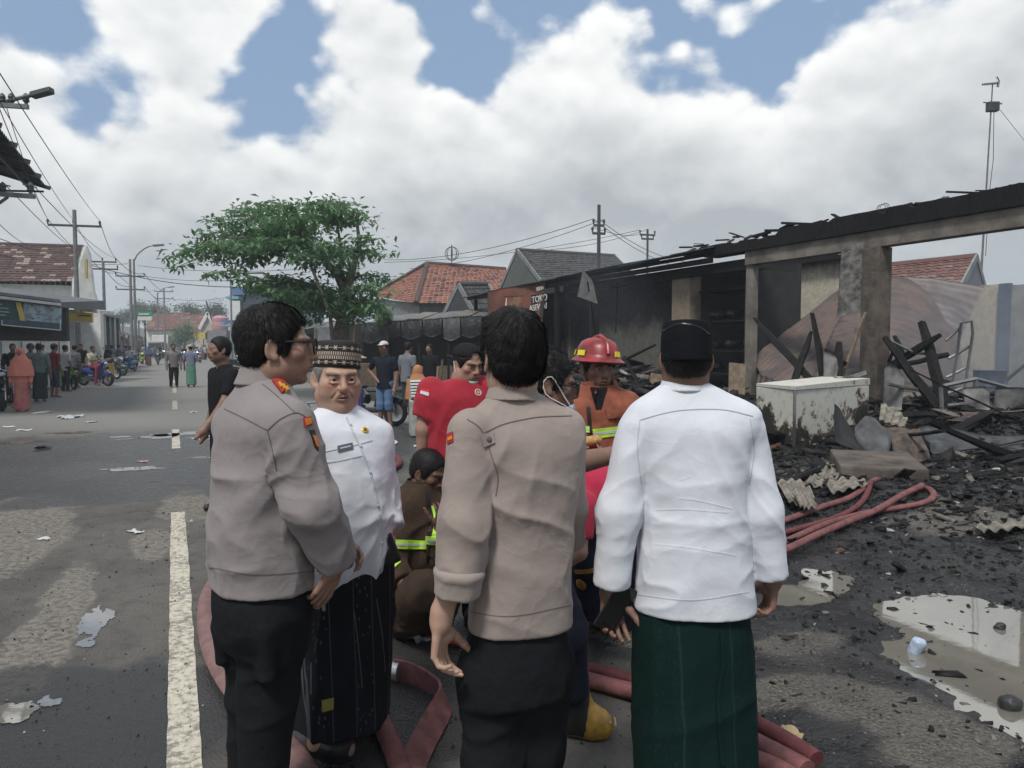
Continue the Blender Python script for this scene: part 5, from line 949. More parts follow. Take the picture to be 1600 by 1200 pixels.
def head_ops(s,o,R,k=1.0,w=1.0,fat=0.0,ear=True,age=0.0):
 s.at(o,R,k)
 s.ell((0,-.017,.034),(.077*w,.097,.082),k=.02)
 s.ell((0,.026,-.030),(.064*w+fat*.4,.064,.084),k=.03)
 s.ell((0,.028,-.076),(.050*w+fat,.052,.040),k=.025)
 s.ell((0,.070,-.101),(.022*w,.017,.016),k=.02)
 for e in(-1,1):
  s.ell((e*.047*w,.002,-.066),(.020+fat*.6,.03,.026),k=.03)
  s.ell((e*.046*w,.058,-.024),(.022+fat*.4,.022,.019),k=.022)
  if fat:s.ell((e*.042*w,.052,-.055),(.02+fat,.024,.024),k=.025)
 for e in(-1,1):s.ell((e*.0315,.0960,-.003),(.0175,.014,.0125),k=.016,op='s')
 for e in(-1,1):
  s.cone((e*.010,.0885,.018),(e*.048*w,.071,.021),.0085,.0075,k=.014)
  s.ell((e*.0315,.0738,-.0035),(.0160,.0142,.0128),k=.005)
  s.ell((e*.0315,.0885,-.0055),(.0138,.0095,.0029),k=.003,op='s')
 s.cone((0,.085,.010),(0,.107,-.030),.0085,.0115,k=.012)
 s.ell((0,.1080,-.036),(.0118,.0120,.0108),k=.008)
 for e in(-1,1):
  s.ell((e*.0135,.0965,-.0375),(.0084,.0105,.0080),k=.006)
  s.ell((e*.0065,.1045,-.0475),(.0042,.006,.004),k=.003,op='s')
 s.ell((0,.083,-.062),(.030,.016,.022),k=.018)
 for a,b,z in(((-.025,.083),(0,.0985),-.0640),((.025,.083),(0,.0985),-.0640)):
  s.cone((a[0],a[1],z-.003),(b[0],b[1],z),.0042,.0058,k=.006)
 for e in(-1,1):s.cone((e*.023,.083,-.0735),(0,.0965,-.0765),.0045,.0066,k=.006)
 s.ell((0,.100,-.0700),(.023,.012,.0022),k=.004,op='s')
 s.ell((0,.094,-.0885),(.016,.008,.006),k=.012,op='s')
 if age:
  for e in(-1,1):
   s.cone((e*.018,.098,-.040),(e*.036,.080,-.072),.0030,.0026,k=.008,op='s');s.cone((e*.018,.0895,-.019),(e*.045,.078,-.020),.0024,.0018,k=.007,op='s');s.ell((e*.031,.0875,-.0155),(.014,.006,.004),k=.006)
   s.cone((e*.045,.070,-.055),(e*.040,.066,-.092),.002,.002,k=.008,op='s')
  for z in(.040,.052):s.cone((-.04,.078,z),(.04,.078,z),.0018,k=.006,op='s')
 if ear:
  for e in(-1,1):
   RE=rot3(math.radians(-8),0,e*math.radians(22))
   s.ell((e*.080*w,-.012,-.010),(.0075,.0195,.0325),R=RE,k=.006)
   s.ell((e*.0875*w,-.009,-.006),(.0055,.0115,.020),R=RE,k=.005,op='s')
   s.ell((e*.079*w,.000,-.036),(.006,.010,.011),R=RE,k=.006)
 s.at()
 return s
def to_local(V,o,R,k=1.0):return(np.asarray(V)-np.array(o))@np.asarray(R)/k
def face_tint(V,o,R,k=1.0,stubble=.0):
 q=to_local(V,o,R,k);T=np.ones((len(V),3),np.float32)
 lip=np.exp(-(q[:,0]/.021)**4-((q[:,2]+.0705)/.0105)**4)*(q[:,1]>.075)
 T*=1-lip[:,None]*np.array([.30,.48,.46])
 sock=sum(np.exp(-((q[:,0]-e*.0315)/.019)**2-((q[:,2]+.004)/.010)**2)for e in(-1,1))*(q[:,1]>.05)
 T*=1-sock[:,None]*np.array([.20,.24,.22])
 n=fbm(q*28,3)[:,None];T*=1+n*np.array([.22,.30,.32]);n2=fbm(q*130,2)[:,None];T*=1+n2*.16
 ck=sum(np.exp(-((q[:,0]-e*.045)/.024)**2-((q[:,2]+.030)/.022)**2)for e in(-1,1))+np.exp(-(q[:,0]/.014)**2-((q[:,2]+.032)/.014)**2);T*=1-(ck*(q[:,1]>.03))[:,None]*np.array([-.04,.12,.14])
 if stubble:
  b=sstep(-q[:,2],.045,.07)*sstep(q[:,1],.0,.03)*(q[:,2]>-.13)
  T*=1-b[:,None]*stubble*np.array([.35,.30,.25])
 return T
def eyes(root,o,R,k=1.0,gaze=(0,1,0)):
 for e in(-1,1):
  mb=MB();c=Vector(np.array(o)+np.asarray(R)@(np.array((e*.0315,.0738,-.0035))*k));gz=Vector(np.asarray(R)@np.array(gaze,float)).normalized()
  mb.ball(c,.0133*k,16,12,R=Vector((0,0,1)).rotation_difference(gz).to_matrix())
  mb.mi=[1 if i<16*2 else 0 for i in range(len(mb.f))]
  mb.obj('eye',[M_eye,M_iris],root,smooth=True)
def brows(root,o,R,k=1.0,m=None,th=.0035,droop=.003):
 for e in(-1,1):
  mb=MB();pts=[np.array(o)+np.asarray(R)@(np.array(p)*k)for p in((e*.014,.0980,.0135),(e*.027,.0940,.0160),(e*.042,.0850,.0155-droop),(e*.050,.0775,.011-droop))]
  mb.tube(pts,[th*k,th*1.2*k,th*k,th*.4*k],6);mb.obj('eyebrow',m or M_hair,root,smooth=True)
def moustache(root,o,R,k,m):
 mb=MB()
 for e in(-1,1):
  pts=[np.array(o)+np.asarray(R)@(np.array(p)*k)for p in((e*.001,.1015,-.0555),(e*.013,.0985,-.0565),(e*.024,.089,-.063),(e*.029,.084,-.069))]
  mb.tube(pts,[.0024*k,.0028*k,.0024*k,.001*k],7)
 mb.obj('moustache',m,root,smooth=True)
def strands(mesh_name,o,R,k,m,parent,n=1600,L=.045,w=.0016,lift=.004,crown=(0,-.045,.125),keep=None,wild=.25,name='loose_hair'):
 V,ps=o_world[mesh_name];t=[x for x in ps if x.shape[1]==3];q=[x for x in ps if x.shape[1]==4]
 Nn=normals(V,t[0]if t else[],q[0]if q else[]);r=np.random.default_rng(len(V));idx=r.choice(len(V),n)
 c0=np.array(o)+np.asarray(R)@(np.array(crown)*k);vs=[];fs=[]
 for i in idx:
  p,nn=V[i],Nn[i]
  if keep is not None and not keep(to_local(p[None],o,R,k)[0]):continue
  f=p-c0;f=f/(np.linalg.norm(f)+1e-6)+np.array((0,0,-.35))+r.normal(0,wild,3);f-=nn*(f@nn);f/=np.linalg.norm(f)+1e-6
  s_=np.cross(f,nn)*w*k*.5;Ls=L*k*r.uniform(.5,1.2);lf=lift*k*r.uniform(.3,1.3);b=len(vs)
  a=p-nn*.001;m1=p+f*Ls*.5+nn*lf-nn*Ls*Ls*.5;e=p+f*Ls+nn*lf*.7-nn*Ls*Ls*3.2
  vs+=[a-s_,a+s_,m1+s_+nn*.0008,m1-s_,e];fs+=[(b,b+1,b+2,b+3),(b+3,b+2,b+4)]
 mb=MB();mb.add(vs,fs);return mb.obj(name,m,parent,smooth=False)
def hair_ops(s,o,R,k=1.0,w=1.0,vol=1.0,low=-.075,line=.064):
 s.at(o,R,k)
 s.ell((0,-.017,.040),(.082*w*vol,.103*vol,.088*vol),k=.02)
 s.ell((0,-.045,-.012),(.075*w,.068,.075),k=.03)
 for e in(-1,1):s.ell((e*.068*w,.012,.012),(.014,.03,.04),k=.02)
 s.ell((0,.104,line-.092),(.080*w,.085,.096),k=.018,op='s')
 for e in(-1,1):s.ell((e*.092*w,-.006,-.022),(.026,.026,.032),k=.012,op='s')
 s.box((0,-.04,low-.1),(.2,.25,.1),rd=.02,k=.012,op='s')
 s.at();return s
def hand_ops(s,wrist,d,palm,thumb,curl=(.35,.4,.45,.5),k=1.0,tcurl=.3,spread=.13,tout=.55):
 d=np.array(d,float);d/=np.linalg.norm(d);th=np.array(thumb,float);th-=d*(th@d);th/=np.linalg.norm(th)
 pn=np.cross(d,th);pn=pn if pn@np.array(palm,float)>0 else-pn;w0=np.array(wrist,float)
 X=lambda a,b,c:w0+(d*a+th*b+pn*c)*k
 s.cone(X(-.03,0,0),X(.012,0,0),.024*k,.025*k,k=.02)
 for i,y in enumerate((.030,.010,-.010,-.029)):
  kn=(.094,.099,.094,.085)[i];s.cone(X(.010,y*.5,0),X(kn,y,-.002),.0140*k,.0098*k,k=.009)
  p=X(kn,y,-.002);ang=0;dir0=d+th*spread*(1.5-i)*.7;dir0/=np.linalg.norm(dir0);ln=(.074,.082,.076,.060)[i];r=.0084
  for j,(fr,am)in enumerate(((.44,.8),(.31,1.1),(.25,.7))):
   ang+=curl[i]*am;v=dir0*math.cos(ang)+pn*math.sin(ang);q=p+v*ln*fr*k
   s.cone(p,q,(r-j*.0008)*k,(r-.0008-j*.0008)*k,k=.0015);p=q
 s.ell(X(.045,.026,.010),.017*k,k=.02);p=X(.030,.030,.008);v=d*.65+th*tout+pn*.35;v/=np.linalg.norm(v)
 for j,ln in enumerate((.040,.034,.026)):
  q=p+v*ln*k;s.cone(p,q,(.0125-j*.001)*k,(.0112-j*.0012)*k,k=.006);p=q;v=v+pn*tcurl*.5+d*tcurl*.6;v/=np.linalg.norm(v)
 return s
def build_body(root,parts,m,o=None,R=None,k=1.0,stub=0.0,via=None,anchor=None):
 """skin surface pieces (sdf, resolution) merged into ONE body mesh"""
 Vs,Ts,Qs,b=[],[],[],0
 for s,res in parts:
  V,t,q=s.polys(res);V=smooth_v(V,[t,q],1,.4)
  Vs.append(V)
  if len(t):Ts.append(t+b)
  if len(q):Qs.append(q+b)
  b+=len(V)
 V=np.concatenate(Vs)
 anc=np.array(anchor if anchor is not None else Vs[0][np.argmin(Vs[0][:,2])],float);Qa=[q.copy()for q in Qs]
 for i in range(1,len(Qs)):
  pick=lambda Q,a:int(np.argmin(np.linalg.norm(V[Q].mean(1)-a,axis=1)))
  vp=np.array(via[i-1],float)if via is not None else anc
  j=pick(Qa[i],vp);qb=Qa[i][j];Qa[i]=np.delete(Qa[i],j,0);j=pick(Qa[0],anc);qa=Qa[0][j];Qa[0]=np.delete(Qa[0],j,0)
  ca,cb=V[qa].mean(0),V[qb].mean(0);off=V[qa]-ca;rings=[qa]
  for c_ in([vp]if via is not None else[ca*.5+cb*.5]):
   n0=len(V);V=np.concatenate([V,c_+off]);rings.append(np.arange(n0,n0+4))
  best=min(range(4),key=lambda r_:np.linalg.norm(V[np.roll(qb,r_)]-cb-off,axis=1).sum());rings.append(np.roll(qb,best));nq=[]
  for a_,b_ in zip(rings[:-1],rings[1:]):nq+=[(a_[(t+1)%4],a_[t],b_[t],b_[(t+1)%4])for t in range(4)]
  Qa[0]=np.concatenate([Qa[0],np.array(nq)])
 polys=[np.concatenate(x)for x in(Ts,Qa)if x]
 me=arr_mesh('body',V,polys,m,True,None,face_tint(V,o,R,k,stub)if o is not None else np.ones((len(V),3)))
 ob=link('body',me,root);o_world[ob.name]=(V,polys);return ob
def A3(v):return np.array(v,float)
# left policeman, seen from behind his right shoulder
def person_left_police():
 D=2.25;p=lambda x,y,dy=0:A3(P(x,y,D+dy));root=thing('person','policeman with glasses in grey uniform shirt, leftmost of the large standing figures','person',p(405,1360))
 root.location.z=0;OFF[root.name]=root.location.copy()
 R=frame((.97,.24,0));o=p(433,540);k=1.0
 Rb=frame((.80,.60,0));s=S();zz=lambda y:p(400,y)[2]
 def sec(y,cx,a,b):q=p(cx,y);return q,a,b
 rows=[(910,411,.184,.146),(850,407,.180,.146),(780,406,.174,.138),(700,407,.182,.128),(655,408,.196,.116),(628,409,.175,.095),(606,412,.110,.075),(588,416,.06,.06)]
 o0=p(405,910);secs=[]
 for y,cx,a,b in rows:
  q=Rb.T@(p(cx,y)-o0);secs.append((q[2],q[0],q[1],a,b))
 s.loft(secs,2.25,R=Rb,o=o0)
 sh=p(449,666,-.12);el=p(489,790,-.13);wr=p(528,880,-.06)
 s.cone(sh,el,.080,.067,k=.016);s.cone(el,wr,.070,.058,k=.03);cut(s,wr,wr-el)
 shl=p(372,668,.15);ell_=p(382,790,.22);wl=p(500,850,.25)
 s.cone(shl,ell_,.072,.062,k=.06);s.cone(ell_,wl,.062,.055,k=.03);cut(s,wl,wl-ell_)
 V3=lambda v:A3(v)
 folds=[(p(400,780,-.15),.22,(1,0,.35),9,0.0210,1),(p(400,860,-.15),.2,(1,0,-.12),11,0.0180,2),(p(470,760,-.2),.12,(.8,.2,-.7),14,0.0180,3),(p(505,830,-.1),.13,(.9,0,-.3),16,.012,4),(p(430,740,-.2),.10,(.5,0,.9),16,.014,5),(None or p(400,720,0),.4,(.2,0,1),8,.007,6)]
 sh_o=sdf_obj('shirt',s,.0062,M_pol1,root,folds,sm=2);bv=bvh_of(sh_o)
 c=S();nb=p(412,590);Rn=frame((.97,.24,0),(0.12,0,1))
 c.at(nb,Rn);c.loft([(-.02,0,.0,.083,.088),(.012,0,.004,.071,.078),(.042,0,.006,.063,.070)],2.0)
 c.loft([(-.05,0,.0,.074,.080),(.012,0,.004,.062,.069),(.06,0,.006,.055,.062)],2.0,op='s',k=.003);c.at()
 sdf_obj('collar',c,.0045,M_pol1,root)
 seam(bv,[(336,632),(375,650),(418,672)],.0026,'seam',M_seam1,root);seam(bv,[(418,672),(438,655),(462,645),(478,652)],.0026,'seam',M_seam1,root)
 seam(bv,[(418,672),(426,705),(432,735)],.0026,'seam',M_seam1,root);seam(bv,[(326,886),(400,898),(498,892)],.003,'hem_stitch',M_seam1,root,lift=.001)
 seam(bv,[(410,600),(432,618),(462,646)],.0026,'seam',M_seam1,root)
 ep=patch(bv,[(425,596),(438,591),(450,608),(440,616)],'epaulette',M_patchred,root,lift=.008)
 for t in(0,1,2):patch(bv,[(433+t*5,602+t*3.5),(436+t*5,600+t*3.5),(441+t*4,607+t*3),(438+t*4,609+t*3)],'rank_bar',M_gold,root,lift=.013,n=2)
 if patch(bv,[(473,653),(485,651),(487,664),(475,668)],'sleeve_patch',M_patchred,root,lift=.004):
  patch(bv,[(475,655),(484,653),(485,662),(477,665)],'patch_lettering',M_patchor,root,lift=.006,n=3)
 patch(bv,[(483,672),(490,672),(497,705),(492,700)],'shield_badge',M_blackp,root,lift=.004);patch(bv,[(487,680),(492,682),(497,700),(493,697)],'badge_emblem',M_patchor,root,lift=.006,n=3)
 t=S()
 h1=p(425,955,-.05);k1=p(420,1085,-.03);a1=p(404,1310,-.02);h2=p(392,955,.10);k2=p(396,1085,.12);a2=p(392,1310,.14)
 q0=Rb.T@(p(411,880)-o0)
 t.at();t.loft([(-.18,.0,.0,.13,.115),(-.06,0,0,.165,.130),(.03,0,0,.150,.118)],2.3,R=Rb,o=o0)
 t.cone(h1,k1,.100,.082,k=.06);t.cone(k1,a1,.082,.075,k=.03);t.cone(h2,k2,.098,.08,k=.05);t.cone(k2,a2,.08,.073,k=.03)
 t.box(p(415,1020,-.14),(.03,.02,.085),R=Rb,rd=.015,k=.02);t.box(p(352,1000,.05),(.02,.05,.07),rd=.015,k=.03)
 cut(t,a1,a1-k1,.12);cut(t,a2,a2-k2,.12)
 sdf_obj('trousers',t,.008,M_black,root,[(k1,.25,(1,0,.4),9,.014,1),(h1,.25,(1,.2,-.4),8,.014,2),(a1,.2,(1,0,.1),14,.012,3)],sm=2)
 for a in(a1,a2):
  b=S();b.cone((a[0],a[1],.06),(a[0]+.12,a[1]+.02,.045),.05,.045,k=.03);b.cone((a[0],a[1],.06),(a[0],a[1],.14),.05,.055,k=.03);b.box((a[0]+.06,a[1],-.05),(.3,.3,.05),rd=.001,op='s');sdf_obj('boot',b,.01,M_blackp,root)
 s=S();head_ops(s,o,R,k);s.cone(o+R@A3((0,-.02,-.07))*k,p(413,600),.056,.066,k=.04)
 h=S();hand_ops(h,wr+A3((-.012,.01,-.02)),(-.45,.02,-.88),(-.5,.8,.2),(.5,.6,-.2),(.3,.35,.4,.5),k=.95,spread=.02,tout=.3)
 h.cone(el,wr,.034,.028,k=.02)
 h2_=S();hand_ops(h2_,p(527,838,.12),(.75,-.2,-.65),(-.4,-.6,-.5),(.4,-.4,.6),(.5,.5,.5,.6),k=.85)
 build_body(root,[(s,.0036),(h,.0026),(h2_,.003)],SKIN['skin_tan'],o,R,k,via=[sh,shl])
 eyes(root,o,R,k);brows(root,o,R,k)
 hs=S();hair_ops(hs,o,R,k,vol=1.03,low=-.085,line=.070)
 ho=sdf_obj('hair',hs,.0045,M_hair,root,sm=1,disp=lambda V:fbm(V*60,3)*.006)
 strands(ho.name,o,R,k,M_hair,root,5000,L=.034,wild=.2,w=.0011,lift=.003)
 g=MB();W=lambda a,b,c:Vector(o+R@(A3((a,b,c))*k))
 for e in(-1,1):
  g.tube([W(e*.081,-.012,.012),W(e*.079,.04,.012),W(e*.068,.108,.012)],.0032*k,6)
  g.torus(W(e*.034,.112,-.002),.024*k,.0026*k,tuple(R[:,1]*1.0+R[:,0]*e*.2),20,6)
 g.bar(W(-.012,.116,.004),W(.012,.116,.004),.004,.004);g.obj('glasses',M_blackp,root,smooth=True)
 return root
person_left_police()
# middle policeman, seen from behind
def person_mid_police():
 D=2.15;p=lambda x,y,dy=0:A3(P(x,y,D+dy));root=thing('person','policeman in brown uniform shirt in the middle, back turned, left sleeve rolled up','person',(p(800,1400)[0],D,0))
 Rb=frame((-.30,.95,0));R=frame((-.34,.94,0));o=p(801,556,.01);k=1.03;s=S()
 rows=[(978,813,.156,.115),(900,816,.148,.112),(820,822,.142,.108),(740,824,.158,.110),(680,820,.178,.105),(652,815,.165,.085),(630,808,.110,.066),(612,803,.062,.058)]
 o0=p(811,978);secs=[]
 for y,cx,a,b in rows:q=Rb.T@(p(cx,y)-o0);secs.append((q[2],q[0],q[1],a,b))
 s.loft(secs,2.3,R=Rb,o=o0)
 sh=p(736,676,-.065);el=p(726,812,-.11);wr=p(715,922,-.12)
 s.cone(sh,el,.068,.062,k=.016);s.cone(el,wr,.066,.060,k=.03);cut(s,wr,wr-el)
 shr=p(882,668,.06);er=p(890,795,.10);wrr=p(893,850,.16)
 s.cone(shr,er,.060,.050,k=.02);s.cone(er,wrr,.048,.044,k=.03);cut(s,wrr,wrr-er)
 folds=[(p(820,850,-.12),.2,(1,0,-.5),10,0.0195,1),(p(830,760,-.12),.16,(1,0,.6),9,.010,2),(p(740,780,-.15),.12,(.4,0,1),12,.012,3),(p(722,860,-.1),.10,(1,0,-.4),16,.014,4),(p(790,730,-.1),.10,(.3,0,1),14,.012,5),(p(800,930,-.1),.18,(1,0,.15),9,.009,6),(p(880,800,-.1),.13,(.5,0,1),13,.012,8)]
 sh_o=sdf_obj('shirt',s,.0062,M_pol2,root,folds,sm=2);bv=bvh_of(sh_o)
 c=S();c.at(p(802,612),frame((-.34,.94,0),(.0,.1,1)))
 c.loft([(-.022,0,.0,.082,.080),(.010,0,.004,.070,.070),(.038,0,.006,.062,.063)],2.0);c.loft([(-.05,0,0,.072,.070),(.01,0,.004,.061,.061),(.06,0,.006,.054,.055)],2.0,op='s',k=.003);c.at()
 sdf_obj('collar',c,.0045,M_pol2,root)
 cu=S();ax=(wr-el)/np.linalg.norm(wr-el);Rc=frame((0,1,0),ax)
 cu.at(wr,Rc);cu.loft([(-.065,0,0,.064,.064),(-.06,0,0,.070,.070),(-.03,0,0,.068,.068),(.012,0,0,.066,.066)],2);cu.loft([(-.02,0,0,.056,.056),(.05,0,0,.056,.056)],2,op='s',k=.003);cu.at()
 sdf_obj('rolled_cuff',cu,.005,M_pol2,root,[(wr,None,(1,0,0),14,.006,3)])
 seam(bv,[(757,676),(790,662),(840,652),(893,650)],.0026,'seam',M_seam1,root,lift=.002)
 seam(bv,[(730,655),(752,672),(768,712),(778,745),(775,775)],.0026,'seam',M_seam1,root);seam(bv,[(726,955),(800,963),(893,945)],.0025,'hem_stitch',M_seam1,root,lift=.001)
 patch(bv,[(750,680),(770,675),(774,692),(755,699)],'strap',M_pol2,root,lift=.006)
 b=on_surf(bv,763,686)
 if b[0]:mb=MB();mb.lathe([(.0,.0),(.007,.0),(.007,.004),(.005,.006)],b[0]+b[1]*.006,Vector((0,0,1)).rotation_difference(b[1]).to_matrix(),14);mb.obj('button',M_seam1,root,smooth=True)
 patch(bv,[(699,678),(708,674),(709,690),(700,694)],'sleeve_patch',M_patchred,root);patch(bv,[(701,684),(707,681),(708,686),(702,689)],'patch_lettering',M_patchor,root,lift=.005,n=2)
 t=S();t.loft([(-.20,.0,.0,.14,.105),(-.06,0,0,.143,.103),(.05,0,0,.132,.09)],2.3,R=Rb,o=o0)
 h1=p(770,1050,-.0);k1=p(770,1180,-.02);a1=p(778,1420,0);h2=p(846,1040,.05);k2=p(838,1165,.06);a2=p(835,1400,.08)
 t.cone(h1,k1,.092,.08,k=.05);t.cone(k1,a1,.082,.07,k=.03);t.cone(h2,k2,.09,.08,k=.05);t.cone(k2,a2,.08,.07,k=.03)
 t.box(p(733,1095,.0),(.02,.05,.07),R=Rb,rd=.015,k=.03);cut(t,a1,a1-k1,.12);cut(t,a2,a2-k2,.12)
 sdf_obj('trousers',t,.008,M_black,root,[(k1,.22,(1,0,.3),9,.014,1),(h1,.25,(1,.2,-.4),8,.014,2),(h2,.25,(.4,0,1),9,.010,5)],sm=2)
 for a in(a1,a2):
  b=S();b.cone((a[0],a[1],.06),(a[0]-.03,a[1]+.12,.045),.05,.045,k=.03);b.cone((a[0],a[1],.06),(a[0],a[1],.14),.05,.055,k=.03);b.box((a[0],a[1],-.05),(.3,.3,.05),rd=.001,op='s');sdf_obj('boot',b,.01,M_blackp,root)
 s=S();head_ops(s,o,R,k);s.cone(o+R@A3((0,-.025,-.06))*k,p(803,625),.056,.062,k=.04)
 h=S();hand_ops(h,p(688,972,-.11),(-.02,.03,-1),(.75,.5,0),(.35,.9,0),(.45,.62,.72,.8),k=1.05,tcurl=.2);h.cone(el,p(690,968,-.11),.042,.029,k=.02)
 build_body(root,[(s,.0036),(h,.0026)],SKIN['skin_light'],o,R,k,via=[sh])
 hs=S();hair_ops(hs,o,R,k,vol=1.01,low=-.085,line=.075);hs.at(o,R,k);hs.ell((0,.01,.075),(.07,.08,.055),k=.03);hs.at()
 ho=sdf_obj('hair',hs,.0045,M_hair,root,sm=1,disp=lambda V:fbm(V*55,3)*.008)
 strands(ho.name,o,R,k,M_hair,root,6500,L=.040,wild=.24,w=.0011,lift=.0035,crown=(.01,-.05,.12))
 return root
person_mid_police()
# man in white shirt and black cap, from behind
def person_white_back():
 D=2.25;p=lambda x,y,dy=0:A3(P(x,y,D+dy));root=thing('person','man in plain white shirt, black cap and dark green sarong with his back turned','person',(p(1080,1400)[0],D,0))
 Rb=frame((.04,1,0));R=frame((.10,.99,0));o=p(1071,557);k=.90;s=S()
 rows=[(948,1085,.184,.140),(880,1084,.172,.136),(790,1083,.160,.128),(710,1083,.172,.122),(660,1084,.200,.112),(634,1082,.188,.090),(614,1076,.120,.072),(598,1072,.066,.060)]
 o0=p(1083,948);secs=[]
 for y,cx,a,b in rows:q=Rb.T@(p(cx,y)-o0);secs.append((q[2],q[0],q[1],a,b))
 s.loft(secs,2.35,R=Rb,o=o0)
 sh=p(1001,672,.0);el=p(967,800,-.02);wr=p(955,915,-.01)
 s.cone(sh,el,.068,.058,k=.012);s.cone(el,wr,.060,.056,k=.05);cut(s,wr,wr-el)
 shr=p(1160,676,.0);er=p(1190,800,-.02);wrr=p(1204,902,-.015)
 s.cone(shr,er,.068,.056,k=.012);s.cone(er,wrr,.058,.054,k=.04);cut(s,wrr,wrr-er)
 folds=[(p(1080,860,-.14),.22,(1,0,-.06),9,.008,1),(p(1090,790,-.14),.16,(1,0,-.12),10,.007,2),(p(960,820,-.1),.16,(1,0,.5),17,.006,3),(p(990,700,-.1),.10,(.5,0,1),14,.013,4),(p(1175,730,-.1),.12,(-.6,0,1),14,.013,5),(p(1200,830,-.1),.15,(-.7,0,1),16,.008,6),(p(1080,930,-.1),.2,(1,0,.1),12,.010,7),(p(1050,720,-.14),.18,(.15,0,1),9,.006,8)]
 so=sdf_obj('shirt',s,.0062,M_white,root,folds,sm=2);bv=bvh_of(so)
 c=S();c.at(p(1069,600),frame((.1,1,0),(0,.12,1)));c.loft([(-.02,0,0,.078,.078),(.012,0,.003,.066,.068),(.034,0,.004,.061,.064)],2.0);c.loft([(-.05,0,0,.070,.07),(.012,0,.003,.059,.061),(.06,0,.004,.053,.056)],2.0,op='s',k=.003);c.at()
 sdf_obj('collar',c,.0045,M_white,root)
 seam(bv,[(1000,656),(1040,645),(1075,640),(1130,640),(1176,650)],.003,'seam',M_whiteseam,root)
 seam(bv,[(1000,656),(996,700),(1002,755)],.003,'seam',M_whiteseam,root);seam(bv,[(1172,655),(1178,700),(1170,755)],.003,'seam',M_whiteseam,root)
 seam(bv,[[(1060,779),(1090,782),(1140,795)],[(1025,797),(1070,796),(1140,801)],[(1022,850),(1080,856),(1150,868)],[(1080,726),(1140,726)],[(1060,829),(1100,836)]]if False else[(1060,779),(1090,782),(1145,795)],.004,'iron_crease',M_white,root,lift=.0008)
 seam(bv,[(1025,797),(1070,796),(1140,801)],.004,'iron_crease',M_white,root,lift=.0008);seam(bv,[(1022,850),(1080,856),(1150,868)],.004,'iron_crease',M_white,root,lift=.0008)
 seam(bv,[(1064,750),(1078,745)],.004,'iron_crease',M_white,root,lift=.0008)
 seam(bv,[(990,928),(1080,938),(1170,925)],.003,'hem_stitch',M_whiteseam,root,lift=.001);seam(bv,[(1189,905),(1187,925),(1185,942)],.004,'side_slit',M_seam1,root,lift=.002)
 g=S();Rs=frame((.04,1,0))
 g0=p(1080,1330);secs=[]
 for y,cx,a,b in[(1330,1084,.178,.15),(1200,1086,.186,.15),(1080,1083,.182,.14),(960,1080,.172,.125),(900,1082,.150,.105)]:q=Rs.T@(p(cx,y)-g0);secs.append((q[2],q[0],q[1],a,b))
 g.loft(secs,2.4,R=Rs,o=g0)
 go=sdf_obj('sarong',g,.0075,M_green,root,[(g0+A3((0,-.1,.5)),.6,(.02,0,1),8,.011,1),(g0+A3((.1,-.1,.2)),.4,(-.12,0,1),12,.010,2),(g0+A3((0,-.1,.6)),.3,(1,0,.4),7,.008,3)],sm=2)
 gb=bvh_of(go);seam(gb,[(1127,990),(1128,1040),(1122,1080),(1124,1140),(1128,1195)],.012,'sarong_fold',M_green,root,lift=.008)
 s=S();head_ops(s,o,R,k);s.cone(o+R@A3((0,-.025,-.05))*k,p(1072,612),.056,.062,k=.04)
 h=S();hand_ops(h,p(952,926,-.0),(.12,.06,-.97),(.2,-.95,0),(.93,.1,.2),(.55,.7,.8,.85),k=1.0,tcurl=.5);h.cone(el,p(953,922,.0),.034,.028,k=.02)
 hr=S();hand_ops(hr,p(1209,905,.0),(-.14,.1,-.95),(-.9,-.1,.2),(-.1,.9,-.2),(.55,.65,.75,.85),k=.95);hr.cone(er,p(1208,902,0),.034,.027,k=.02)
 build_body(root,[(s,.0036),(h,.0026),(hr,.0026)],SKIN['skin_brown'],o,R,k,via=[sh,shr])
 hs=S();hair_ops(hs,o,R,k,low=-.070);hs.at(o,R,k);hs.box((0,0,.13),(.2,.2,.12),rd=.01,op='s');hs.at();ho=sdf_obj('hair',hs,.0045,M_hair,root,disp=lambda V:fbm(V*80,2)*.003)
 strands(ho.name,o,R,k,M_hair,root,900,L=.02,wild=.2,lift=.003,keep=lambda q:q[2]<.03)
 f=S();f.at(o,R@rot3(math.radians(-4),0,0),k);f.loft([(-.020,0,-.020,.0845,.106),(.03,0,-.019,.084,.104),(.095,0,-.017,.079,.096),(.112,0,-.017,.074,.088)],2.05,k=.01);f.ell((0,-.017,.106),(.072,.086,.014),k=.012);f.at()
 fo=sdf_obj('cap',f,.0045,M_fez,root,sm=1,disp=lambda V:fbm(V*22,2)*.004);seam(bvh_of(fo),[(1036,517),(1060,506),(1090,510),(1108,522)],.004,'cap_seam',M_blackp,root,lift=.002)
 ph=thing('phone','black phone held low in the left hand of the white shirted man','phone',p(962,948,.0));mb=MB()
 Rr=Matrix.Rotation(math.radians(18),3,'Z')@Matrix.Rotation(math.radians(28),3,'Y')@Matrix.Rotation(math.radians(12),3,'X');c0=p(962,950,-.02)
 mb.box(c0,(.074,.009,.155),Rr);mb.obj('phone_case',M_blackp,ph,bevel=.003);mb=MB();mb.box(Vector(c0)+Rr@Vector((0,-.0055,0)),(.068,.002,.146),Rr);mb.obj('screen',mat('dark_screen',(.008,.008,.01),rough=.08,bump=0),ph)
 return root
person_white_back()
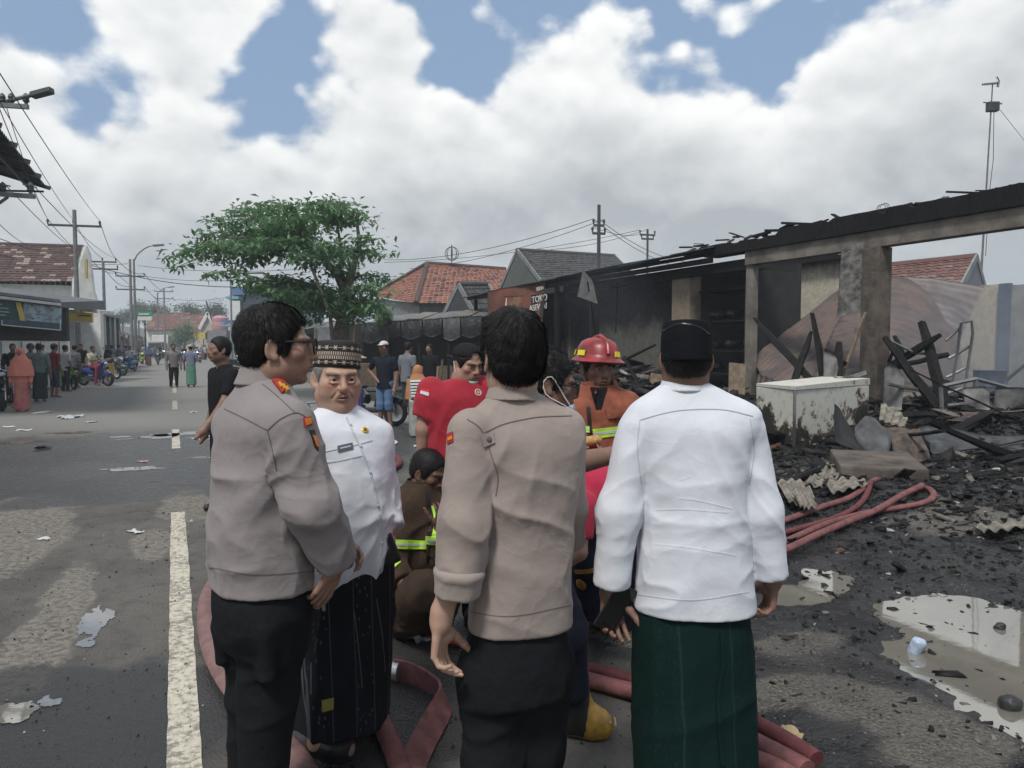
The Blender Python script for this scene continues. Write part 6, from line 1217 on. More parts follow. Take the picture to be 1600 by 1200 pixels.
# man in white shirt and patterned cap, facing the camera
def songket_mat():
 m=mat('songket_cap_cloth',(.012,.011,.011),rough=.8,bump=0);N,L,b=mnodes(m)
 tc=N.new('ShaderNodeTexCoord');sp=N.new('ShaderNodeSeparateXYZ');L.new(tc.outputs['UV'],sp.inputs[0])
 def mm(op,a,b_=0.0,c=0.0):
  n=N.new('ShaderNodeMath');n.operation=op
  for i,v in enumerate((a,b_,c)):
   if isinstance(v,bpy.types.NodeSocket):L.new(v,n.inputs[i])
   else:n.inputs[i].default_value=v
  return n.outputs[0]
 u,v=sp.outputs[0],sp.outputs[1]
 def band(x,lo,hi):return mm('MULTIPLY',mm('GREATER_THAN',x,lo),mm('LESS_THAN',x,hi))
 def stars(v0):
  fu=mm('ABSOLUTE',mm('SUBTRACT',mm('FRACT',mm('MULTIPLY',u,18)),.5));dv=mm('ABSOLUTE',mm('SUBTRACT',v,v0))
  x=mm('LESS_THAN',mm('ABSOLUTE',mm('SUBTRACT',mm('MULTIPLY',fu,.52),dv)),.028);x=mm('MULTIPLY',x,mm('LESS_THAN',dv,.075))
  return mm('MAXIMUM',x,mm('LESS_THAN',dv,.009))
 stripes=mm('MULTIPLY',mm('GREATER_THAN',mm('FRACT',mm('ADD',mm('MULTIPLY',u,72),mm('MULTIPLY',mm('GREATER_THAN',v,.44),.5))),.45),band(v,.30,.60))
 stripes=mm('MULTIPLY',stripes,mm('GREATER_THAN',mm('ABSOLUTE',mm('SUBTRACT',v,.45)),.012))
 msk=mm('MINIMUM',mm('ADD',mm('ADD',mm('MULTIPLY',stripes,.8),stars(.17)),stars(.76)),1.0)
 mx=N.new('ShaderNodeMix');mx.data_type='RGBA';L.new(msk,mx.inputs[0]);mx.inputs[6].default_value=(.012,.011,.011,1);mx.inputs[7].default_value=(.52,.42,.33,1);L.new(mx.outputs[2],b.inputs['Base Color'])
 return m
def person_cap_front():
 D=2.88;p=lambda x,y,dy=0:A3(P(x,y,D+dy));root=thing('person','older man in white shirt and black patterned cap facing the camera beside the left policeman','person',(p(530,1150)[0],D,0))
 R=frame((.46,-.88,-.06));o=p(526,588);k=1.05;Rb=frame((.55,-.83,0));s=S()
 rows=[(908,541,.185,.155),(850,541,.190,.170),(790,541,.188,.172),(730,540,.188,.150),(690,538,.200,.130),(668,536,.192,.110),(652,533,.14,.085),(634,530,.072,.066)]
 o0=p(541,908);secs=[]
 for y,cx,a,b in rows:q=Rb.T@(p(cx,y)-o0);secs.append((q[2],q[0],q[1],a,b))
 s.loft(secs,2.2,R=Rb,o=o0)
 sl=p(583,695,.06);el=p(596,765,.10);wl=p(610,826,.0);s.cone(sl,el,.076,.066,k=.016);s.cone(el,wl,.068,.058,k=.03);cut(s,wl,wl-el)
 sr=p(480,690,-.10);er=p(478,800,-.16);wr=p(494,912,-.16);s.cone(sr,er,.078,.066,k=.045);s.cone(er,wr,.066,.052,k=.03);cut(s,wr,wr-er)
 folds=[(p(545,860,-.15),.22,(1,0,.25),9,.012,1),(p(560,720,-.15),.14,(1,0,-.3),12,.009,2),(p(598,790,-.05),.11,(1,0,.5),15,.014,3),(p(520,760,-.15),.18,(1,0,.1),8,.009,4),(p(585,870,-.1),.12,(.4,0,1),12,.012,5)]
 so=sdf_obj('shirt',s,.0066,M_white,root,folds,sm=2);bv=bvh_of(so)
 c=S();c.at(p(530,640),frame((.5,-.86,0),(.05,-.2,1)));c.loft([(-.02,0,0,.080,.080),(.012,0,.003,.072,.072),(.030,0,.004,.069,.070)],2.0);c.loft([(-.05,0,0,.072,.07),(.012,0,.003,.065,.065),(.06,0,.004,.062,.063)],2.0,op='s',k=.003);c.at()
 sdf_obj('collar',c,.0045,M_white,root)
 seam(bv,[(541,652),(552,676),(566,706),(580,745),(592,800),(596,850),(595,895)],.006,'placket',M_whiteseam,root,lift=.004)
 seam(bv,[(496,708),(520,703),(545,698),(582,688)],.004,'chest_seam',M_whiteseam,root);seam(bv,[(500,724),(530,720),(566,712)],.004,'chest_seam',M_whiteseam,root)
 for q in[(547,664),(563,697),(578,738),(590,790),(596,848)]:
  b=on_surf(bv,*q)
  if b[0]:mb=MB();mb.lathe([(.0,0),(.005,0),(.005,.003),(.003,.004)],b[0]+b[1]*.004,Vector((0,0,1)).rotation_difference(b[1]).to_matrix(),10);mb.obj('button',M_whiteseam,root,smooth=True)
 patch(bv,[(527,697),(550,692),(551,701),(528,706)],'name_tag',mat('grey_tag',(.10,.105,.12),rough=.4),root,lift=.006);patch(bv,[(531,700),(547,696.5),(547.4,698.5),(531.5,702)],'tag_lettering',M_silver,root,lift=.0075,n=3)
 b=on_surf(bv,570,672)
 if b[0]:
  q=Vector((0,0,1)).rotation_difference(b[1]).to_matrix();mb=MB();mb.lathe([(0,0),(.013,0),(.013,.003),(.010,.005)],b[0],q,18);bd=mb.obj('badge',M_gold,root,smooth=True)
  mb=MB();mb.lathe([(0,.004),(.0065,.004),(.005,.008)],b[0],q,12);mb.obj('badge_emblem',mat('badge_green',(.05,.11,.05),rough=.5),root,smooth=True)
 g=S();g0=p(530,1120);secs=[];Rs=frame((.62,-.78,0))
 for y,cx,a,b in[(1118,530,.188,.20),(1040,534,.190,.185),(960,541,.182,.165),(890,545,.172,.155),(860,545,.168,.15)]:q=Rs.T@(p(cx,y)-g0);secs.append((q[2],q[0],q[1],a,b))
 g.loft(secs,2.2,R=Rs,o=g0)
 go=sdf_obj('sarong',g,.0075,M_ksar,root,[(g0+A3((.1,-.15,.35)),.5,(.08,0,1),9,.020,1),(g0+A3((0,-.15,.1)),.35,(-.1,0,1),12,.016,2)],sm=2);gb=bvh_of(go)
 def pr(pts,w=.005):seam(gb,pts,w,'sarong_print',M_ksarp,root,lift=.001,step=2.5)
 pr([(470,1010),(472,1050),(475,1090),(480,1120)],.008);pr([(486,1035),(486,1085)],.006);pr([(588,935),(597,990),(602,1050)],.004);pr([(553,955),(560,1010),(566,1075)],.004)
 patch(gb,[(503,1094),(522,1090),(521,1108),(504,1113)],'sarong_label',mat('yellow_label',(.30,.24,.05),rough=.7),root,lift=.002,n=3)
 for ax,ay,tx,ty in[(484,1165,548,1188),(530,1128,588,1134)]:
  a=G(ax,ay+12);t=G(tx,ty);d=(t-a).normalized();b=S();sd_=Vector((-d.y,d.x,0))
  b.cone(a+d*.02+Vector((0,0,.03)),t-d*.06+Vector((0,0,.03)),.035,.048,k=.03);b.cone(t-d*.07+Vector((0,0,.03)),t-d*.035+Vector((0,0,.025)),.05,.036,k=.03);b.ell(a+d*.13+Vector((0,0,.06)),(.055,.055,.035),k=.04)
  b.box(tuple((a+t)/2+Vector((0,0,-.05))),(.4,.4,.05),rd=.001,op='s');b.ell(a+d*.0+Vector((0,0,.085)),(.06,.045,.045),k=.01,op='s');sdf_obj('clog',b,.006,M_blackrub,root)
 sk=S();head_ops(sk,o,R,k,w=1.02,fat=.009,age=1);sk.cone(o+R@A3((0,-.02,-.07))*k,p(530,655),.062,.072,k=.05)
 sk.at(o,R,k);sk.ell((0,.03,-.108),(.048,.045,.026),k=.03);sk.at()
 hl=S();hand_ops(hl,p(607,828,-.02),(-.10,-.1,-.95),(-.6,-.7,0),(-.5,-.8,.1),(.6,.8,.9,.95),k=.95);hl.cone(el,wl,.034,.028,k=.02)
 hr=S();hand_ops(hr,p(497,915,-.16),(.02,.05,-1),(.5,.8,0),(.8,-.5,0),(.25,.3,.3,.35),k=.9,spread=.0,tout=.25);hr.cone(er,wr,.034,.028,k=.02)
 fts=[]
 for ax,ay,tx,ty in[(484,1165,548,1188),(530,1128,588,1134)]:
  ft=S();fts.append(ft);a=G(ax,ay+12);t=G(tx,ty);d=(t-a).normalized();ft.cone(a+d*.045+Vector((0,0,.06)),a+d*.05+Vector((0,0,.24)),.036,.044,k=.03);ft.cone(a+d*.05+Vector((0,0,.05)),a+d*.16+Vector((0,0,.045)),.036,.035,k=.03);ft.ell(a+d*.025+Vector((0,0,.045)),.033,k=.02)
 gc=p(530,880);build_body(root,[(sk,.0034),(hl,.0034),(hr,.0034),(fts[0],.006),(fts[1],.006)],SKIN['skin_light'],o,R,k,via=[sl,sr,gc,gc])
 eyes(root,o,R,k,gaze=(-.1,1,0));brows(root,o,R,k,mat('thin_brow_hair',(.09,.065,.05),rough=.8),.0014,.002);moustache(root,o,R,k,mat('grey_moustache',(.22,.155,.12),rough=.7,var=.5,vs=200))
 hs=S();hair_ops(hs,o,R,k,w=1.02,low=-.065);hs.at(o,R,k);hs.box((0,0,.16),(.2,.2,.12),rd=.01,op='s');hs.at();sdf_obj('hair',hs,.0045,M_greyhair,root,disp=lambda V:fbm(V*90,2)*.002-.003)
 Rc=np.asarray(R)@rot3(math.radians(7),math.radians(-4),0);mb=MB();seg=72;prof=[(.0895,0.028),(.0915,.030),(.0915,.05),(.091,.10),(.0895,.119),(.086,.123),(.06,.128),(.0,.129)]
 base=o+R@A3((0,-.016,0))*k;vs=[];
 for r_,z in prof:
  for i in range(seg):a=2*math.pi*i/seg;vs.append(base+Rc@(A3((math.cos(a)*r_*.98,math.sin(a)*r_*1.17,z))*k))
 fs=[(i*seg+j,i*seg+(j+1)%seg,(i+1)*seg+(j+1)%seg,(i+1)*seg+j)for i in range(len(prof)-1)for j in range(seg)]
 me=bpy.data.meshes.new('cap');me.from_pydata([tuple(v)for v in vs],[],fs);uv=me.uv_layers.new(name='UVMap')
 for pl in me.polygons:
  i,j=pl.index//seg,pl.index%seg
  for li,(a,b)in zip(pl.loop_indices,((i,j),(i,j+1),(i+1,j+1),(i+1,j))):uv.data[li].uv=(b/seg,(prof[a][1]-.030)/.09)
  pl.use_smooth=True
 me.materials.append(songket_mat());link('cap',me,root)
 pc=thing('pouch','small black leather pouch held by the man in the patterned cap','pouch',p(606,858,-.04));b=S();b.box(p(606,858,-.05),(.035,.018,.062),R=rot3(0,math.radians(-20),math.radians(15)),rd=.012,k=.01)
 sdf_obj('pouch_body',b,.005,M_blackp,pc);mb=MB();mb.tube([p(602,836,-.06),p(606,845,-.075),p(610,862,-.075)],.004,6);mb.obj('strap',M_blackrub,pc)
 return root
person_cap_front()
# MORE PEOPLE
def torso(s,p,Rb,rows,n=2.3):
 o0=p(rows[0][1],rows[0][0]);secs=[]
 for y,cx,a,b in rows:q=Rb.T@(p(cx,y)-o0);secs.append((q[2],q[0],q[1],a,b))
 s.loft(secs,n,R=Rb,o=o0);return o0
def legs(root,m,hips,knees,ankles,r=(.10,.075,.06),res=.014,shoe=None,sd=(0,-1)):
 t=S()
 for h,k,a in zip(hips,knees,ankles):t.cone(h,k,r[0],r[1],k=.05);t.cone(k,a,r[1],r[2],k=.03)
 t.ell((hips[0]+hips[1])/2+A3((0,0,.05)),(.17,.14,.14),k=.05);o=sdf_obj('trousers',t,res,m,root,[(knees[0],.3,(1,0,.3),10,.012,1)])
 for a in ankles:
  b=S();b.cone((a[0],a[1],.05),(a[0]+sd[0]*.15,a[1]+sd[1]*.15,.04),.045,.04,k=.03);b.box((a[0],a[1],-.05),(.3,.3,.05),rd=.001,op='s');sdf_obj('shoe',b,.012,shoe or M_blackrub,root)
 return o
def bread(label,v,seed=0,r=.035):
 b=S();b.ell(v,(r*1.5,r,r*.75));b.ell(A3(v)+A3((r*1.4,0,.01)),(r,r*.8,r*.7),k=.02);o=sdf_obj('fried_snack',b,.006,M_bread,None,disp=lambda V:fbm(V*45+seed,3)*.012);tag(o,label,'snack')
def firefighter_helmet():
 D=4.25;p=lambda x,y,dy=0:A3(P(x,y,D+dy));root=thing('person','firefighter in red helmet and orange coat with lime stripes','person',(p(938,1000)[0],D,0))
 R=frame((.28,-.95,-.08));o=p(934,573);k=1.12;Rb=frame((.2,-.98,0));s=S()
 torso(s,p,Rb,[(790,940,.24,.18),(720,939,.23,.165),(665,939,.23,.16),(630,938,.228,.14),(614,936,.165,.11),(602,935,.105,.092)])
 sl=p(978,636,.0);el=p(996,705,-.05);wl=p(985,770,-.12);sr=p(897,636,.0);er=p(888,705,-.06);wr=p(905,705,-.28)
 for a,b,c in((sl,el,wl),(sr,er,wr)):s.cone(a,b,.092,.080,k=.04);s.cone(b,c,.080,.066,k=.03);cut(s,c,c-b)
 s.at(p(935,622,-.10));s.ell((0,-.05,.03),(.035,.06,.09),k=.02,op='s');s.at()
 so=sdf_obj('coat',s,.009,M_orange,root,[(p(950,690,-.1),.25,(1,0,.4),8,.014,1),(el,.2,(1,0,.5),10,.014,2),(p(915,650,-.1),.2,(.4,0,1),9,.012,3)],sm=2);bv=bvh_of(so)
 for q in([(902,664),(921,666),(921,676),(902,675)],[(926,671),(968,666),(969,680),(927,686)]):patch(bv,q,'lime_stripe',M_lime,root,lift=.006)
 for q in([(902,668),(921,670),(921,672),(902,671)],[(926,676),(968,671),(969,675),(927,680)]):patch(bv,q,'silver_stripe',M_silver,root,lift=.008)
 patch(bv,[(971,664),(983,666),(982,676),(972,674)],'velcro_patch',M_blackp,root,lift=.006);seam(bv,[(919,636),(921,660),(924,700),(926,730)],.022,'placket',M_blackp,root,lift=.005)
 patch(bv,[(945,638),(970,628),(978,650),(950,655)],'coat_flap',M_orange,root,lift=.012)
 c=S();c.at(p(936,604),frame((.25,-.95,0),(0,-.25,1)),1.12);c.loft([(-.03,0,0,.115,.10),(.0,0,0,.098,.09),(.035,0,.0,.090,.082)],2);c.loft([(-.06,0,0,.09,.08),(.06,0,0,.082,.073)],2,op='s',k=.003);c.ell((0,.12,.02),(.055,.09,.09),op='s',k=.01);c.at();sdf_obj('coat_collar',c,.007,M_orange,root)
 patch(bv,[(922,606),(949,606),(940,640),(931,640)],'undershirt',M_black,root,lift=.006)
 sk=S();head_ops(sk,o,R,k);sk.cone(o+R@A3((0,-.02,-.07))*k,p(936,618),.060,.070,k=.04);h=S();hand_ops(h,wr,(.75,-.45,.35),(0,-.3,-1),(0,-.8,.6),(.5,.6,.6,.6));h.cone(er,wr,.035,.028)
 build_body(root,[(sk,.0042),(h,.005)],SKIN['skin_brown'],o,R,k,.25,via=[sr]);eyes(root,o,R,k);brows(root,o,R,k,None,.0028)
 hs=S();hair_ops(hs,o,R,k,low=-.05,line=.055);hs.at(o,R,k);hs.box((0,0,.145),(.2,.2,.1),rd=.01,op='s');hs.at();ho=sdf_obj('hair',hs,.005,M_hair,root);strands(ho.name,o,R,k,M_hair,root,300,L=.04,wild=.5,keep=lambda q:q[1]>.03)
 Rh=R@rot3(math.radians(4),math.radians(-3),0)*k;hb=o+Rh@A3((0,-.010,.036));mb=MB();M3=Matrix(Rh.tolist())
 mb.lathe([(.128,-.004),(.150,-.014),(.152,-.009),(.122,.012),(.116,.030),(.110,.062),(.090,.092),(.055,.108),(.02,.113),(.0,.113)],hb,M3,36,.90,1.12);sh=mb.obj('helmet',mat('helmet_red',(.36,.030,.035),rough=.38,col2=(.12,.02,.02),vs=9,bump=.1),root,smooth=True)
 mb=MB();mb.tube([hb+Rh@A3((0,y,z))for y,z in((.135,.03),(.12,.072),(.08,.104),(.02,.122),(-.05,.112),(-.11,.07))],.012,8);mb.obj('helmet_ridge',MATS['helmet_red'],root,smooth=True)
 for a in(-.55,1.3,2.2,-2.3):
  mb=MB();q=[hb+Rh@A3((math.sin(a+d)*r_*.90,math.cos(a+d)*r_*1.12,z))for d,r_,z in((-.22,.1245,.018),(.22,.1245,.018),(.22,.119,.045),(-.22,.119,.045))];mb.prism(q,Rh@A3((math.sin(a),math.cos(a),.2))*.004);mb.obj('helmet_tape',mat('helmet_yellow',(.75,.70,.03),rough=.4),root)
 mb=MB();mb.tube([hb+Rh@A3((e,y,z))for e,y,z in((-.085,.02,-.02),(-.075,.035,-.09),(-.03,.05,-.155),(.03,.05,-.155),(.075,.035,-.09),(.085,.02,-.02))],.005,6);mb.obj('chin_strap',M_blackp,root)
 mb=MB();mb.lathe([(.118,-.010),(.146,-.0145),(.146,-.013),(.118,-.006)],hb,M3,36,.89,1.11);mb.obj('helmet_lining',M_blackp,root)
 legs(root,M_navy,[p(920,800),p(955,800)],[p(918,910),p(957,910)],[p(918,1015),p(957,1015)])
 bread('piece of fried snack held up by the helmeted firefighter',p(917,690,-.36),1)
firefighter_helmet()
def red_shirt_cap():
 D=4.3;p=lambda x,y,dy=0:A3(P(x-9,y,D+dy));root=thing('person','man in red shirt and backward black cap with mint mask pulled under his chin','person',(p(722,970)[0],D,0))
 R=frame((.60,-.72,-.22));o=p(740,568);k=.93;Rb=frame((.35,-.93,0));s=S()
 torso(s,p,Rb,[(735,722,.185,.145),(680,722,.185,.145),(640,722,.19,.14),(616,723,.198,.12),(603,727,.135,.095),(592,732,.072,.072)])
 sr=p(683,611,-.05);er=p(673,652,-.06);s.cone(sr,er,.082,.078,k=.05);cut(s,er,er-sr,n=1);sl=p(765,608,.05);el=p(772,652,.05);s.cone(sl,el,.08,.076,k=.05);cut(s,el,el-sl,n=1)
 so=sdf_obj('shirt',s,.009,M_red,root,[(p(715,670,-.1),.25,(.5,0,1),9,.012,1),(p(700,630,-.1),.2,(.8,0,-1),9,.010,2)],sm=2);bv=bvh_of(so)
 patch(bv,[(659,606),(672,610),(671,614),(658,610)],'flag_red',mat('flag_red',(.55,.02,.03),rough=.8),root,lift=.005,n=3);patch(bv,[(658,610),(671,614),(670,619),(657,615)],'flag_white',M_whiteseam,root,lift=.005,n=3)
 b=on_surf(bv,747,613)
 if b[0]:q=Vector((0,0,1)).rotation_difference(b[1]).to_matrix();mb=MB();mb.torus(b[0],.018,.004,tuple(b[1]),18,5);mb.obj('chest_badge',M_whiteseam,root);mb=MB();mb.lathe([(0,0),(.010,0),(.009,.004)],b[0],q,12);mb.obj('badge_emblem',M_gold,root)
 sk=S();head_ops(sk,o,R,k);sk.cone(o+R@A3((0,-.02,-.07)),p(731,594),.056,.066,k=.04);h=S();wr=p(668,712,-.08);h.cone(p(675,640,-.06),p(671,672,-.08),.05,.045,k=.02);h.cone(p(671,672,-.08),wr,.045,.029,k=.02);hand_ops(h,p(668,715,-.08),(0,-.1,-1),(.8,.4,0),(.4,-.9,0),(.4,.5,.5,.5))
 build_body(root,[(sk,.0045),(h,.0055)],SKIN['skin_tan'],o,R,k,.3,via=[sr]);eyes(root,o,R,k);brows(root,o,R,k)
 hs=S();hair_ops(hs,o,R,k,low=-.055,line=.05);hs.at(o,R,k);hs.box((0,0,.15),(.2,.2,.1),rd=.01,op='s');hs.at();sdf_obj('hair',hs,.006,M_hair,root)
 c=S();c.at(o,R@rot3(math.radians(8),0,0),k);c.ell((0,-.012,.048),(.087,.108,.082),k=.01);c.box((0,0,-.055),(.2,.2,.1),rd=.005,op='s',k=.004);c.ell((0,.09,.058),(.035,.04,.018),k=.006,op='s');c.at();sdf_obj('cap',c,.0055,M_blackp if False else cloth('black_cap_cloth',(.016,.016,.018)),root)
 c=S();c.at(o,R@rot3(math.radians(8),0,0),k);c.ell((0,-.125,.028),(.065,.075,.010));c.at();sdf_obj('cap_peak',c,.006,MATS['black_cap_cloth'],root)
 c=S();c.at(o,R,k);c.ell((0,.050,-.098),(.055,.050,.032),k=.01);c.ell((0,.045,-.080),(.054,.050,.034),k=.004,op='s');c.at();sdf_obj('face_mask',c,.005,M_mint,root)
 mb=MB()
 for e in(1,-1):mb.tube([o+R@A3((e*.055,.05,-.09)),o+R@A3((e*.084,.0,-.04)),o+R@A3((e*.088,-.02,.012))],.003,5)
 mb.obj('mask_strap',M_clothwhite,root)
 legs(root,M_navy,[p(705,740),p(742,740)],[p(702,850),p(745,850)],[p(700,955),p(747,955)])
red_shirt_cap()
def crouching_firefighter():
 D=4.1;p=lambda x,y,dy=0:A3(P(x,y,D+dy));root=thing('person','crouching firefighter in brown coat with lime stripes eating a snack','person',(p(640,985)[0],D,0))
 R=frame((.84,-.44,-.36));o=p(670,737);k=1.0;Rb=frame((.75,-.66,0));s=S()
 torso(s,p,Rb,[(955,640,.21,.20),(900,640,.205,.19),(850,643,.20,.17),(805,648,.20,.155),(778,652,.185,.13),(762,657,.13,.10),(752,660,.085,.085)])
 sr=p(628,795,-.10);er=p(607,880,-.20);wr=p(630,912,-.34);sl=p(684,800,.0);el=p(690,875,-.15);wl=p(688,826,-.26)
 for a,b,c in((sr,er,wr),(sl,el,wl)):s.cone(a,b,.092,.082,k=.05);s.cone(b,c,.08,.066,k=.04);cut(s,c,c-b)
 so=sdf_obj('coat',s,.010,M_brown,root,[(p(635,860,-.2),.3,(1,0,.4),8,.018,1),(er,.22,(1,0,.6),9,.02,2),(p(650,800,-.2),.2,(.3,0,1),9,.014,3)],sm=2);bv=bvh_of(so)
 for q in([(618,843),(666,845),(666,858),(618,857)],[(597,890),(622,872),(626,880),(600,899)],[(667,838),(684,838),(684,850),(668,850)]):patch(bv,q,'lime_stripe',M_lime,root,lift=.008)
 for q in([(618,848),(666,850),(666,853),(618,852)],[(598,893),(624,875),(625,878),(599,896)],[(667,842),(684,842),(684,846),(668,846)]):patch(bv,q,'silver_stripe',M_silver,root,lift=.010)
 seam(bv,[(668,770),(670,800),(672,840),(668,880)],.02,'placket',M_blackp,root,lift=.004);seam(bv,[(676,790),(681,815),(676,850)],.02,'lime_edge',M_lime,root,lift=.006)
 c=S();c.at(p(659,756),frame((.8,-.5,0),(.2,-.15,1)));c.loft([(-.03,0,0,.11,.10),(.0,0,0,.095,.088),(.035,0,0,.088,.082)],2);c.loft([(-.06,0,0,.088,.08),(.06,0,0,.08,.073)],2,op='s',k=.003);c.at();sdf_obj('coat_collar',c,.008,M_brown,root)
 t=S();hp=p(634,935,.05);k1=p(668,930,-.45);a1=p(632,972,-.05);k2=p(690,920,-.15);a2=p(680,985,-.05)
 t.cone(hp,k1,.16,.11,k=.06);t.cone(k1,a1,.11,.10,k=.04);t.cone(hp+A3((.1,.1,0)),k2,.14,.11,k=.06);t.cone(k2,a2,.11,.09,k=.04);t.box(tuple((a1+a2)/2*A3((1,1,0))+A3((0,0,-.1))),(1,1,.1),rd=.001,op='s')
 to=sdf_obj('trousers',t,.011,M_brown,root,[(p(645,945,-.3),.35,(1,0,.2),9,.022,4)],sm=2);tb=bvh_of(to);patch(tb,[(600,950),(605,948),(612,965),(606,968)],'lime_stripe',M_lime,root,lift=.008,n=4)
 sk=S();head_ops(sk,o,R,k);sk.cone(o+R@A3((0,-.03,-.06)),p(660,768),.056,.066,k=.04);h=S();hand_ops(h,wr,(.9,-.35,-.1),(0,-.2,1),(0,-.9,.3),(.5,.7,.8,.8));h.cone(er,wr,.038,.03);h2_=S();hand_ops(h2_,wl,(.15,-.35,.9),(.3,.7,.2),(-.7,-.4,.1),(.7,.8,.8,.8));h2_.cone(el,wl,.038,.03)
 build_body(root,[(sk,.0045),(h,.005),(h2_,.005)],SKIN['skin_dark'],o,R,k,.2,via=[sr,sl]);eyes(root,o,R,k);brows(root,o,R,k)
 hs=S();hair_ops(hs,o,R,k,vol=.99,low=-.06,line=.062);ho=sdf_obj('hair',hs,.006,M_hair,root);strands(ho.name,o,R,k,M_hair,root,700,L=.018,wild=.4,lift=.004)
 bread('piece of fried snack in the hand of the crouching firefighter',p(652,918,-.46),2,.038)
crouching_firefighter()
def boot(root,heel,toe,top,r=.062,name='boot',front=None):
 b=S();heel,toe,top=A3(heel),A3(toe),A3(top);d=(toe-heel)*A3((1,1,0));d/=np.linalg.norm(d);z=A3((0,0,1));h=A3((heel[0],heel[1],0));L_=np.linalg.norm((toe-heel)[:2])
 b.cone(top,h+z*.10+d*.02,r*1.12,r,k=.03);b.cone(h+z*.055,h+d*L_*.55+z*.055,.05,.05,k=.03);b.cone(h+d*L_*.5+z*.05,h+d*(L_-.05)+z*.045,.055,.048,k=.04);b.cone(h+d*.03+z*.11,h+d*L_*.55+z*.07,.05,.045,k=.05);b.box(tuple(h+d*.1-z*.05),(.4,.4,.05),rd=.001,op='s');cut(b,top,top-h,n=0)
 mid=(top+h)/2
 def mif(C):q=C-h;al=q@d;hgt=q[:,2];line=.045+.03*np.clip(hgt/.2,0,1);return np.where(((al>line)&(hgt<.30))|(hgt<.022)|(hgt>top[2]-.025),1,0)
 o=sdf_obj(name,b,.0065,[M_blackrub,M_yellowrub],root,mif=mif);bv=bvh_of(o)
 for i in range(6):c=h+d*(L_*.42+i*.021)+z*(.118-i*.009);sd_=np.cross(d,z);mb=MB();mb.tube([c-sd_*.035-z*.008,c+z*.006,c+sd_*.035-z*.008],.004,6);mb.obj('lace',mat('pale_lace',(.45,.33,.15),rough=.7),root)
 return o
def masked_man():
 D=3.0;p=lambda x,y,dy=0:A3(P(x,y,D+dy));root=thing('person','man with glasses and lowered face mask in profile, half hidden by the middle policeman','person',(p(860,1150)[0],D,0))
 R=frame((.95,.02,-.16));o=p(860,598);k=1.02;Rb=frame((.95,.1,0));s=S()
 torso(s,p,Rb,[(930,832,.175,.14),(840,836,.175,.14),(760,838,.18,.13),(690,838,.19,.12),(655,838,.17,.10),(632,842,.09,.08),(618,845,.07,.07)])
 sr=p(850,690,-.16);er0=p(862,712,-.17);s.cone(sr,er0,.075,.07,k=.05);cut(s,er0,er0-sr,n=1);so=sdf_obj('shirt',s,.010,M_redb,root,[(p(840,760),.3,(.3,0,1),9,.012,1)])
 sk=S();head_ops(sk,o,R,k);sk.cone(o+R@A3((0,-.03,-.06)),p(844,640),.057,.066,k=.04)
 el=p(882,727,-.20);wr=p(968,709,-.10);h=S();h.cone(er0,el,.052,.05,k=.02);h.cone(el,wr,.050,.031,k=.03);hand_ops(h,wr,(.95,.2,.1),(0,-.3,-1),(0,-.9,.3),(.4,.5,.5,.5))
 wl=p(889,668,.06);h2_=S();hand_ops(h2_,wl,(.10,-.05,.98),(-.9,0,.1),(-.2,-.9,0),(.55,.7,.8,.8),k=1.0);h2_.cone(p(870,730,.12),wl,.04,.03)
 build_body(root,[(sk,.0042),(h,.005),(h2_,.0045)],SKIN['skin_brown'],o,R,k,.25,via=[sr,p(850,700,.1)]);eyes(root,o,R,k);brows(root,o,R,k)
 hs=S();hair_ops(hs,o,R,k,low=-.07,line=.066);ho=sdf_obj('hair',hs,.005,M_hair,root,disp=lambda V:fbm(V*60,2)*.006);strands(ho.name,o,R,k,M_hair,root,1500,L=.035,wild=.7,lift=.014)
 g=MB();W=lambda a,b,c:Vector(o+R@(A3((a,b,c))*k))
 for e in(-1,1):g.tube([W(e*.081,-.012,.008),W(e*.079,.04,.004),W(e*.066,.104,.0)],.0035,6);g.torus(W(e*.034,.110,-.008),.024,.003,tuple(R[:,1]),18,6)
 g.obj('glasses',M_blackp,root,smooth=True);mb=MB()
 for e in(1,-1):mb.tube([W(e*.050,.085,-.085),W(e*.066,.058,-.074),W(e*.078,.03,-.064),W(e*.086,.002,-.055),W(e*.090,-.018,-.042),W(e*.092,-.031,-.02),W(e*.092,-.033,.004),W(e*.089,-.022,.022),W(e*.087,-.006,.026),W(e*.083,.012,.012),W(e*.078,.036,-.018),W(e*.068,.064,-.05),W(e*.056,.085,-.072)],.0028,6)
 mb.obj('mask_strap',M_clothwhite,root);c=S();c.at(o,R,k);c.ell((0,.085,-.088),(.052,.030,.030),k=.01);c.ell((0,.070,-.070),(.05,.03,.034),op='s',k=.004);c.at();sdf_obj('face_mask',c,.005,mat('pale_blue_mask',(.40,.50,.62),rough=.85),root)
 t=S();h1=p(850,900,-.06);k1=p(884,985,-.10);a1=p(892,1075,-.06);t.cone(h1,k1,.11,.08,k=.05);t.cone(k1,a1,.08,.075,k=.03);h2=p(838,900,.1);k2=p(830,1020,.15);a2=p(826,1120,.2);t.cone(h2,k2,.11,.08,k=.05);t.cone(k2,a2,.08,.07);sdf_obj('trousers',t,.010,M_navy,root,[(k1,.3,(1,0,.4),9,.014,1)],sm=2)
 boot(root,G(893,1150),G(958,1152),p(892,1040,-.05));boot(root,G(820,1130),G(880,1128),p(826,1050,.2))
masked_man()
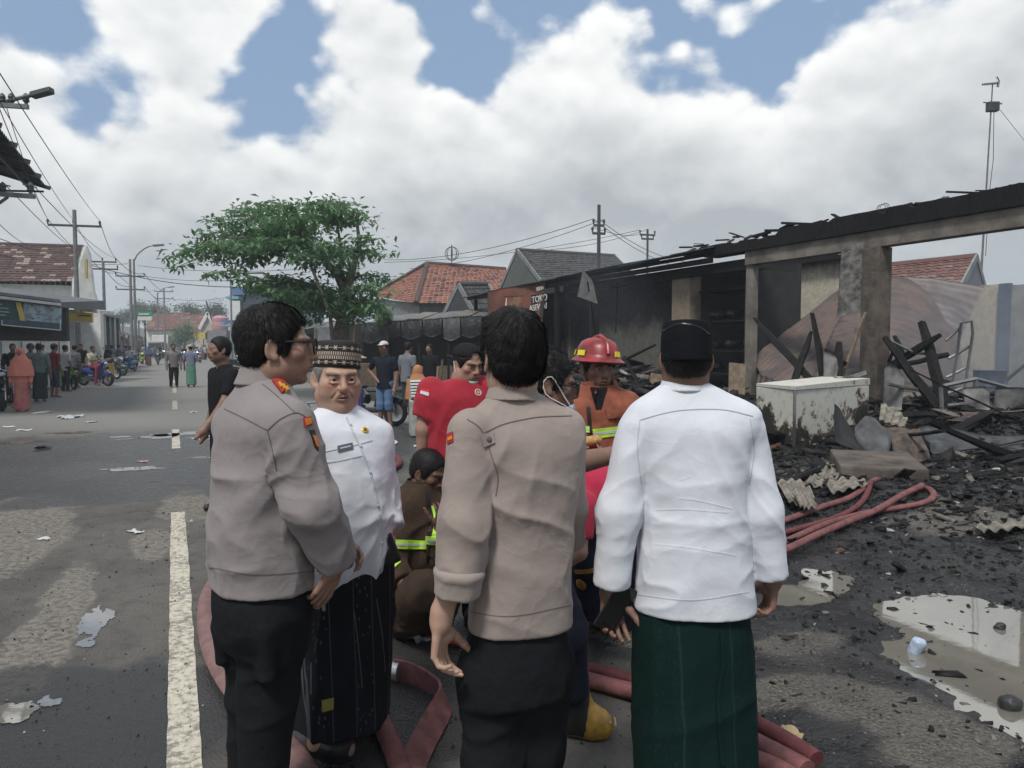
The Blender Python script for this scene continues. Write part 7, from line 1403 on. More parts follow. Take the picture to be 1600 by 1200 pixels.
def bending_man():
 D=3.85;p=lambda x,y,dy=0:A3(P(x,y,D+dy));root=thing('person','man in crimson shirt bending over behind the middle policeman','person',(p(940,985)[0],D,0))
 s=S();hip=p(985,790,.1);sh=p(893,776,-.08);s.cone(hip,p(935,772),.145,.15,k=.05);s.cone(p(935,772),sh,.15,.145,k=.06);a=p(908,790,-.22);b=p(906,842,-.26);s.cone(a,b,.078,.066,k=.04);cut(s,b,b-a,n=1)
 so=sdf_obj('shirt',s,.009,M_redb,root,[(p(920,790,-.1),.25,(1,0,-1),9,.014,1),(p(950,800,-.1),.2,(.4,0,1),9,.012,2)],sm=2);bv=bvh_of(so);seam(bv,[(899,810),(906,825),(913,846)],.010,'sleeve_piping',M_blackp,root,lift=.004);seam(bv,[(902,808),(909,823),(916,844)],.005,'sleeve_piping',M_gold,root,lift=.004)
 R=frame((-.75,.1,-.65));o=p(858,800,.05);sk=S();head_ops(sk,o,R,1.0);sk.cone(o+R@A3((0,-.02,-.06)),p(885,782),.058,.066,k=.04);h=S();h.cone(p(906,830,-.26),p(903,862,-.28),.046,.044);h.cone(p(903,862,-.28),p(872,888,-.30),.045,.03,k=.02);hand_ops(h,p(870,890,-.30),(-.8,-.1,-.5),(0,.2,1),(0,-1,0),(.5,.6,.6,.6));build_body(root,[(sk,.006),(h,.005)],SKIN['skin_tan'],o,R,1.0,via=[a])
 hs=S();hair_ops(hs,o,R,1.0);sdf_obj('hair',hs,.007,M_hair,root)
 t=S();k1=p(922,880,-.12);a1=p(918,945,.0);k2=p(975,890,.12);a2=p(965,985,.25);t.cone(hip,k1,.14,.095,k=.06);t.cone(k1,a1,.092,.085,k=.03);t.cone(hip+A3((.05,.12,0)),k2,.14,.095,k=.06);t.cone(k2,a2,.09,.085,k=.03);to=sdf_obj('trousers',t,.010,M_navy,root,[(k1,.3,(1,0,.4),9,.014,2)],sm=2);tb=bvh_of(to)
 seam(tb,[(899,893),(916,893),(936,889)],.02,'trouser_band',M_yellowrub,root,lift=.006)
 for c,rx,rz in(((908,913),.028,.042),):
  v,n=on_surf(tb,*c)
  if v:mb=MB();mb.ball(v,(rx,.012,rz),14,8,Vector((0,-1,0)).rotation_difference(n).to_matrix());mb.obj('knee_pad',M_yellowrub,root,smooth=True)
 boot(root,G(925,985),G(893,990),p(920,930,.05),r=.07);boot(root,G(968,960),G(935,966),p(965,925,.3),r=.07)
bending_man()
# people further off: one adaptable figure in its own space
def bg_person(label,v,face,top,low,h=1.65,lowkind='trousers',sleeve='short',head='hair',hm=None,sk='skin_brown',pose='stand',arms=('down','down'),res=.020,group=None,fem=False,seat=.78,extra=None,shoe=None):
 root=bpy.data.objects.new('person',None);COL.objects.link(root);tag(root,label,'person',group);OFF[root.name]=Vector((0,0,0));K=h/1.65;sit=pose=='sit'
 hz=seat if sit else .86;sh_z=hz+.48;dz=hz-.86;sx=.17 if fem else .19;s=S()
 s.loft([(hz-(.02 if lowkind=='sarong' or sit else .10),0,0,.178,.128),(hz+.10,0,0,.165,.12),(hz+.30,0,.005,.175,.115),(sh_z-.04,0,-.005,sx+.005,.10),(sh_z+.035,0,-.01,.11,.07),(sh_z+.075,0,-.01,.06,.06)],2.3)
 bd=S();ho=A3((0,.035,sh_z+.215));Rh=np.eye(3);head_ops(bd,ho,Rh,1.0);bd.cone((0,.01,sh_z+.14),(0,-.005,sh_z+.02),.055,.065,k=.03)
 for e,a in zip((1,-1),arms):
  S0=A3((e*(sx+.015),-.005,sh_z-.02))
  E,W_={'down':((e*(sx+.06),-.02,sh_z-.29),(e*(sx+.06),.06,sh_z-.54)),'hip':((e*(sx+.20),-.06,sh_z-.24),(e*.17,.06,sh_z-.38)),'fwd':((e*(sx+.06),.14,sh_z-.25),(e*(sx+.10),.42,sh_z-.22)),'bent':((e*(sx+.05),-.02,sh_z-.29),(e*.07,.22,sh_z-.20)),'swing':((e*(sx+.05),.10,sh_z-.27),(e*(sx+.05),.25,sh_z-.46)),'back':((e*(sx+.06),-.10,sh_z-.27),(e*(sx+.06),-.16,sh_z-.50))}[a];E,W_=A3(E),A3(W_)
  s.cone(S0,E if sleeve=='long' else S0*.35+E*.65,.062,.058,k=.04)
  if sleeve=='long':s.cone(E,W_,.054,.048,k=.03)
  bd.cone(S0,E,.045,.04,k=.02);bd.cone(E,W_,.04,.028,k=.02);d=(W_-E)/np.linalg.norm(W_-E);bd.cone(W_,W_+d*.09,.034,.036,k=.02);bd.cone(W_+d*.09,W_+d*.16+A3((0,.02,0)),.03,.018,k=.02);bd.cone(W_+d*.03,W_+d*.09+A3((-e*.01,.05,0)),.015,.011,k=.01)
 t=S()
 if sit:K_=[A3((e*.17,.40,hz-.04))for e in(1,-1)];An=[A3((e*.19,.34,.12))for e in(1,-1)]
 elif pose=='walk':K_=[A3((.085,.14,.47)),A3((-.085,.02,.46))];An=[A3((.085,.20,.08)),A3((-.085,-.24,.10))]
 else:K_=[A3((e*.095,.02,.46))for e in(1,-1)];An=[A3((e*.105,-.02,.08))for e in(1,-1)]
 hips=[A3((e*.09,0,hz))for e in(1,-1)]
 if lowkind in('sarong','skirt'):
  if sit:t.loft([(hz-.1,0,.15,.2,.28),(hz+.06,0,.1,.18,.2)],2.3)
  t.loft([(.10 if lowkind=='sarong' else .06,0,.0,.19,.17),(.45,0,0,.18,.14),(hz,0,0,.160,.112),(hz+.05,0,0,.15,.10)],2.3)if not sit else t.loft([(.12,0,.36,.2,.1),(hz,0,.34,.2,.12)],2.3)
 else:
  for H_,k_,a_ in zip(hips,K_,An):
   t.cone(H_,k_,.095,.072,k=.05)
   if lowkind=='trousers':t.cone(k_,a_,.072,.055,k=.03)
   else:t.cone(k_,k_*.8+a_*.2,.078,.08,k=.03)
  t.ell((0,0,hz+.01),(.15,.10,.09),k=.05)
 bd.cone((-sx,0,sh_z-.03),(sx,0,sh_z-.03),.045);bd.cone((0,0,sh_z),(0,0,hz),.06,k=.03)
 for H_,k_,a_ in zip(hips,K_,An):
  bd.cone((0,0,hz),H_,.05);bd.cone(H_,k_,.045);bd.cone(k_,a_,.035)
  if lowkind!='trousers':bd.cone(k_,a_,.055,.036,k=.03)
  bd.cone(a_+A3((0,-.03,-.03)),a_+A3((0,.15,-.045)),.034,.028,k=.03)
 build_body(root,[(bd,res*.75)],SKIN[sk],ho,Rh);sdf_obj('shirt',s,res,top,root,[(A3((0,.1,hz+.2)),.4,(.4,0,1),8,.010,1)]);sdf_obj('sarong' if lowkind in('sarong','skirt')else('shorts' if lowkind=='shorts' else 'trousers'),t,res,low,root,[(A3((0,0,.5)),.6,(0,0,1),9,.012,2)])
 if shoe:
  for a_ in An:b=S();b.cone(a_+A3((0,-.03,-.03)),a_+A3((0,.16,-.045)),.045,.037,k=.03);sdf_obj('shoe',b,.016,shoe,root)
 if head in('hair','cap','hat','peci'):
  hs=S();hair_ops(hs,ho,Rh,1.0,low=-.07);sdf_obj('hair',hs,res*.6,M_hair,root)
 if head=='cap':
  c=S();c.at(ho);c.ell((0,-.012,.052),(.088,.108,.078));c.box((0,0,-.05),(.2,.2,.1),rd=.004,op='s');c.ell((0,.125,.048),(.062,.07,.009),k=.008);c.at();sdf_obj('cap',c,.010,hm,root)
 elif head=='peci':
  c=S();c.at(ho);c.loft([(.03,0,-.015,.086,.106),(.125,0,-.015,.078,.096)],2.1);c.at();sdf_obj('cap',c,.010,hm,root)
 elif head=='hat':
  mb=MB();mb.lathe([(.165,-.025),(.168,-.02),(.10,.012),(.094,.06),(.082,.078),(.0,.084)],ho+A3((0,-.01,.055)),seg=24,sy=1.15);mb.obj('hat',hm,root,smooth=True)
 elif head=='helmet':
  c=S();c.at(ho);c.ell((0,-.012,.025),(.118,.132,.120));c.ell((0,.115,-.04),(.085,.08,.075),op='s',k=.02);c.box((0,0,-.16),(.2,.2,.08),rd=.01,op='s');c.ell((0,.115,.055),(.07,.05,.012),k=.01);c.at();sdf_obj('helmet',c,.012,hm,root)
 elif head=='hijab':
  c=S();c.at(ho);c.ell((0,-.012,.012),(.098,.118,.122));c.cone((0,-.02,-.06),(0,-.02,-.2),.10,.15,k=.05);c.loft([(-.62,0,-.02,.30,.22),(-.4,0,-.02,.27,.19),(-.2,0,-.015,.19,.15),(-.1,0,-.01,.11,.11)],2.2,k=.05);c.ell((0,.118,-.018),(.062,.062,.078),op='s',k=.015);c.at();sdf_obj('headscarf',c,.014,hm,root,[(ho+A3((0,0,-.4)),.5,(0,0,1),9,.016,3)])
 if extra:extra(root,ho,hz)
 root.location=v;root.rotation_euler=(0,0,math.atan2(-face[0],face[1]));root.scale=(K,)*3;return root
cl=lambda n,c,**k:cloth(n,c,**k)
C_black=cl('black_polo',(.012,.012,.014));C_denim=cl('blue_denim',(.09,.16,.29));C_navytee=cl('navy_tee',(.014,.018,.026));C_pink=cl('coral_headscarf',(.58,.20,.15));C_pinks=cl('pink_sarong',(.38,.07,.15),col2=(.45,.20,.13),vs=3)if False else mat('pink_sarong',(.36,.055,.14),rough=.85,col2=(.42,.19,.12),vs=3.5)
C_plaid=mat('green_grey_plaid',(.15,.19,.17),rough=.85,col2=(.09,.12,.11),vs=14);C_dsar=cl('dark_sarong',(.035,.05,.05));C_maroon=cl('maroon_shirt',(.20,.03,.035));C_grey=cl('grey_shirt',(.15,.16,.18));C_w2=cl('off_white_shirt',(.5,.5,.48));C_ora=cl('orange_headscarf',(.42,.19,.09))
C_polg=cl('grey_brown_uniform',(.20,.185,.175));C_gsar=mat('green_check_sarong',(.03,.20,.14),rough=.85,col2=(.16,.24,.18),vs=9);C_bluey=cl('dusty_blue_shirt',(.17,.19,.26));C_tan=mat('tan_hat',(.42,.35,.23),rough=.85);C_purple=cl('purple_jacket',(.055,.04,.14));C_redsar=cl('red_trousers',(.25,.03,.05));C_cream=cl('cream_shirt',(.42,.38,.28));C_whitecap=mat('white_cap',(.62,.56,.54),rough=.85);C_browncap=mat('brown_cap',(.14,.08,.06),rough=.85);C_khaki=cl('khaki_trousers',(.16,.13,.09));C_orangetee=cl('orange_tee',(.42,.10,.04))
def at_px(px,py):v=G(px,py);return(v.x,v.y,0)
def stripe(root,ho,hz):
 pass
bg_person('man in black polo shirt walking left behind the left policeman',at_px(353,798),(-.7,-.7),C_black,C_black,1.66,arms=('down','swing'),pose='stand',res=.013,sk='skin_brown',shoe=M_blackrub)
bg_person('man in tan bucket hat standing behind the man in the patterned cap',(P(535,600,5.9).x,5.9,0),(.6,.6),C_purple,C_black,1.56,sleeve='long',head='hat',hm=C_tan,res=.013,shoe=M_blackrub)
v=at_px(602,668);bg_person('man in navy shirt, white cap and denim shorts with one hand on his hip',v,(-.35,-.9),C_navytee,C_denim,1.66,lowkind='shorts',head='cap',hm=C_whitecap,arms=('hip','down'),res=.014)
bg_person('woman in orange headscarf seated with her back turned beside the dark stall',(P(652,600,14.6).x,14.6,0),(.3,.9),C_ora,C_black,1.5,lowkind='skirt',head='hijab',hm=C_ora,sleeve='long',fem=True,res=.016,pose='sit',seat=.52)
bg_person('man in grey shirt standing in shade behind the orange headscarf',(P(637,600,17).x,17,0),(.5,.6),C_grey,C_dsar,1.66,res=.018)
bg_person('dark shirted person deep in the stall shade right of the grey shirted man',(P(672,600,19).x,19,0),(-.4,-.8),C_black,C_black,1.62,res=.02)
bg_person('woman in coral headscarf and pink sarong walking at the left edge',at_px(35,643),(.3,-.95),C_pink,C_pinks,1.52,lowkind='skirt',head='hijab',hm=C_pink,sleeve='long',fem=True,res=.016)
bg_person('man in grey green plaid shirt and dark sarong seen from behind at left',at_px(63,628),(-.25,.95),C_plaid,C_dsar,1.64,lowkind='sarong',sleeve='long',res=.017)
bg_person('man in maroon shirt, brown cap and grey shorts at left',at_px(86,621),(.35,.9),C_maroon,cl('grey_shorts',(.06,.068,.085)),1.64,lowkind='shorts',head='cap',hm=C_browncap,res=.017)
bg_person('uniformed officer standing on the centre line far down the road',at_px(272,605),(.5,-.75),C_polg,C_black,1.66,sleeve='long',res=.017,shoe=M_blackrub)
bg_person('man in dusty blue shirt and green checked sarong far down the road',at_px(299,605),(-.2,.9),C_bluey,C_gsar,1.62,lowkind='sarong',res=.017,head='peci',hm=C_whitecap,arms=('bent','down'))
bg_person('man in white shirt standing behind the green motorcycle',at_px(103,612),(.3,.9),C_w2,C_dsar,1.6,res=.018)
bg_person('man in dark helmet and grey shirt behind the plaid shirted man',at_px(50,620),(.5,-.6),C_grey,C_black,1.64,head='helmet',hm=M_blackp,res=.018,sleeve='long')
bg_person('dark haired man in black jacket behind the coral headscarf',at_px(22,622),(.6,-.6),C_black,C_black,1.64,res=.018,sleeve='long')
bg_person('bare headed man by the white wall at left',at_px(38,604),(.1,-.9),C_maroon,C_dsar,1.68,res=.02)
bg_person('man by the white wall between the plaid shirt and the maroon shirt',at_px(68,604),(.2,-.9),C_w2,C_dsar,1.62,res=.02)
bg_person('person in blue top and brown skirt walking on the far left of the road',at_px(233,572),(-.2,.9),cl('blue_top',(.07,.11,.20)),cl('rust_skirt',(.18,.08,.06)),1.56,lowkind='skirt',head='hijab',hm=MATS['blue_top'],fem=True,res=.024)
bg_person('man in shorts with white sandals beside the green motorcycle',at_px(118,606),(.2,.9),C_grey,cl('dark_green_shorts',(.03,.05,.04)),1.6,lowkind='shorts',res=.018)
# MOTORCYCLES
M_tyre=mat('tyre_rubber',(.018,.018,.018),rough=.85,var=.3);M_chrome=mat('chrome',(.5,.5,.5),rough=.2,metal=.9,bump=0);M_lens=mat('headlight_glass',(.75,.78,.80),rough=.1,bump=0);M_redlens=mat('tail_lens',(.35,.01,.01),rough=.15,bump=0);M_seat=mat('seat_vinyl',(.015,.015,.016),rough=.5)
M_bikeblue=mat('bike_paint_blue',(.03,.07,.28),rough=.25,bump=0,coat=.5);M_plate=mat('number_plate',(.02,.02,.02),rough=.5)
def paint(n,c):return mat(n,c,rough=.25,bump=0,coat=.5)
def make_scooter(name='motor_scooter'):
 root=bpy.data.objects.new(name,None);COL.objects.link(root);OFF[root.name]=Vector((0,0,0))
 for y,nm in((.62,'front_wheel'),(-.62,'rear_wheel')):
  mb=MB();mb.torus((0,y,.27),.225,.048,(1,0,0),22,8);w=mb.obj(nm,M_tyre,root,smooth=True);mb=MB();mb.lathe([(.0,-.03),(.05,-.03),(.05,-.012),(.175,-.012),(.19,-.02),(.19,.02),(.175,.012),(.05,.012),(.05,.03),(0,.03)],(0,y,.27),Matrix.Rotation(math.pi/2,3,'Y'),20);mb.obj('rim',M_chrome,w,smooth=True)
 s=S();s.box((0,.33,.62),(.19,.03,.26),R=rot3(math.radians(-18),0,0),rd=.025);s.box((0,.10,.30),(.13,.24,.045),rd=.03,k=.05);s.loft([(-.95,0,.60,.05,.06),(-.6,0,.62,.13,.12),(-.2,0,.60,.14,.15),(.0,0,.52,.12,.1)],2.4,R=np.array([[1,0,0],[0,0,1],[0,1,0]],float).T,k=.06);s.ell((0,.42,.92),(.14,.12,.10),k=.03);s.ell((0,.62,.50),(.075,.19,.09),k=.01);s.ell((0,.62,.44),(.05,.25,.1),op='s',k=.01)
 sdf_obj('body',s,.016,M_bikeblue,root)
 mb=MB();mb.ball((0,.53,.90),(.085,.03,.05),12,8);mb.obj('headlight',M_lens,root,smooth=True);mb=MB();mb.ball((0,-.99,.64),(.06,.03,.04),10,6);mb.obj('tail_light',M_redlens,root,smooth=True)
 s=S();s.box((0,-.42,.77),(.12,.36,.04),rd=.035,k=.03);s.box((0,-.70,.80),(.10,.14,.03),rd=.025,k=.05);sdf_obj('seat',s,.018,M_seat,root)
 mb=MB();mb.tube([(-.33,.30,.98),(-.2,.38,1.0),(0,.40,.98),(.2,.38,1.0),(.33,.30,.98)],.014,6);mb.obj('handlebar',M_chrome,root)
 for e in(-1,1):mb=MB();mb.tube([(e*.22,.37,1.0),(e*.27,.38,1.16)],.007,5);mb.ball((e*.28,.38,1.19),(.055,.012,.035),10,6);mb.obj('mirror',M_blackp,root)
 for e in(-1,1):mb=MB();mb.tube([(e*.07,.62,.27),(e*.065,.55,.55),(e*.05,.44,.85)],.02,6);mb.obj('fork',M_chrome,root)
 mb=MB();mb.box((0,-.28,.30),(.20,.34,.20));mb.box((0,-.05,.28),(.14,.2,.14));mb.obj('engine',M_darksteel,root,bevel=.03);mb=MB();mb.tube([(.12,-.2,.2),(.15,-.5,.28),(.15,-.92,.36)],[.02,.045,.05],8);mb.obj('exhaust',M_darksteel,root);mb=MB();mb.tube([(-.05,-.05,.2),(-.22,.02,.01)],.012,5);mb.obj('stand',M_darksteel,root)
 mb=MB();mb.box((0,-1.0,.48),(.2,.012,.1));mb.obj('number_plate',M_plate,root);mb=MB();mb.box((0,.57,.72),(.2,.012,.09));mb.obj('front_plate',M_plate,root)
 return root
proto=make_scooter();used=[False]
def bike(label,v,yaw_dir,col,group='motorcycles along the street'):
 rz=math.atan2(-yaw_dir[0],yaw_dir[1]);m={'bike_paint_blue':col}if col else None
 if not used[0]:
  used[0]=True;o=proto;o.location=v;o.rotation_euler=(0,0,rz)
  if col:
   for ch in o.children:
    if ch.name.startswith('body'):ch.material_slots[0].link='OBJECT';ch.material_slots[0].material=col
 else:o=copy_tree(proto,None,v,rz,mats=m)
 tag(o,label,'motorcycle',group);return o
PK=paint('bike_paint_black',(.012,.012,.014));PG=paint('bike_paint_green',(.10,.55,.06));PW=paint('bike_paint_white',(.6,.6,.6));PR=paint('bike_paint_red',(.35,.02,.02));PS=paint('bike_paint_silver',(.22,.23,.25));PB2=paint('bike_paint_sky',(.05,.20,.42));PY=paint('bike_paint_lime',(.45,.6,.05))
bike('blue motorcycle with red trousered rider, nose to the road on the left',at_px(150,603),(.95,-.3),None)
bg_person('rider in cream shirt and red trousers on the blue motorcycle',(*at_px(146,603)[:2],0),(.95,-.3),C_cream,C_redsar,1.62,pose='sit',seat=.80,arms=('fwd','fwd'),res=.018)
bike('bright green motorcycle with its tail to the road beside the maroon shirt',at_px(106,608),(-.7,.6),PG)
bike('black motorcycle at the far left edge behind the coral headscarf',at_px(6,640),(.5,-.8),PK);bike('grey motorcycle parked behind the coral headscarf',at_px(22,628),(.4,-.8),PS)
bike('black motorcycle parked past the blue one with a yellow box behind',at_px(168,592),(.9,-.35),PK)
bike('oncoming blue and white scooter with rider on the left lane',at_px(204,581),(.10,-1),PB2);bg_person('rider in pale shirt on the oncoming blue scooter',at_px(204,580),(.1,-1),C_w2,C_dsar,1.62,pose='sit',seat=.80,arms=('fwd','fwd'),res=.02)
bike('silver motorcycle in the left row behind the oncoming scooter',at_px(180,587),(.9,-.4),PS);bg_person('rider in white helmet and dark jacket among the left row of motorcycles',at_px(160,588),(.8,-.5),C_black,C_black,1.62,pose='sit',seat=.80,arms=('fwd','fwd'),head='helmet',hm=C_whitecap,sleeve='long',res=.02)
bike('lime and black motorcycle standing left of the walking woman in blue',at_px(222,569),(.5,-.8),PY);bike('black motorcycle right of the walking woman in blue',at_px(247,570),(.4,-.9),PK)
bike('white headlight motorcycle coming up the road past the officer',at_px(288,566),(.05,-1),PK);bg_person('rider on the motorcycle past the officer',at_px(288,566),(.05,-1),C_black,C_black,1.64,pose='sit',seat=.8,arms=('fwd','fwd'),res=.024)
bike('white scooter coming up the road behind the green sarong',at_px(309,567),(.05,-1),PW);bg_person('rider in blue jacket on the white scooter behind the green sarong',at_px(309,566),(.05,-1),C_bluey,C_black,1.64,pose='sit',seat=.8,arms=('fwd','fwd'),res=.024,head='helmet',hm=C_whitecap,sleeve='long')
rr=random.Random(12);nm=0
for i,(px,py)in enumerate([(192,577),(212,572),(256,563),(326,562),(336,566),(344,570),(352,575),(331,558),(372,583)]):
 bike(['black motorcycle parked beneath the left street poles','grey motorcycle parked before the left street lamp','dark motorcycle near the white truck','red motorcycle in the far right crowd','black motorcycle at the right kerb behind the green sarong','silver motorcycle at the right kerb past the black polo man','black motorcycle close behind the black polo man','distant blue motorcycle at the right kerb','dark motorcycle hidden behind the left policeman'][i],at_px(px,py),(rr.uniform(-1,1),-1 if i%2 else 1),[PK,PS,PK,PR,PK,PS,PK,None,PK][i])
tops=[C_w2,C_grey,C_black,C_bluey,C_cream,C_maroon,C_navytee];pal=['pale','grey','black','dusty blue','cream','maroon','navy']
spots=[(321,563),(327,560),(316,558),(334,559),(340,561),(346,564),(305,557),(352,566),(298,557),(280,557),(242,560),(250,558),(225,563),(215,566),(207,569),(198,572),(186,577),(176,580),(168,584),(135,588),(128,592),(155,583)]
pl_=lambda px:'in the far right crowd' if px>275 else 'in the left row'
keys=[((i*5)%7,px>275)for i,(px,py)in enumerate(spots)]
for i,(px,py)in enumerate(spots):
 k=(i*5)%7;same=sorted(spots[j][0]for j in range(len(spots))if keys[j]==keys[i]);w='' if len(same)<2 else ', '+('left one of two in that colour' if px==same[0]else 'right one of two in that colour')
 bg_person(f'{pal[k]} shirted bystander {pl_(px)}{w}',at_px(px,py),(rr.uniform(-1,1),rr.uniform(-1,.6)),tops[k],[C_black,C_dsar,C_khaki][i%3],rr.uniform(1.56,1.7),lowkind=['trousers','sarong','trousers'][i%3],res=.026 if py<575 else .02,head=['hair','cap','hair','helmet'][i%4],hm=[C_whitecap,C_browncap,M_blackp,M_blackp][i%4],group='bystanders along the street')
v=P(165,582,36);y=thing('delivery_box','yellow delivery crate standing behind the blue motorcycle','crate',(G(162,596).x,G(162,596).y,0));mb=MB();mb.box((G(162,596).x,G(162,596).y,.55),(.7,.6,.5));mb.obj('crate_body',mat('ochre_crate',(.42,.27,.07),rough=.7),y,bevel=.02);mb=MB();[mb.bar((G(162,596).x+a,G(162,596).y+b,0),(G(162,596).x+a,G(162,596).y+b,.31),.05)for a in(-.3,.3)for b in(-.25,.25)];mb.obj('crate_stand',M_darksteel,y)
bike('black motorcycle with round white headlamp behind the left policeman',(P(466,600,8.2).x,8.2,0),(.25,-.95),PK);bike('dark motorcycle parked by the stall behind the patterned cap',(P(575,600,15).x,15,0),(.8,-.3),PK)
# HOSES, DEBRIS, LITTER
M_hose=mat('red_fire_hose',(.215,.078,.075),rough=.8,col2=(.10,.040,.038),vs=16,bump=.4,bs=130,bd=.004);M_hosep=mat('faded_pink_hose',(.22,.125,.118),rough=.8,var=.4,vs=14,bump=.4,bs=130,bd=.004);M_hosed=mat('maroon_hose',(.15,.035,.038),rough=.75,var=.5,vs=16,bump=.4,bs=130,bd=.004);M_alu=mat('aluminium',(.55,.55,.54),rough=.35,metal=.8,var=.2)
def ghz(x,y):return float(max(yard_h(np.array([[x]]),np.array([[y]]))[0,0],0))
def hose(label,pix,r,m=M_hose,flat=.8,lift=0.0,zs=None,smooth=5,ends=()):
 pts=[G(*q[:2])for q in pix];out=[]
 for i in range(len(pts)-1):
  p0,p1,p2,p3=pts[max(i-1,0)],pts[i],pts[i+1],pts[min(i+2,len(pts)-1)]
  for j in range(smooth):t=j/smooth;out.append(.5*(2*p1+(p2-p0)*t+(2*p0-5*p1+4*p2-p3)*t*t+(3*p1-p0-3*p2+p3)*t**3))
 out.append(pts[-1])
 for v in out:v.z=ghz(v.x,v.y)+r*flat*.9+lift
 for _ in range(4):zz=[v.z for v in out];[setattr(out[i],'z',(zz[i-1]+zz[i]*2+zz[i+1])/4+.001)for i in range(1,len(out)-1)]
 root=thing('fire_hose',label,'hose',tuple(out[0]));mb=MB();mb.tube(out,r,12,True,flat);mb.obj('hose_body',m,root,smooth=True)
 for e in ends:
  a,b=(out[0],out[1])if e==0 else(out[-1],out[-2]);d=(a-b).normalized();q=Vector((0,0,1)).rotation_difference(d).to_matrix();mb=MB();mb.lathe([(r*.9,-.05),(r*1.15,-.05),(r*1.15,-.02),(r*1.35,-.015),(r*1.35,.02),(r*1.1,.025),(r*1.1,.05),(r*.8,.05)],a,q,18);mb.obj('coupling',M_alu,root,smooth=True)
 return out
hose('uppermost red hose reaching towards the corrugated pieces right of the white shirted man',[(1150,850),(1222,829),(1290,806),(1335,797),(1371,776)],.033,M_hose)
hose('maroon hose second from the top right of the white shirted man',[(1150,868),(1228,846),(1295,826),(1345,806),(1360,785)],.028,M_hosed)
hose('red hose with a flattened looped end right of the white shirted man',[(1140,890),(1225,862),(1295,832),(1350,818),(1400,815),(1440,814),(1458,808),(1445,800),(1420,803)],.031,M_hose)
hose('lowest of the four red hoses right of the white shirted man',[(1120,925),(1225,881),(1290,850),(1345,828),(1400,810),(1440,801)],.033,M_hose,lift=.03)
hose('red hose crossing the ground behind the white shirted man, upper of the pair',[(840,1030),(905,1050),(990,1074),(1100,1115),(1190,1160),(1275,1215)],.038,M_hosed)
hose('red hose crossing the ground behind the white shirted man, lower of the pair',[(840,1050),(905,1070),(990,1096),(1100,1140),(1190,1190),(1260,1235)],.044,M_hose)
hose('short red hose at the bottom edge by the green sarong',[(1080,1170),(1180,1205),(1260,1260)],.04,M_hose)
hose('faded pink hose curving round the left policeman',[(345,905),(327,935),(323,975),(331,1020),(348,1060),(375,1100),(410,1140),(450,1180),(480,1225)],.052,M_hosep,flat=.62)
hose('dirty red hose running down from the patterned sarong to the bottom edge',[(560,1040),(578,1085),(597,1140),(615,1180),(630,1225)],.042,M_hose,flat=.55)
hose('bright red hose piece behind the crouching firefighter',[(600,975),(655,992),(690,1003),(735,1014)],.03,mat('bright_red_hose',(.36,.04,.03),rough=.6,var=.3),flat=.7)
hose('maroon hose loop on the road beside the crouching firefighter',[(596,742),(612,737),(624,728),(620,719),(604,717),(590,722)],.05,M_hosed,flat=.8)
def ribbon_hose():
 root=thing('fire_hose','flat red hose twisted on its edge with a silver coupling between the policemen','hose',tuple(G(640,1060)));pts=[G(x,y)for x,y in((616,1066),(640,1070),(668,1082),(692,1098),(704,1112),(699,1132),(684,1162),(668,1198),(655,1240))];lean=[88,86,82,78,62,40,22,12,10];w=.105;n=6;P_,L_=[],[]
 for i in range(len(pts)-1):
  for j in range(n):
   t=j/n;p0,p1,p2,p3=pts[max(i-1,0)],pts[i],pts[i+1],pts[min(i+2,len(pts)-1)];P_.append(.5*(2*p1+(p2-p0)*t+(2*p0-5*p1+4*p2-p3)*t*t+(3*p1-p0-3*p2+p3)*t**3));L_.append(lean[i]+(lean[i+1]-lean[i])*t)
 vs=[]
 for i,p in enumerate(P_):
  d=(P_[min(i+1,len(P_)-1)]-P_[max(i-1,0)]).normalized();s_=Vector((d.y,-d.x,0));a=math.radians(L_[i]);u=s_*math.cos(a)+Vector((0,0,1))*math.sin(a);nn=u.cross(d).normalized()*.006;b=p+Vector((0,0,.008))
  vs+=[b+nn,b+u*w*.5+nn*1.5,b+u*w+nn,b+u*w-nn,b+u*w*.5-nn*1.5,b-nn]
 k=len(P_);mb=MB();mb.add(vs,[(i*6+j,i*6+(j+1)%6,i*6+6+(j+1)%6,i*6+6+j)for i in range(k-1)for j in range(6)]+[tuple(range(6)),tuple((k-1)*6+j for j in range(6))[::-1]]);mb.obj('hose_body',M_hose,root,smooth=True)
 c=G(613,1064);c.z=.055;mb=MB();d=(G(640,1068)-G(605,1062)).normalized();q=Vector((0,0,1)).rotation_difference(d).to_matrix();mb.lathe([(.030,-.05),(.048,-.05),(.048,-.02),(.040,-.016),(.040,.01),(.050,.014),(.050,.045),(.034,.05)],c,q,22);mb.obj('coupling',M_alu,root,smooth=True)
ribbon_hose()
def sheet_px(name,label,cat,m,rows,Ys,waves=5,amp=.02,nv=8,nu=None,along='v',jag=0.,group=None,seed=0):
 o=sheet(name,[[P(x,y,Y*(.905 if name=='roofing_shard' else .96))for(x,y),Y in zip(r_,yr)]for r_,yr in zip(rows,Ys)],m,None,waves=waves,amp=amp,nv=nv,nu=nu,along=along,jag=jag,seed=seed);return tag(o,label,cat,group)
YG=lambda y:1.6*F/(y-540)
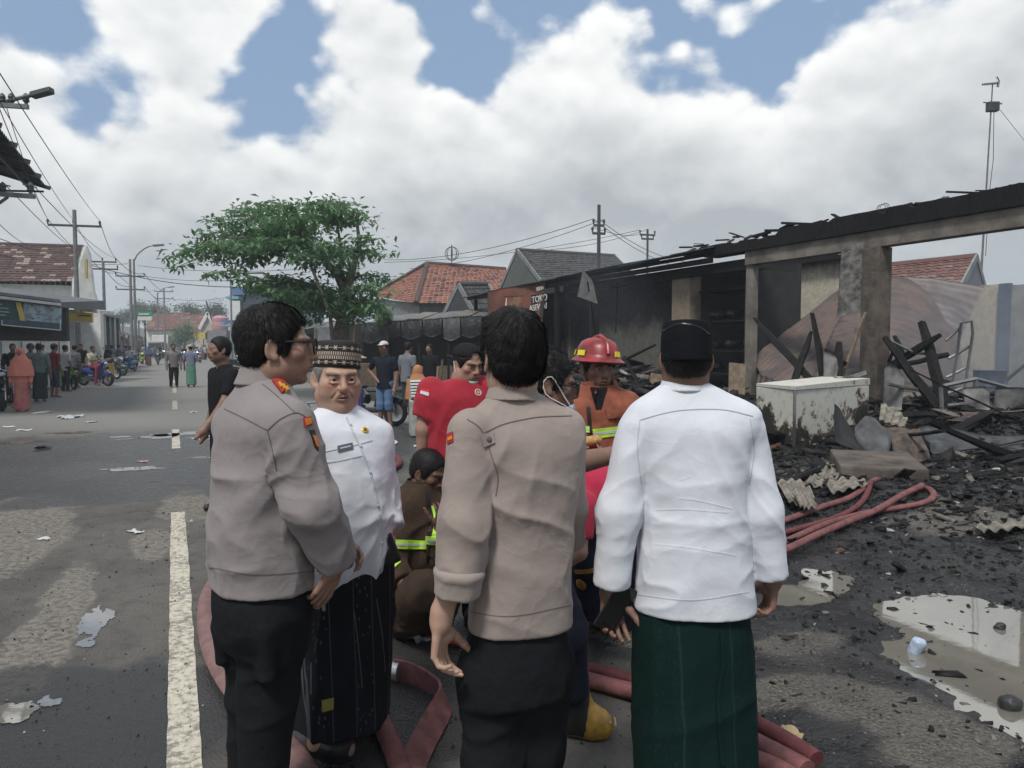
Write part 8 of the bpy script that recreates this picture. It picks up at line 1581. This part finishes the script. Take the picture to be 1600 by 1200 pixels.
def freezer():
 c=G(1240,719);root=thing('chest_freezer','scorched white chest freezer in front of the columns','freezer',tuple(c));a=P(1180,700,11.3);b=P(1356,690,11.7);dr=Vector((b.x-c.x,b.y-c.y,0));dl=Vector((a.x-c.x,a.y-c.y,0));h=.96;c.z=0.02
 m=mat('scorched_white_enamel',(.55,.54,.48),bump=0);N,L,bs,nn,mm,noise,sst,mix,ob,put=vn_nodes(m);sp_=nn('ShaderNodeSeparateXYZ');L.new(ob,sp_.inputs[0]);n=mm('ADD',noise(ob,2.3,8,.7,.15),mm('MULTIPLY',mm('SUBTRACT',.42,sp_.outputs[2]),.22));n2=noise(ob,9,6,.7);col=mix(sst(n,.435,.49),(.56,.55,.49),(.20,.15,.10));col=mix(sst(n,.465,.525),col,(.018,.016,.015));col=mix(mm('MULTIPLY',sst(n2,.5,.75),.5),col,(.10,.09,.08));L.new(col,bs.inputs['Base Color']);bs.inputs['Roughness'].default_value=.6
 mb=MB();mb.hexa([c,c+dr,c+dr+dl,c+dl,c+Vector((0,0,h)),c+dr+Vector((0,0,h)),c+dr+dl+Vector((0,0,h)),c+dl+Vector((0,0,h))]);mb.obj('cabinet',m,root,bevel=.02)
 mb=MB();z=Vector((0,0,h+.004));mb.hexa([c+z-dr*.01-dl*.02,c+z+dr*1.01,c+z+dr+dl,c+z+dl,c+z+Vector((0,0,.05))-dr*.01-dl*.02,c+z+dr*1.01+Vector((0,0,.10)),c+z+dr+dl+Vector((0,0,.1)),c+z+dl+Vector((0,0,.04))]);mb.obj('lid',m,root)
 mb=MB();mb.bar(c+Vector((-.006,-.012,0)),c+Vector((-.006,-.012,h)),.035,.02,up=(0,1,0));mb.obj('corner_trim',M_chrome,root)
 for k in range(5):mb=MB();u=dl.normalized();q=c+u*(.10+k*.035)+Vector((0,0,.24))+Vector((-.004,-.01,0));mb.box(q,(.008,.012,.12));mb.obj('vent_slot',M_dark,root)
 return root
freezer()
M_bentblack=mat('burnt_black_sheet',(.020,.020,.021),rough=.55,var=.6,vs=5,bump=.5,bs=20);M_bentgrey=mat('burnt_grey_sheet',(.075,.08,.085),rough=.6,var=.7,vs=6,bump=.6,bs=24);M_ashrust=mat('ash_rust_sheet',(.13,.095,.07),rough=.85,var=.7,vs=9,bump=.8,bs=24,col2=(.03,.028,.027))
sheet_px('bent_sheet','black burnt sheet curling up like a fin before the freezer','metal sheet',M_bentblack,[[(1302,632),(1312,640),(1320,655)],[(1305,665),(1330,680),(1352,690)],[(1310,690),(1345,705),(1390,716)]],[[10.3]*3,[10.0,10.1,10.3],[9.6,9.6,9.8]],1,.0,jag=.15,nv=12,seed=5)
sheet_px('bent_sheet','grey burnt panel standing on edge right of the freezer','metal sheet',M_bentgrey,[[(1338,668),(1352,650),(1368,655)],[(1340,690),(1362,680),(1388,680)],[(1370,716),(1385,718),(1396,700)]],[[10.1]*3,[9.9]*3,[9.7]*3],1,0.,jag=.3,nv=14,seed=6)
sheet_px('bent_sheet','ash brown crumpled sheet right of the grey panel','metal sheet',M_ashrust,[[(1378,664),(1420,662),(1440,672)],[(1392,690),(1425,685),(1448,690)],[(1396,722),(1430,720),(1455,716)]],[[10.4]*3,[10.0]*3,[9.7]*3],2,.02,jag=.35,nv=14,seed=7)
sheet_px('bent_sheet','long dark bent roofing strip lying on the rubble at right','metal sheet',M_bentgrey,[[(1435,668),(1490,672),(1550,680),(1640,684)],[(1450,690),(1500,692),(1552,694),(1640,694)],[(1455,716),(1510,714),(1545,706),(1640,702)]],[[10.6]*4,[10.3]*4,[10.1]*4],3,.02,jag=.25,nv=10,along='u',seed=8)
for i,(rows,ys,m,lab)in enumerate([([[(1213,752),(1240,748),(1262,752)],[(1232,782),(1256,788),(1274,778)]],[[8.7,8.8,8.8],[7.6,7.5,7.7]],M_asbestos,'pale corrugated roofing shard nearest the white shirted man'),([[(1278,728),(1296,722),(1318,732)],[(1258,752),(1284,762),(1306,752)]],[[9.6,9.7,9.4],[8.4,8.3,8.5]],M_asbestos,'tilted corrugated roofing shard behind the pale one'),([[(1290,756),(1320,746),(1352,750)],[(1300,770),(1330,764),(1356,760)]],[[8.3,8.5,8.5],[7.8,7.9,8.1]],M_asbestos,'flat corrugated roofing shard right of the tilted one'),([[(1376,630),(1398,640),(1418,655)],[(1374,655),(1392,662),(1412,668)]],[[11.6,11.5,11.4],[11.0,11.0,11.0]],M_asbestos,'corrugated roofing piece leaning by the thick column'),([[(1238,770),(1255,776),(1268,786)],[(1250,792),(1262,796),(1280,792)]],[[7.9,7.8,7.6],[7.2,7.2,7.2]],M_asbestos,'small sooty roofing shard below the pale one'),([[(1520,822),(1560,815),(1604,808)],[(1535,832),(1570,828),(1610,820)]],[[6.7,6.8,6.9],[6.4,6.4,6.6]],M_asbestos,'long roofing strip lying near the right edge')]):
 sheet_px('roofing_shard',lab,'roofing shard',m,rows,ys,waves=4,amp=.016,nu=32,nv=6,group='broken corrugated roofing on the ground',jag=.06,seed=i)
TIM=[((1178,497,14.6),(1292,622,12.6),.13,'long charred beam slanting from the thin column to the freezer'),((1270,490,13.4),(1293,618,12.9),.12,'upright charred post behind the freezer'),((1352,487,13.2),(1314,590,12.9),.08,'thin brown batten slanting to the thick column'),((1268,518,13.6),(1236,612,13.0),.11,'charred post leaning left behind the freezer'),((1312,535,13),(1308,622,12.4),.13,'short charred stump left of the thick column'),((1440,505,13.2),(1487,668,11.8),.20,'thick charred beam leaning in the open bay'),((1382,527,12.9),(1470,645,11.9),.15,'charred beam leaning out from the thick column'),((1470,523,12.6),(1388,572,13.2),.12,'charred beam crossing the two leaning ones'),((1399,524,13.4),(1412,575,13.2),.14,'charred stub behind the crossing beams'),((1290,545,13.2),(1318,570,12.8),.12,'short charred brace beside the stump'),((1390,575,12.6),(1478,555,13),.10,'low charred batten under the crossing beams'),((1255,560,13.2),(1232,628,12.6),.09,'thin charred batten by the long slanting beam'),((1395,650,11.4),(1460,648,11.6),.14,'flat charred beam behind the ash brown sheet'),((1330,648,12.2),(1250,640,12.4),.10,'charred beam lying on the freezer lid'),((1405,731,9.1),(1640,762,8.3),.10,'long black beam lying across the rubble at right'),((1495,847,6.3),(1680,846,6.5),.09,'black beam lying near the right edge of the ground'),((1215,735,9.6),(1290,715,10.2),.06,'charred batten on the ground below the freezer'),((1300,760,8.4),(1392,748,8.9),.06,'charred batten beside the low plinth'),((1370,800,7.2),(1398,768,7.9),.05,'charred stick by the ends of the hoses'),((1560,720,9.6),(1650,700,10.2),.12,'charred beam at the right edge above the rubble'),((1500,640,12),(1610,655,11.6),.13,'charred beam lying before the grey wall'),((905,600,20),(990,640,18.6),.12,'charred plank leaning in the rubble behind the helmet'),((975,560,20),(1005,610,19),.09,'charred stick rising from the rubble right of the helmet'),((905,545,21),(880,600,20),.12,'charred post rising left of the helmet')]
for i,(a,b,w,lab)in enumerate(TIM):
 q=.955 if i>11 else 1;A,B=P(a[0],a[1],a[2]*q),P(b[0],b[1],b[2]*q);n=5;mb=MB();r=random.Random(i);d=(B-A).normalized();pts=[A.lerp(B,t)+Vector((r.uniform(-.015,.015),r.uniform(-.015,.015),r.uniform(-.015,.015)))for t in np.linspace(0,1,n)];mb.tube(pts,[w*.62*r.uniform(.7,1.1)*(.6 if j==0 else 1)for j in range(n)],5,True,r.uniform(.6,1));o=mb.obj('charred_timber',M_charwood if i!=2 else M_wood);tag(o,lab,'timber','charred timbers of the burnt shop')
def tangle():
 r=random.Random(21);spots=[RD(r.uniform(8.2,15.5),r.uniform(11.9,16.5))for _ in range(46)]+[RD(r.uniform(15.5,22),r.uniform(9.6,12.6))for _ in range(22)]+[RD(r.uniform(6,9),r.uniform(8.5,11.5))for _ in range(14)]
 for i,v in enumerate(spots):
  z=ghz(v.x,v.y);L_=r.uniform(.5,2.2);a=r.uniform(0,6.28);el=r.choice((.05,.15,.3,.6,.9))*(1 if i<46 else .5);d=Vector((math.cos(a)*math.cos(el),math.sin(a)*math.cos(el),math.sin(el)));A=Vector((v.x,v.y,z+.02))-d*.1;B=A+d*L_;w=r.uniform(.03,.10);pts=[A.lerp(B,t)+Vector((r.uniform(-.02,.02),r.uniform(-.02,.02),r.uniform(-.02,.02)))for t in np.linspace(0,1,5)]
  if i%4==3:C=A+Vector((d.y,-d.x,.15))*L_*.5;o=sheet('burnt_scrap',[[A,(A+C)/2+Vector((0,0,.1)),C],[B*.9+A*.1,(B+C)/2,C+(B-A)*.8]],r.choice((M_bentblack,M_bentgrey,M_rust,M_ashrust,M_darkzinc)),None,waves=r.choice((2,5,8)),amp=.015,nv=8,nu=24,jag=.35,seed=i);tag(o,'crumpled metal scrap tangled in the black rubble of the burnt shops','metal scrap','crumpled metal scraps in the rubble')
  else:mb=MB();mb.tube(pts,[w*.6*r.uniform(.7,1.1)for _ in pts],5,True,r.uniform(.5,1));o=mb.obj('charred_stick',M_charwood if i%5 else M_ash);tag(o,'charred stick tangled in the black rubble of the burnt shops','timber','charred sticks in the rubble')
tangle()
def frame_rack():
 root=base_thing('metal_rack','bent metal pipe rack standing in the burnt bay','rack',P(1490,650,12.6));Y=12.9
 for q in([(1481,640),(1494,560),(1502,505),(1518,502),(1520,520),(1512,575),(1503,640)],[(1478,532),(1500,512)],[(1482,560),(1517,540)],[(1478,590),(1514,572)],[(1470,618),(1508,605)],[(1390,532),(1430,552),(1455,553)]):mb=MB();mb.tube([P(x,y,Y-.04*i)for i,(x,y)in enumerate(q)],.026,6);mb.obj('pipe',M_steel,root,smooth=True)
 root=base_thing('table_frame','low scorched table frame before the grey wall at right','frame',P(1540,660,11.8));Y=11.8
 for q in([(1470,604),(1525,592),(1600,612),(1660,624)],[(1525,592),(1526,632)],[(1526,630),(1560,640),(1640,648)],[(1470,606),(1472,640)],[(1480,634),(1526,630)]):mb=MB();mb.tube([P(x,y,Y)for x,y in q],.035,6);mb.obj('pipe',M_steel,root)
 for lab,rows,Y in(('scorched pale panel hanging inside the low table frame',[[(1503,606),(1535,604),(1545,612)],[(1505,640),(1530,642),(1545,640)]],12.1),('crumpled pale panel right of the low table frame',[[(1552,606),(1590,605),(1640,610)],[(1550,642),(1600,640),(1640,645)]],12.2),('white scorched panel left of the thick column',[[(1316,588),(1350,590),(1354,600)],[(1316,620),(1340,622),(1352,622)]],12.4),('scorched pale panel right of the thick column',[[(1380,570),(1395,568),(1412,590)],[(1380,640),(1396,642),(1408,640)]],12.6),('pale curled strip above the panel left of the thick column',[[(1290,578),(1310,590),(1352,578)],[(1296,584),(1316,596),(1354,584)]],12.5),('scorched white panel behind the charred stump',[[(1288,548),(1310,560),(1306,590)],[(1288,600),(1300,606),(1306,612)]],12.9)):
  sheet_px('scorched_panel',lab,'metal panel',mat('scorched_white_panel',(.30,.30,.285),rough=.75,var=.75,vs=3,bump=.5),rows,[[Y]*3]*2,2,.01,jag=.25,nv=8)
 d=base_thing('metal_drum','bluish scorched metal drum by the blue grey column','drum',P(1546,600,14.2));v=P(1546,604,14.2);v.z=.25;mb=MB();mb.lathe([(.0,0),(.27,0),(.285,.02),(.275,.05),(.275,.28),(.29,.30),(.275,.32),(.275,.56),(.29,.58),(.275,.60),(.275,.84),(.285,.88),(.25,.88),(0,.86)],v,seg=26);mb.obj('drum_body',mat('scorched_blue_drum',(.075,.10,.15),rough=.6,var=.5),d,smooth=True)
frame_rack()
pl=thing('concrete_plinth','low sooty concrete plinth in the rubble behind the hose ends','plinth',tuple(G(1450,772)));a,b=G(1312,770),G(1452,778);q=Vector((.35,1.1,0));mb=MB();z=Vector((0,0,.30));mb.hexa([a-z*.3,b-z*.3,b+q,a+q,a+z,b+z,b+q+z*1.1,a+q+z*1.1]);mb.obj('plinth_block',M_concreted,pl,bevel=.03)
def scatter(name,n,area,size,m,seed,flatness=.5,dens=None,lift=.0):
 r=np.random.default_rng(seed);c=[];tries=0
 while len(c)<n and tries<40:
  tries+=1;s_=r.uniform(area[0],area[1],n*2);t_=r.uniform(area[2],area[3],n*2);X=-s_*ST+t_*CT;Y=s_*CT+t_*ST;sd=poly_sd(X,Y,YARD);k=r.random(n*2)<np.clip(-sd/1.4+.15,0,1)
  if dens is not None:k&=r.random(n*2)<dens(X,Y)
  c+=list(np.stack([X[k],Y[k]],1))
 c=np.array(c[:n]);X,Y=c[:,0],c[:,1];Z=np.maximum(yard_h(X[:,None],Y[:,None])[:,0],-.01)+lift;L_=size*np.exp(np.clip(r.normal(0,.55,len(c)),-1.2,1.1));base=np.array([(-1,-1,-1),(1,-1,-1),(1,1,-1),(-1,1,-1),(-.7,-.6,1),(.8,-.7,1),(.6,.8,1),(-.8,.7,1)],float);V=[]
 jit=r.normal(0,.25,(len(c),8,3));asp=np.stack([r.uniform(.6,2.4,len(c)),r.uniform(.4,1,len(c)),r.uniform(.15,1,len(c))*flatness],1);B=(base[None]+jit)*asp[:,None,:]*L_[:,None,None]*.5;a=r.uniform(0,6.28,len(c));tl_=r.normal(0,.3,len(c));x,y,z=B[...,0],B[...,1],B[...,2];z=z+x*np.sin(tl_)[:,None];V=np.stack([x*np.cos(a)[:,None]-y*np.sin(a)[:,None]+X[:,None],x*np.sin(a)[:,None]+y*np.cos(a)[:,None]+Y[:,None],z+Z[:,None]+(L_*asp[:,2]*.3)[:,None]],-1).reshape(-1,3)
 f=np.array([(3,2,1,0),(4,5,6,7),(0,1,5,4),(1,2,6,5),(2,3,7,6),(3,0,4,7)]);Q=(np.arange(len(c))[:,None,None]*8+f[None]).reshape(-1,4);return tag(link(name,arr_mesh(name,V,[Q],m,False)),kind='stuff')
nop=lambda X,Y:np.where(np.minimum(poly_sd(X,Y,PUD[0]),poly_sd(X,Y,PUD[1]))<-.05,.06,1.0)
M_rubble=mat('mixed_rubble',(.12,.11,.10),bump=0)
def _rub(m,cols):
 N,L,b,nn,mm,noise,sst,mix,ob,put=vn_nodes(m);g=nn('ShaderNodeNewGeometry').outputs['Random Per Island'];rp=nn('ShaderNodeValToRGB');rp.color_ramp.interpolation='CONSTANT'
 while len(rp.color_ramp.elements)<len(cols):rp.color_ramp.elements.new(.5)
 for e,(p_,c_)in zip(rp.color_ramp.elements,cols):e.position=p_;e.color=tuple(c_)+(1,)
 L.new(g,rp.inputs[0]);L.new(mix(sst(noise(ob,20,4,.6),.35,.7,0,.7),rp.outputs[0],(.012,.012,.012)),b.inputs['Base Color']);b.inputs['Roughness'].default_value=.6;b.inputs['Specular IOR Level'].default_value=.18
_rub(M_rubble,[(0,(.006,.006,.007)),(.50,(.012,.012,.012)),(.74,(.028,.026,.025)),(.86,(.075,.068,.060)),(.93,(.19,.175,.15)),(.968,(.14,.075,.05)),(.985,(.45,.45,.42))])
M_coal=mat('charcoal_bits',(.02,.02,.02),bump=0);_rub(M_coal,[(0,(.008,.008,.009)),(.55,(.018,.018,.018)),(.8,(.05,.047,.043)),(.94,(.16,.15,.13)),(.98,(.4,.4,.38))])
farer=lambda a,b:(lambda X,Y:nop(X,Y)*sstep(np.hypot(X,Y),a,b))
scatter('fine_charcoal',7000,(-1.5,7,.8,9),.013,M_coal,1,.6,nop);scatter('rubble_chips',22000,(2.5,13,3,12.5),.032,M_rubble,2,.4,farer(5,9));scatter('rubble_chunks',9000,(5,17,4.5,15),.075,M_rubble,3,.35,farer(7.2,9.5));scatter('burnt_debris',1800,(7,24,7.5,18.5),.17,M_rubble,4,.22,farer(8.5,11),.03);scatter('far_rubble',1500,(10,26,9,16),.22,M_rubble,5,.35,None,.03)
scatter('floating_bits',260,(1.6,5,2.5,6.5),.017,M_coal,6,.5,lambda X,Y:(np.minimum(poly_sd(X,Y,PUD[0]),poly_sd(X,Y,PUD[1]))<0)*1.0,.012)
def grit():
 r=np.random.default_rng(8);n=3000;s_=r.uniform(.8,8,n);t_=r.normal(1.0,1.7,n);X=-s_*ST+t_*CT;Y=s_*CT+t_*ST;L_=.0042*np.exp(r.normal(0,.45,n));base=np.array([(-1,-1,0),(1,-1,0),(0,1,0),(0,0,1.2)],float);V=(base[None]+r.normal(0,.2,(n,4,3)))*L_[:,None,None];V+=np.stack([X,Y,np.full(n,.001)],1)[:,None];f=np.array([(0,1,3),(1,2,3),(2,0,3)]);tag(link('road_grit',arr_mesh('road_grit',V.reshape(-1,3),[(np.arange(n)[:,None,None]*4+f[None]).reshape(-1,3)],M_rubble,False)),kind='stuff')
grit()
M_paper=mat('litter_paper',(.55,.55,.53),rough=.8,var=.25,bump=.1);M_poly=mat('plastic_bag',(.50,.53,.56),rough=.35,var=.3,bump=.3,bs=30)
def litter(label,px,py,L_,W_,m=M_paper,seed=0,up=.02,cat='litter',name='paper_scrap'):
 c=G(px,py);r=np.random.default_rng(seed);n=9;q=.42 if c.y>9 else 1;L_*=q;W_*=q;a=r.uniform(0,3.14);u=np.linspace(-.5,.5,n);U,Vv=np.meshgrid(u,u,indexing='ij');k=1+.3*r.normal(0,.4);x=U*L_;y=Vv*W_*(1+.4*np.sin(U*5+seed));z=np.abs(fbm(np.stack([U*3+seed,Vv*3,U*0],-1),3))*up*5+.006;Vx=np.stack([c.x+x*math.cos(a)-y*math.sin(a),c.y+x*math.sin(a)+y*math.cos(a),z+max(ghz(c.x,c.y),0)],-1).reshape(-1,3);i=(np.arange(n-1)[:,None]*n+np.arange(n-1)).ravel();o=link(name,arr_mesh(name,Vx,[np.stack([i,i+n,i+n+1,i+1],1)],m,True));return tag(o,label,cat,'litter on the road')
LIT=[('white plastic bag lying on the road left of centre',108,653,1.5,.9,M_poly,.06),('flat pale cardboard piece on the road before the coral headscarf',66,645,1.6,.5,M_paper,.02),('small white scrap near the middle of the left lane',143,660,.5,.3,M_paper,.02),('dark crumpled bag in the wet band at left',68,702,.5,.35,M_bentblack,.06),('pinkish paper strip on the road behind the first dash',222,722,.35,.15,mat('pink_paper',(.5,.28,.25),rough=.8),.02),('white paper scrap beside the near end of the centre line',211,832,.16,.07,M_paper,.02),('white scrap on the wet band right of the dash',325,683,.5,.4,M_poly,.05),('white sheet of paper on the road behind the crouching firefighter',612,693,.75,.4,M_paper,.03),('white scrap near the white crate',652,698,.3,.2,M_paper,.03),('small white scrap at the left edge of the road',12,668,.6,.3,M_paper,.02),('second small white scrap near the left edge',38,673,.6,.3,M_paper,.02),('small scrap on the far road near the dashes',303,645,.4,.3,M_paper,.03),('clear plastic scrap on the ground beside the rolled sleeve hand',664,1000,.16,.10,M_poly,.03),('tiny scrap on the asphalt by the left policeman',70,843,.12,.06,M_paper,.01)]
for i,(lab,px,py,a,b,m,up)in enumerate(LIT):litter(lab,px,py,a,b,m,i,up,name='plastic_bag' if m in(M_poly,M_bentblack)else 'paper_scrap')
b=S();v=A3(G(1430,1022));b.cone(v+A3((-.012,.0,.012)),v+A3((.012,-.01,.062)),.030,.036,k=.01);b.ell(v+A3((.02,-.016,.085)),(.026,.026,.012),k=.01,op='s');tag(sdf_obj('plastic_cup',b,.005,mat('pale_blue_plastic',(.45,.56,.70),rough=.25,var=.3,bump=.3,bs=40),None,disp=lambda V:fbm(V*40,2)*.010),'pale blue plastic cup floating in the large puddle','cup')
b=S();v=A3(G(1392,738))+A3((0,0,.12));b.ell(v,(.14,.09,.09));tag(sdf_obj('plastic_bag',b,.014,M_poly,None,disp=lambda V:fbm(V*14,3)*.06),'white plastic bag on the rubble above the hose ends','bag')
for lab,px,py,r_ in(('dark stone at the puddle edge near the right edge of the frame',1577,1110,.05),('dark stone standing in the puddle',1563,985,.035),('dark stone on the muddy shore of the puddle',1398,1042,.022)):
 b=S();v=A3(G(px,py))+A3((0,0,r_*.5));b.ell(v,(r_,r_*.8,r_*.9));tag(sdf_obj('stone',b,r_/6,mat('wet_stone',(.03,.03,.032),rough=.5,var=.5,vs=30),None,disp=lambda V:fbm(V*30,3)*.03),lab,'stone')
tag(litter('yellowish crumpled scrap on the mud by the lower hoses',1235,1168,.09,.05,mat('ochre_scrap',(.45,.35,.2),rough=.8),40,.03),None,None)
def crate():
 v=G(652,684);root=thing('white_crate','white slatted crate stand beside the man in the red shirt','crate',(v.x,v.y,0));mb=MB();mb.box((v.x,v.y+.3,.33),(.34,.5,.62),rotz=.2);mb.obj('lower_box',mat('dirty_white_box',(.42,.44,.42),rough=.8,var=.4,vs=5),root,bevel=.02)
 for k in range(6):mb=MB();mb.box((v.x+.03,v.y+.3-.02*k,.68+k*.055),(.36,.40-.03*k,.035),Matrix.Rotation(.2,3,'Z')@Matrix.Rotation(-.25,3,'X'));mb.obj('slat',M_whitepaint,root)
 mb=MB();mb.bar((v.x+.04,v.y-.02,.40),(v.x+.30,v.y-.05,.85),.03);mb.obj('strap',mat('green_strap',(.06,.12,.06),rough=.7),root);mb=MB();mb.tube([(v.x+.32,v.y+.5,.6),(v.x+.40,v.y+.5,1.35)],.02,6);mb.obj('handle',M_wood,root)
crate()
# SMOKE
def smoke(label,c,r,dens,seed):
 mb=MB();mb.ball(c,r,24,14);m=bpy.data.materials.new('thin_smoke');m.use_nodes=True;nt=m.node_tree;nt.nodes.clear();N,L=nt.nodes,nt.links;o=N.new('ShaderNodeOutputMaterial');v=N.new('ShaderNodeVolumePrincipled');v.inputs['Color'].default_value=(.80,.86,.95,1);v.inputs['Anisotropy'].default_value=.2;tc=N.new('ShaderNodeTexCoord');n=N.new('ShaderNodeTexNoise');n.inputs['Scale'].default_value=.55;n.inputs['Detail'].default_value=3;L.new(tc.outputs['Object'],n.inputs['Vector'])
 mp=N.new('ShaderNodeMapping');mp.vector_type='TEXTURE';mp.inputs['Location'].default_value=c;mp.inputs['Scale'].default_value=r;L.new(tc.outputs['Object'],mp.inputs[0]);ln=N.new('ShaderNodeVectorMath');ln.operation='LENGTH';L.new(mp.outputs[0],ln.inputs[0]);fall=N.new('ShaderNodeMapRange');fall.interpolation_type='SMOOTHSTEP';fall.inputs[1].default_value=1;fall.inputs[2].default_value=.25;L.new(ln.outputs['Value'],fall.inputs[0]);rg=N.new('ShaderNodeMapRange');rg.inputs[1].default_value=.36;rg.inputs[2].default_value=.68;L.new(n.outputs[0],rg.inputs[0])
 mu=N.new('ShaderNodeMath');mu.operation='MULTIPLY';L.new(fall.outputs[0],mu.inputs[0]);L.new(rg.outputs[0],mu.inputs[1]);m2=N.new('ShaderNodeMath');m2.operation='MULTIPLY';L.new(mu.outputs[0],m2.inputs[0]);m2.inputs[1].default_value=dens;L.new(m2.outputs[0],v.inputs['Density']);L.new(v.outputs[0],o.inputs['Volume']);ob_=mb.obj('smoke',m,smooth=True);tag(ob_,kind='stuff')
smoke('',tuple(P(1500,560,14.6)),(3.4,2.6,2.3),.21,1);smoke('',tuple(P(1060,470,21)),(4.2,2.6,2.2),.14,2)
def haze():
 mb=MB();mb.hexa([(-460,-30,-3),(460,-30,-3),(460,540,-3),(-460,540,-3),(-460,-30,20),(460,-30,20),(460,540,20),(-460,540,20)]);m=bpy.data.materials.new('haze_air');m.use_nodes=True;nt=m.node_tree;nt.nodes.clear();o=nt.nodes.new('ShaderNodeOutputMaterial');v=nt.nodes.new('ShaderNodeVolumePrincipled');v.inputs['Color'].default_value=(.86,.92,1,1);v.inputs['Density'].default_value=HAZE;nt.links.new(v.outputs[0],o.inputs['Volume']);tag(mb.obj('haze',m),kind='stuff')
HAZE=.0014
haze()
cy.volume_step_rate=2.0;cy.volume_max_steps=64
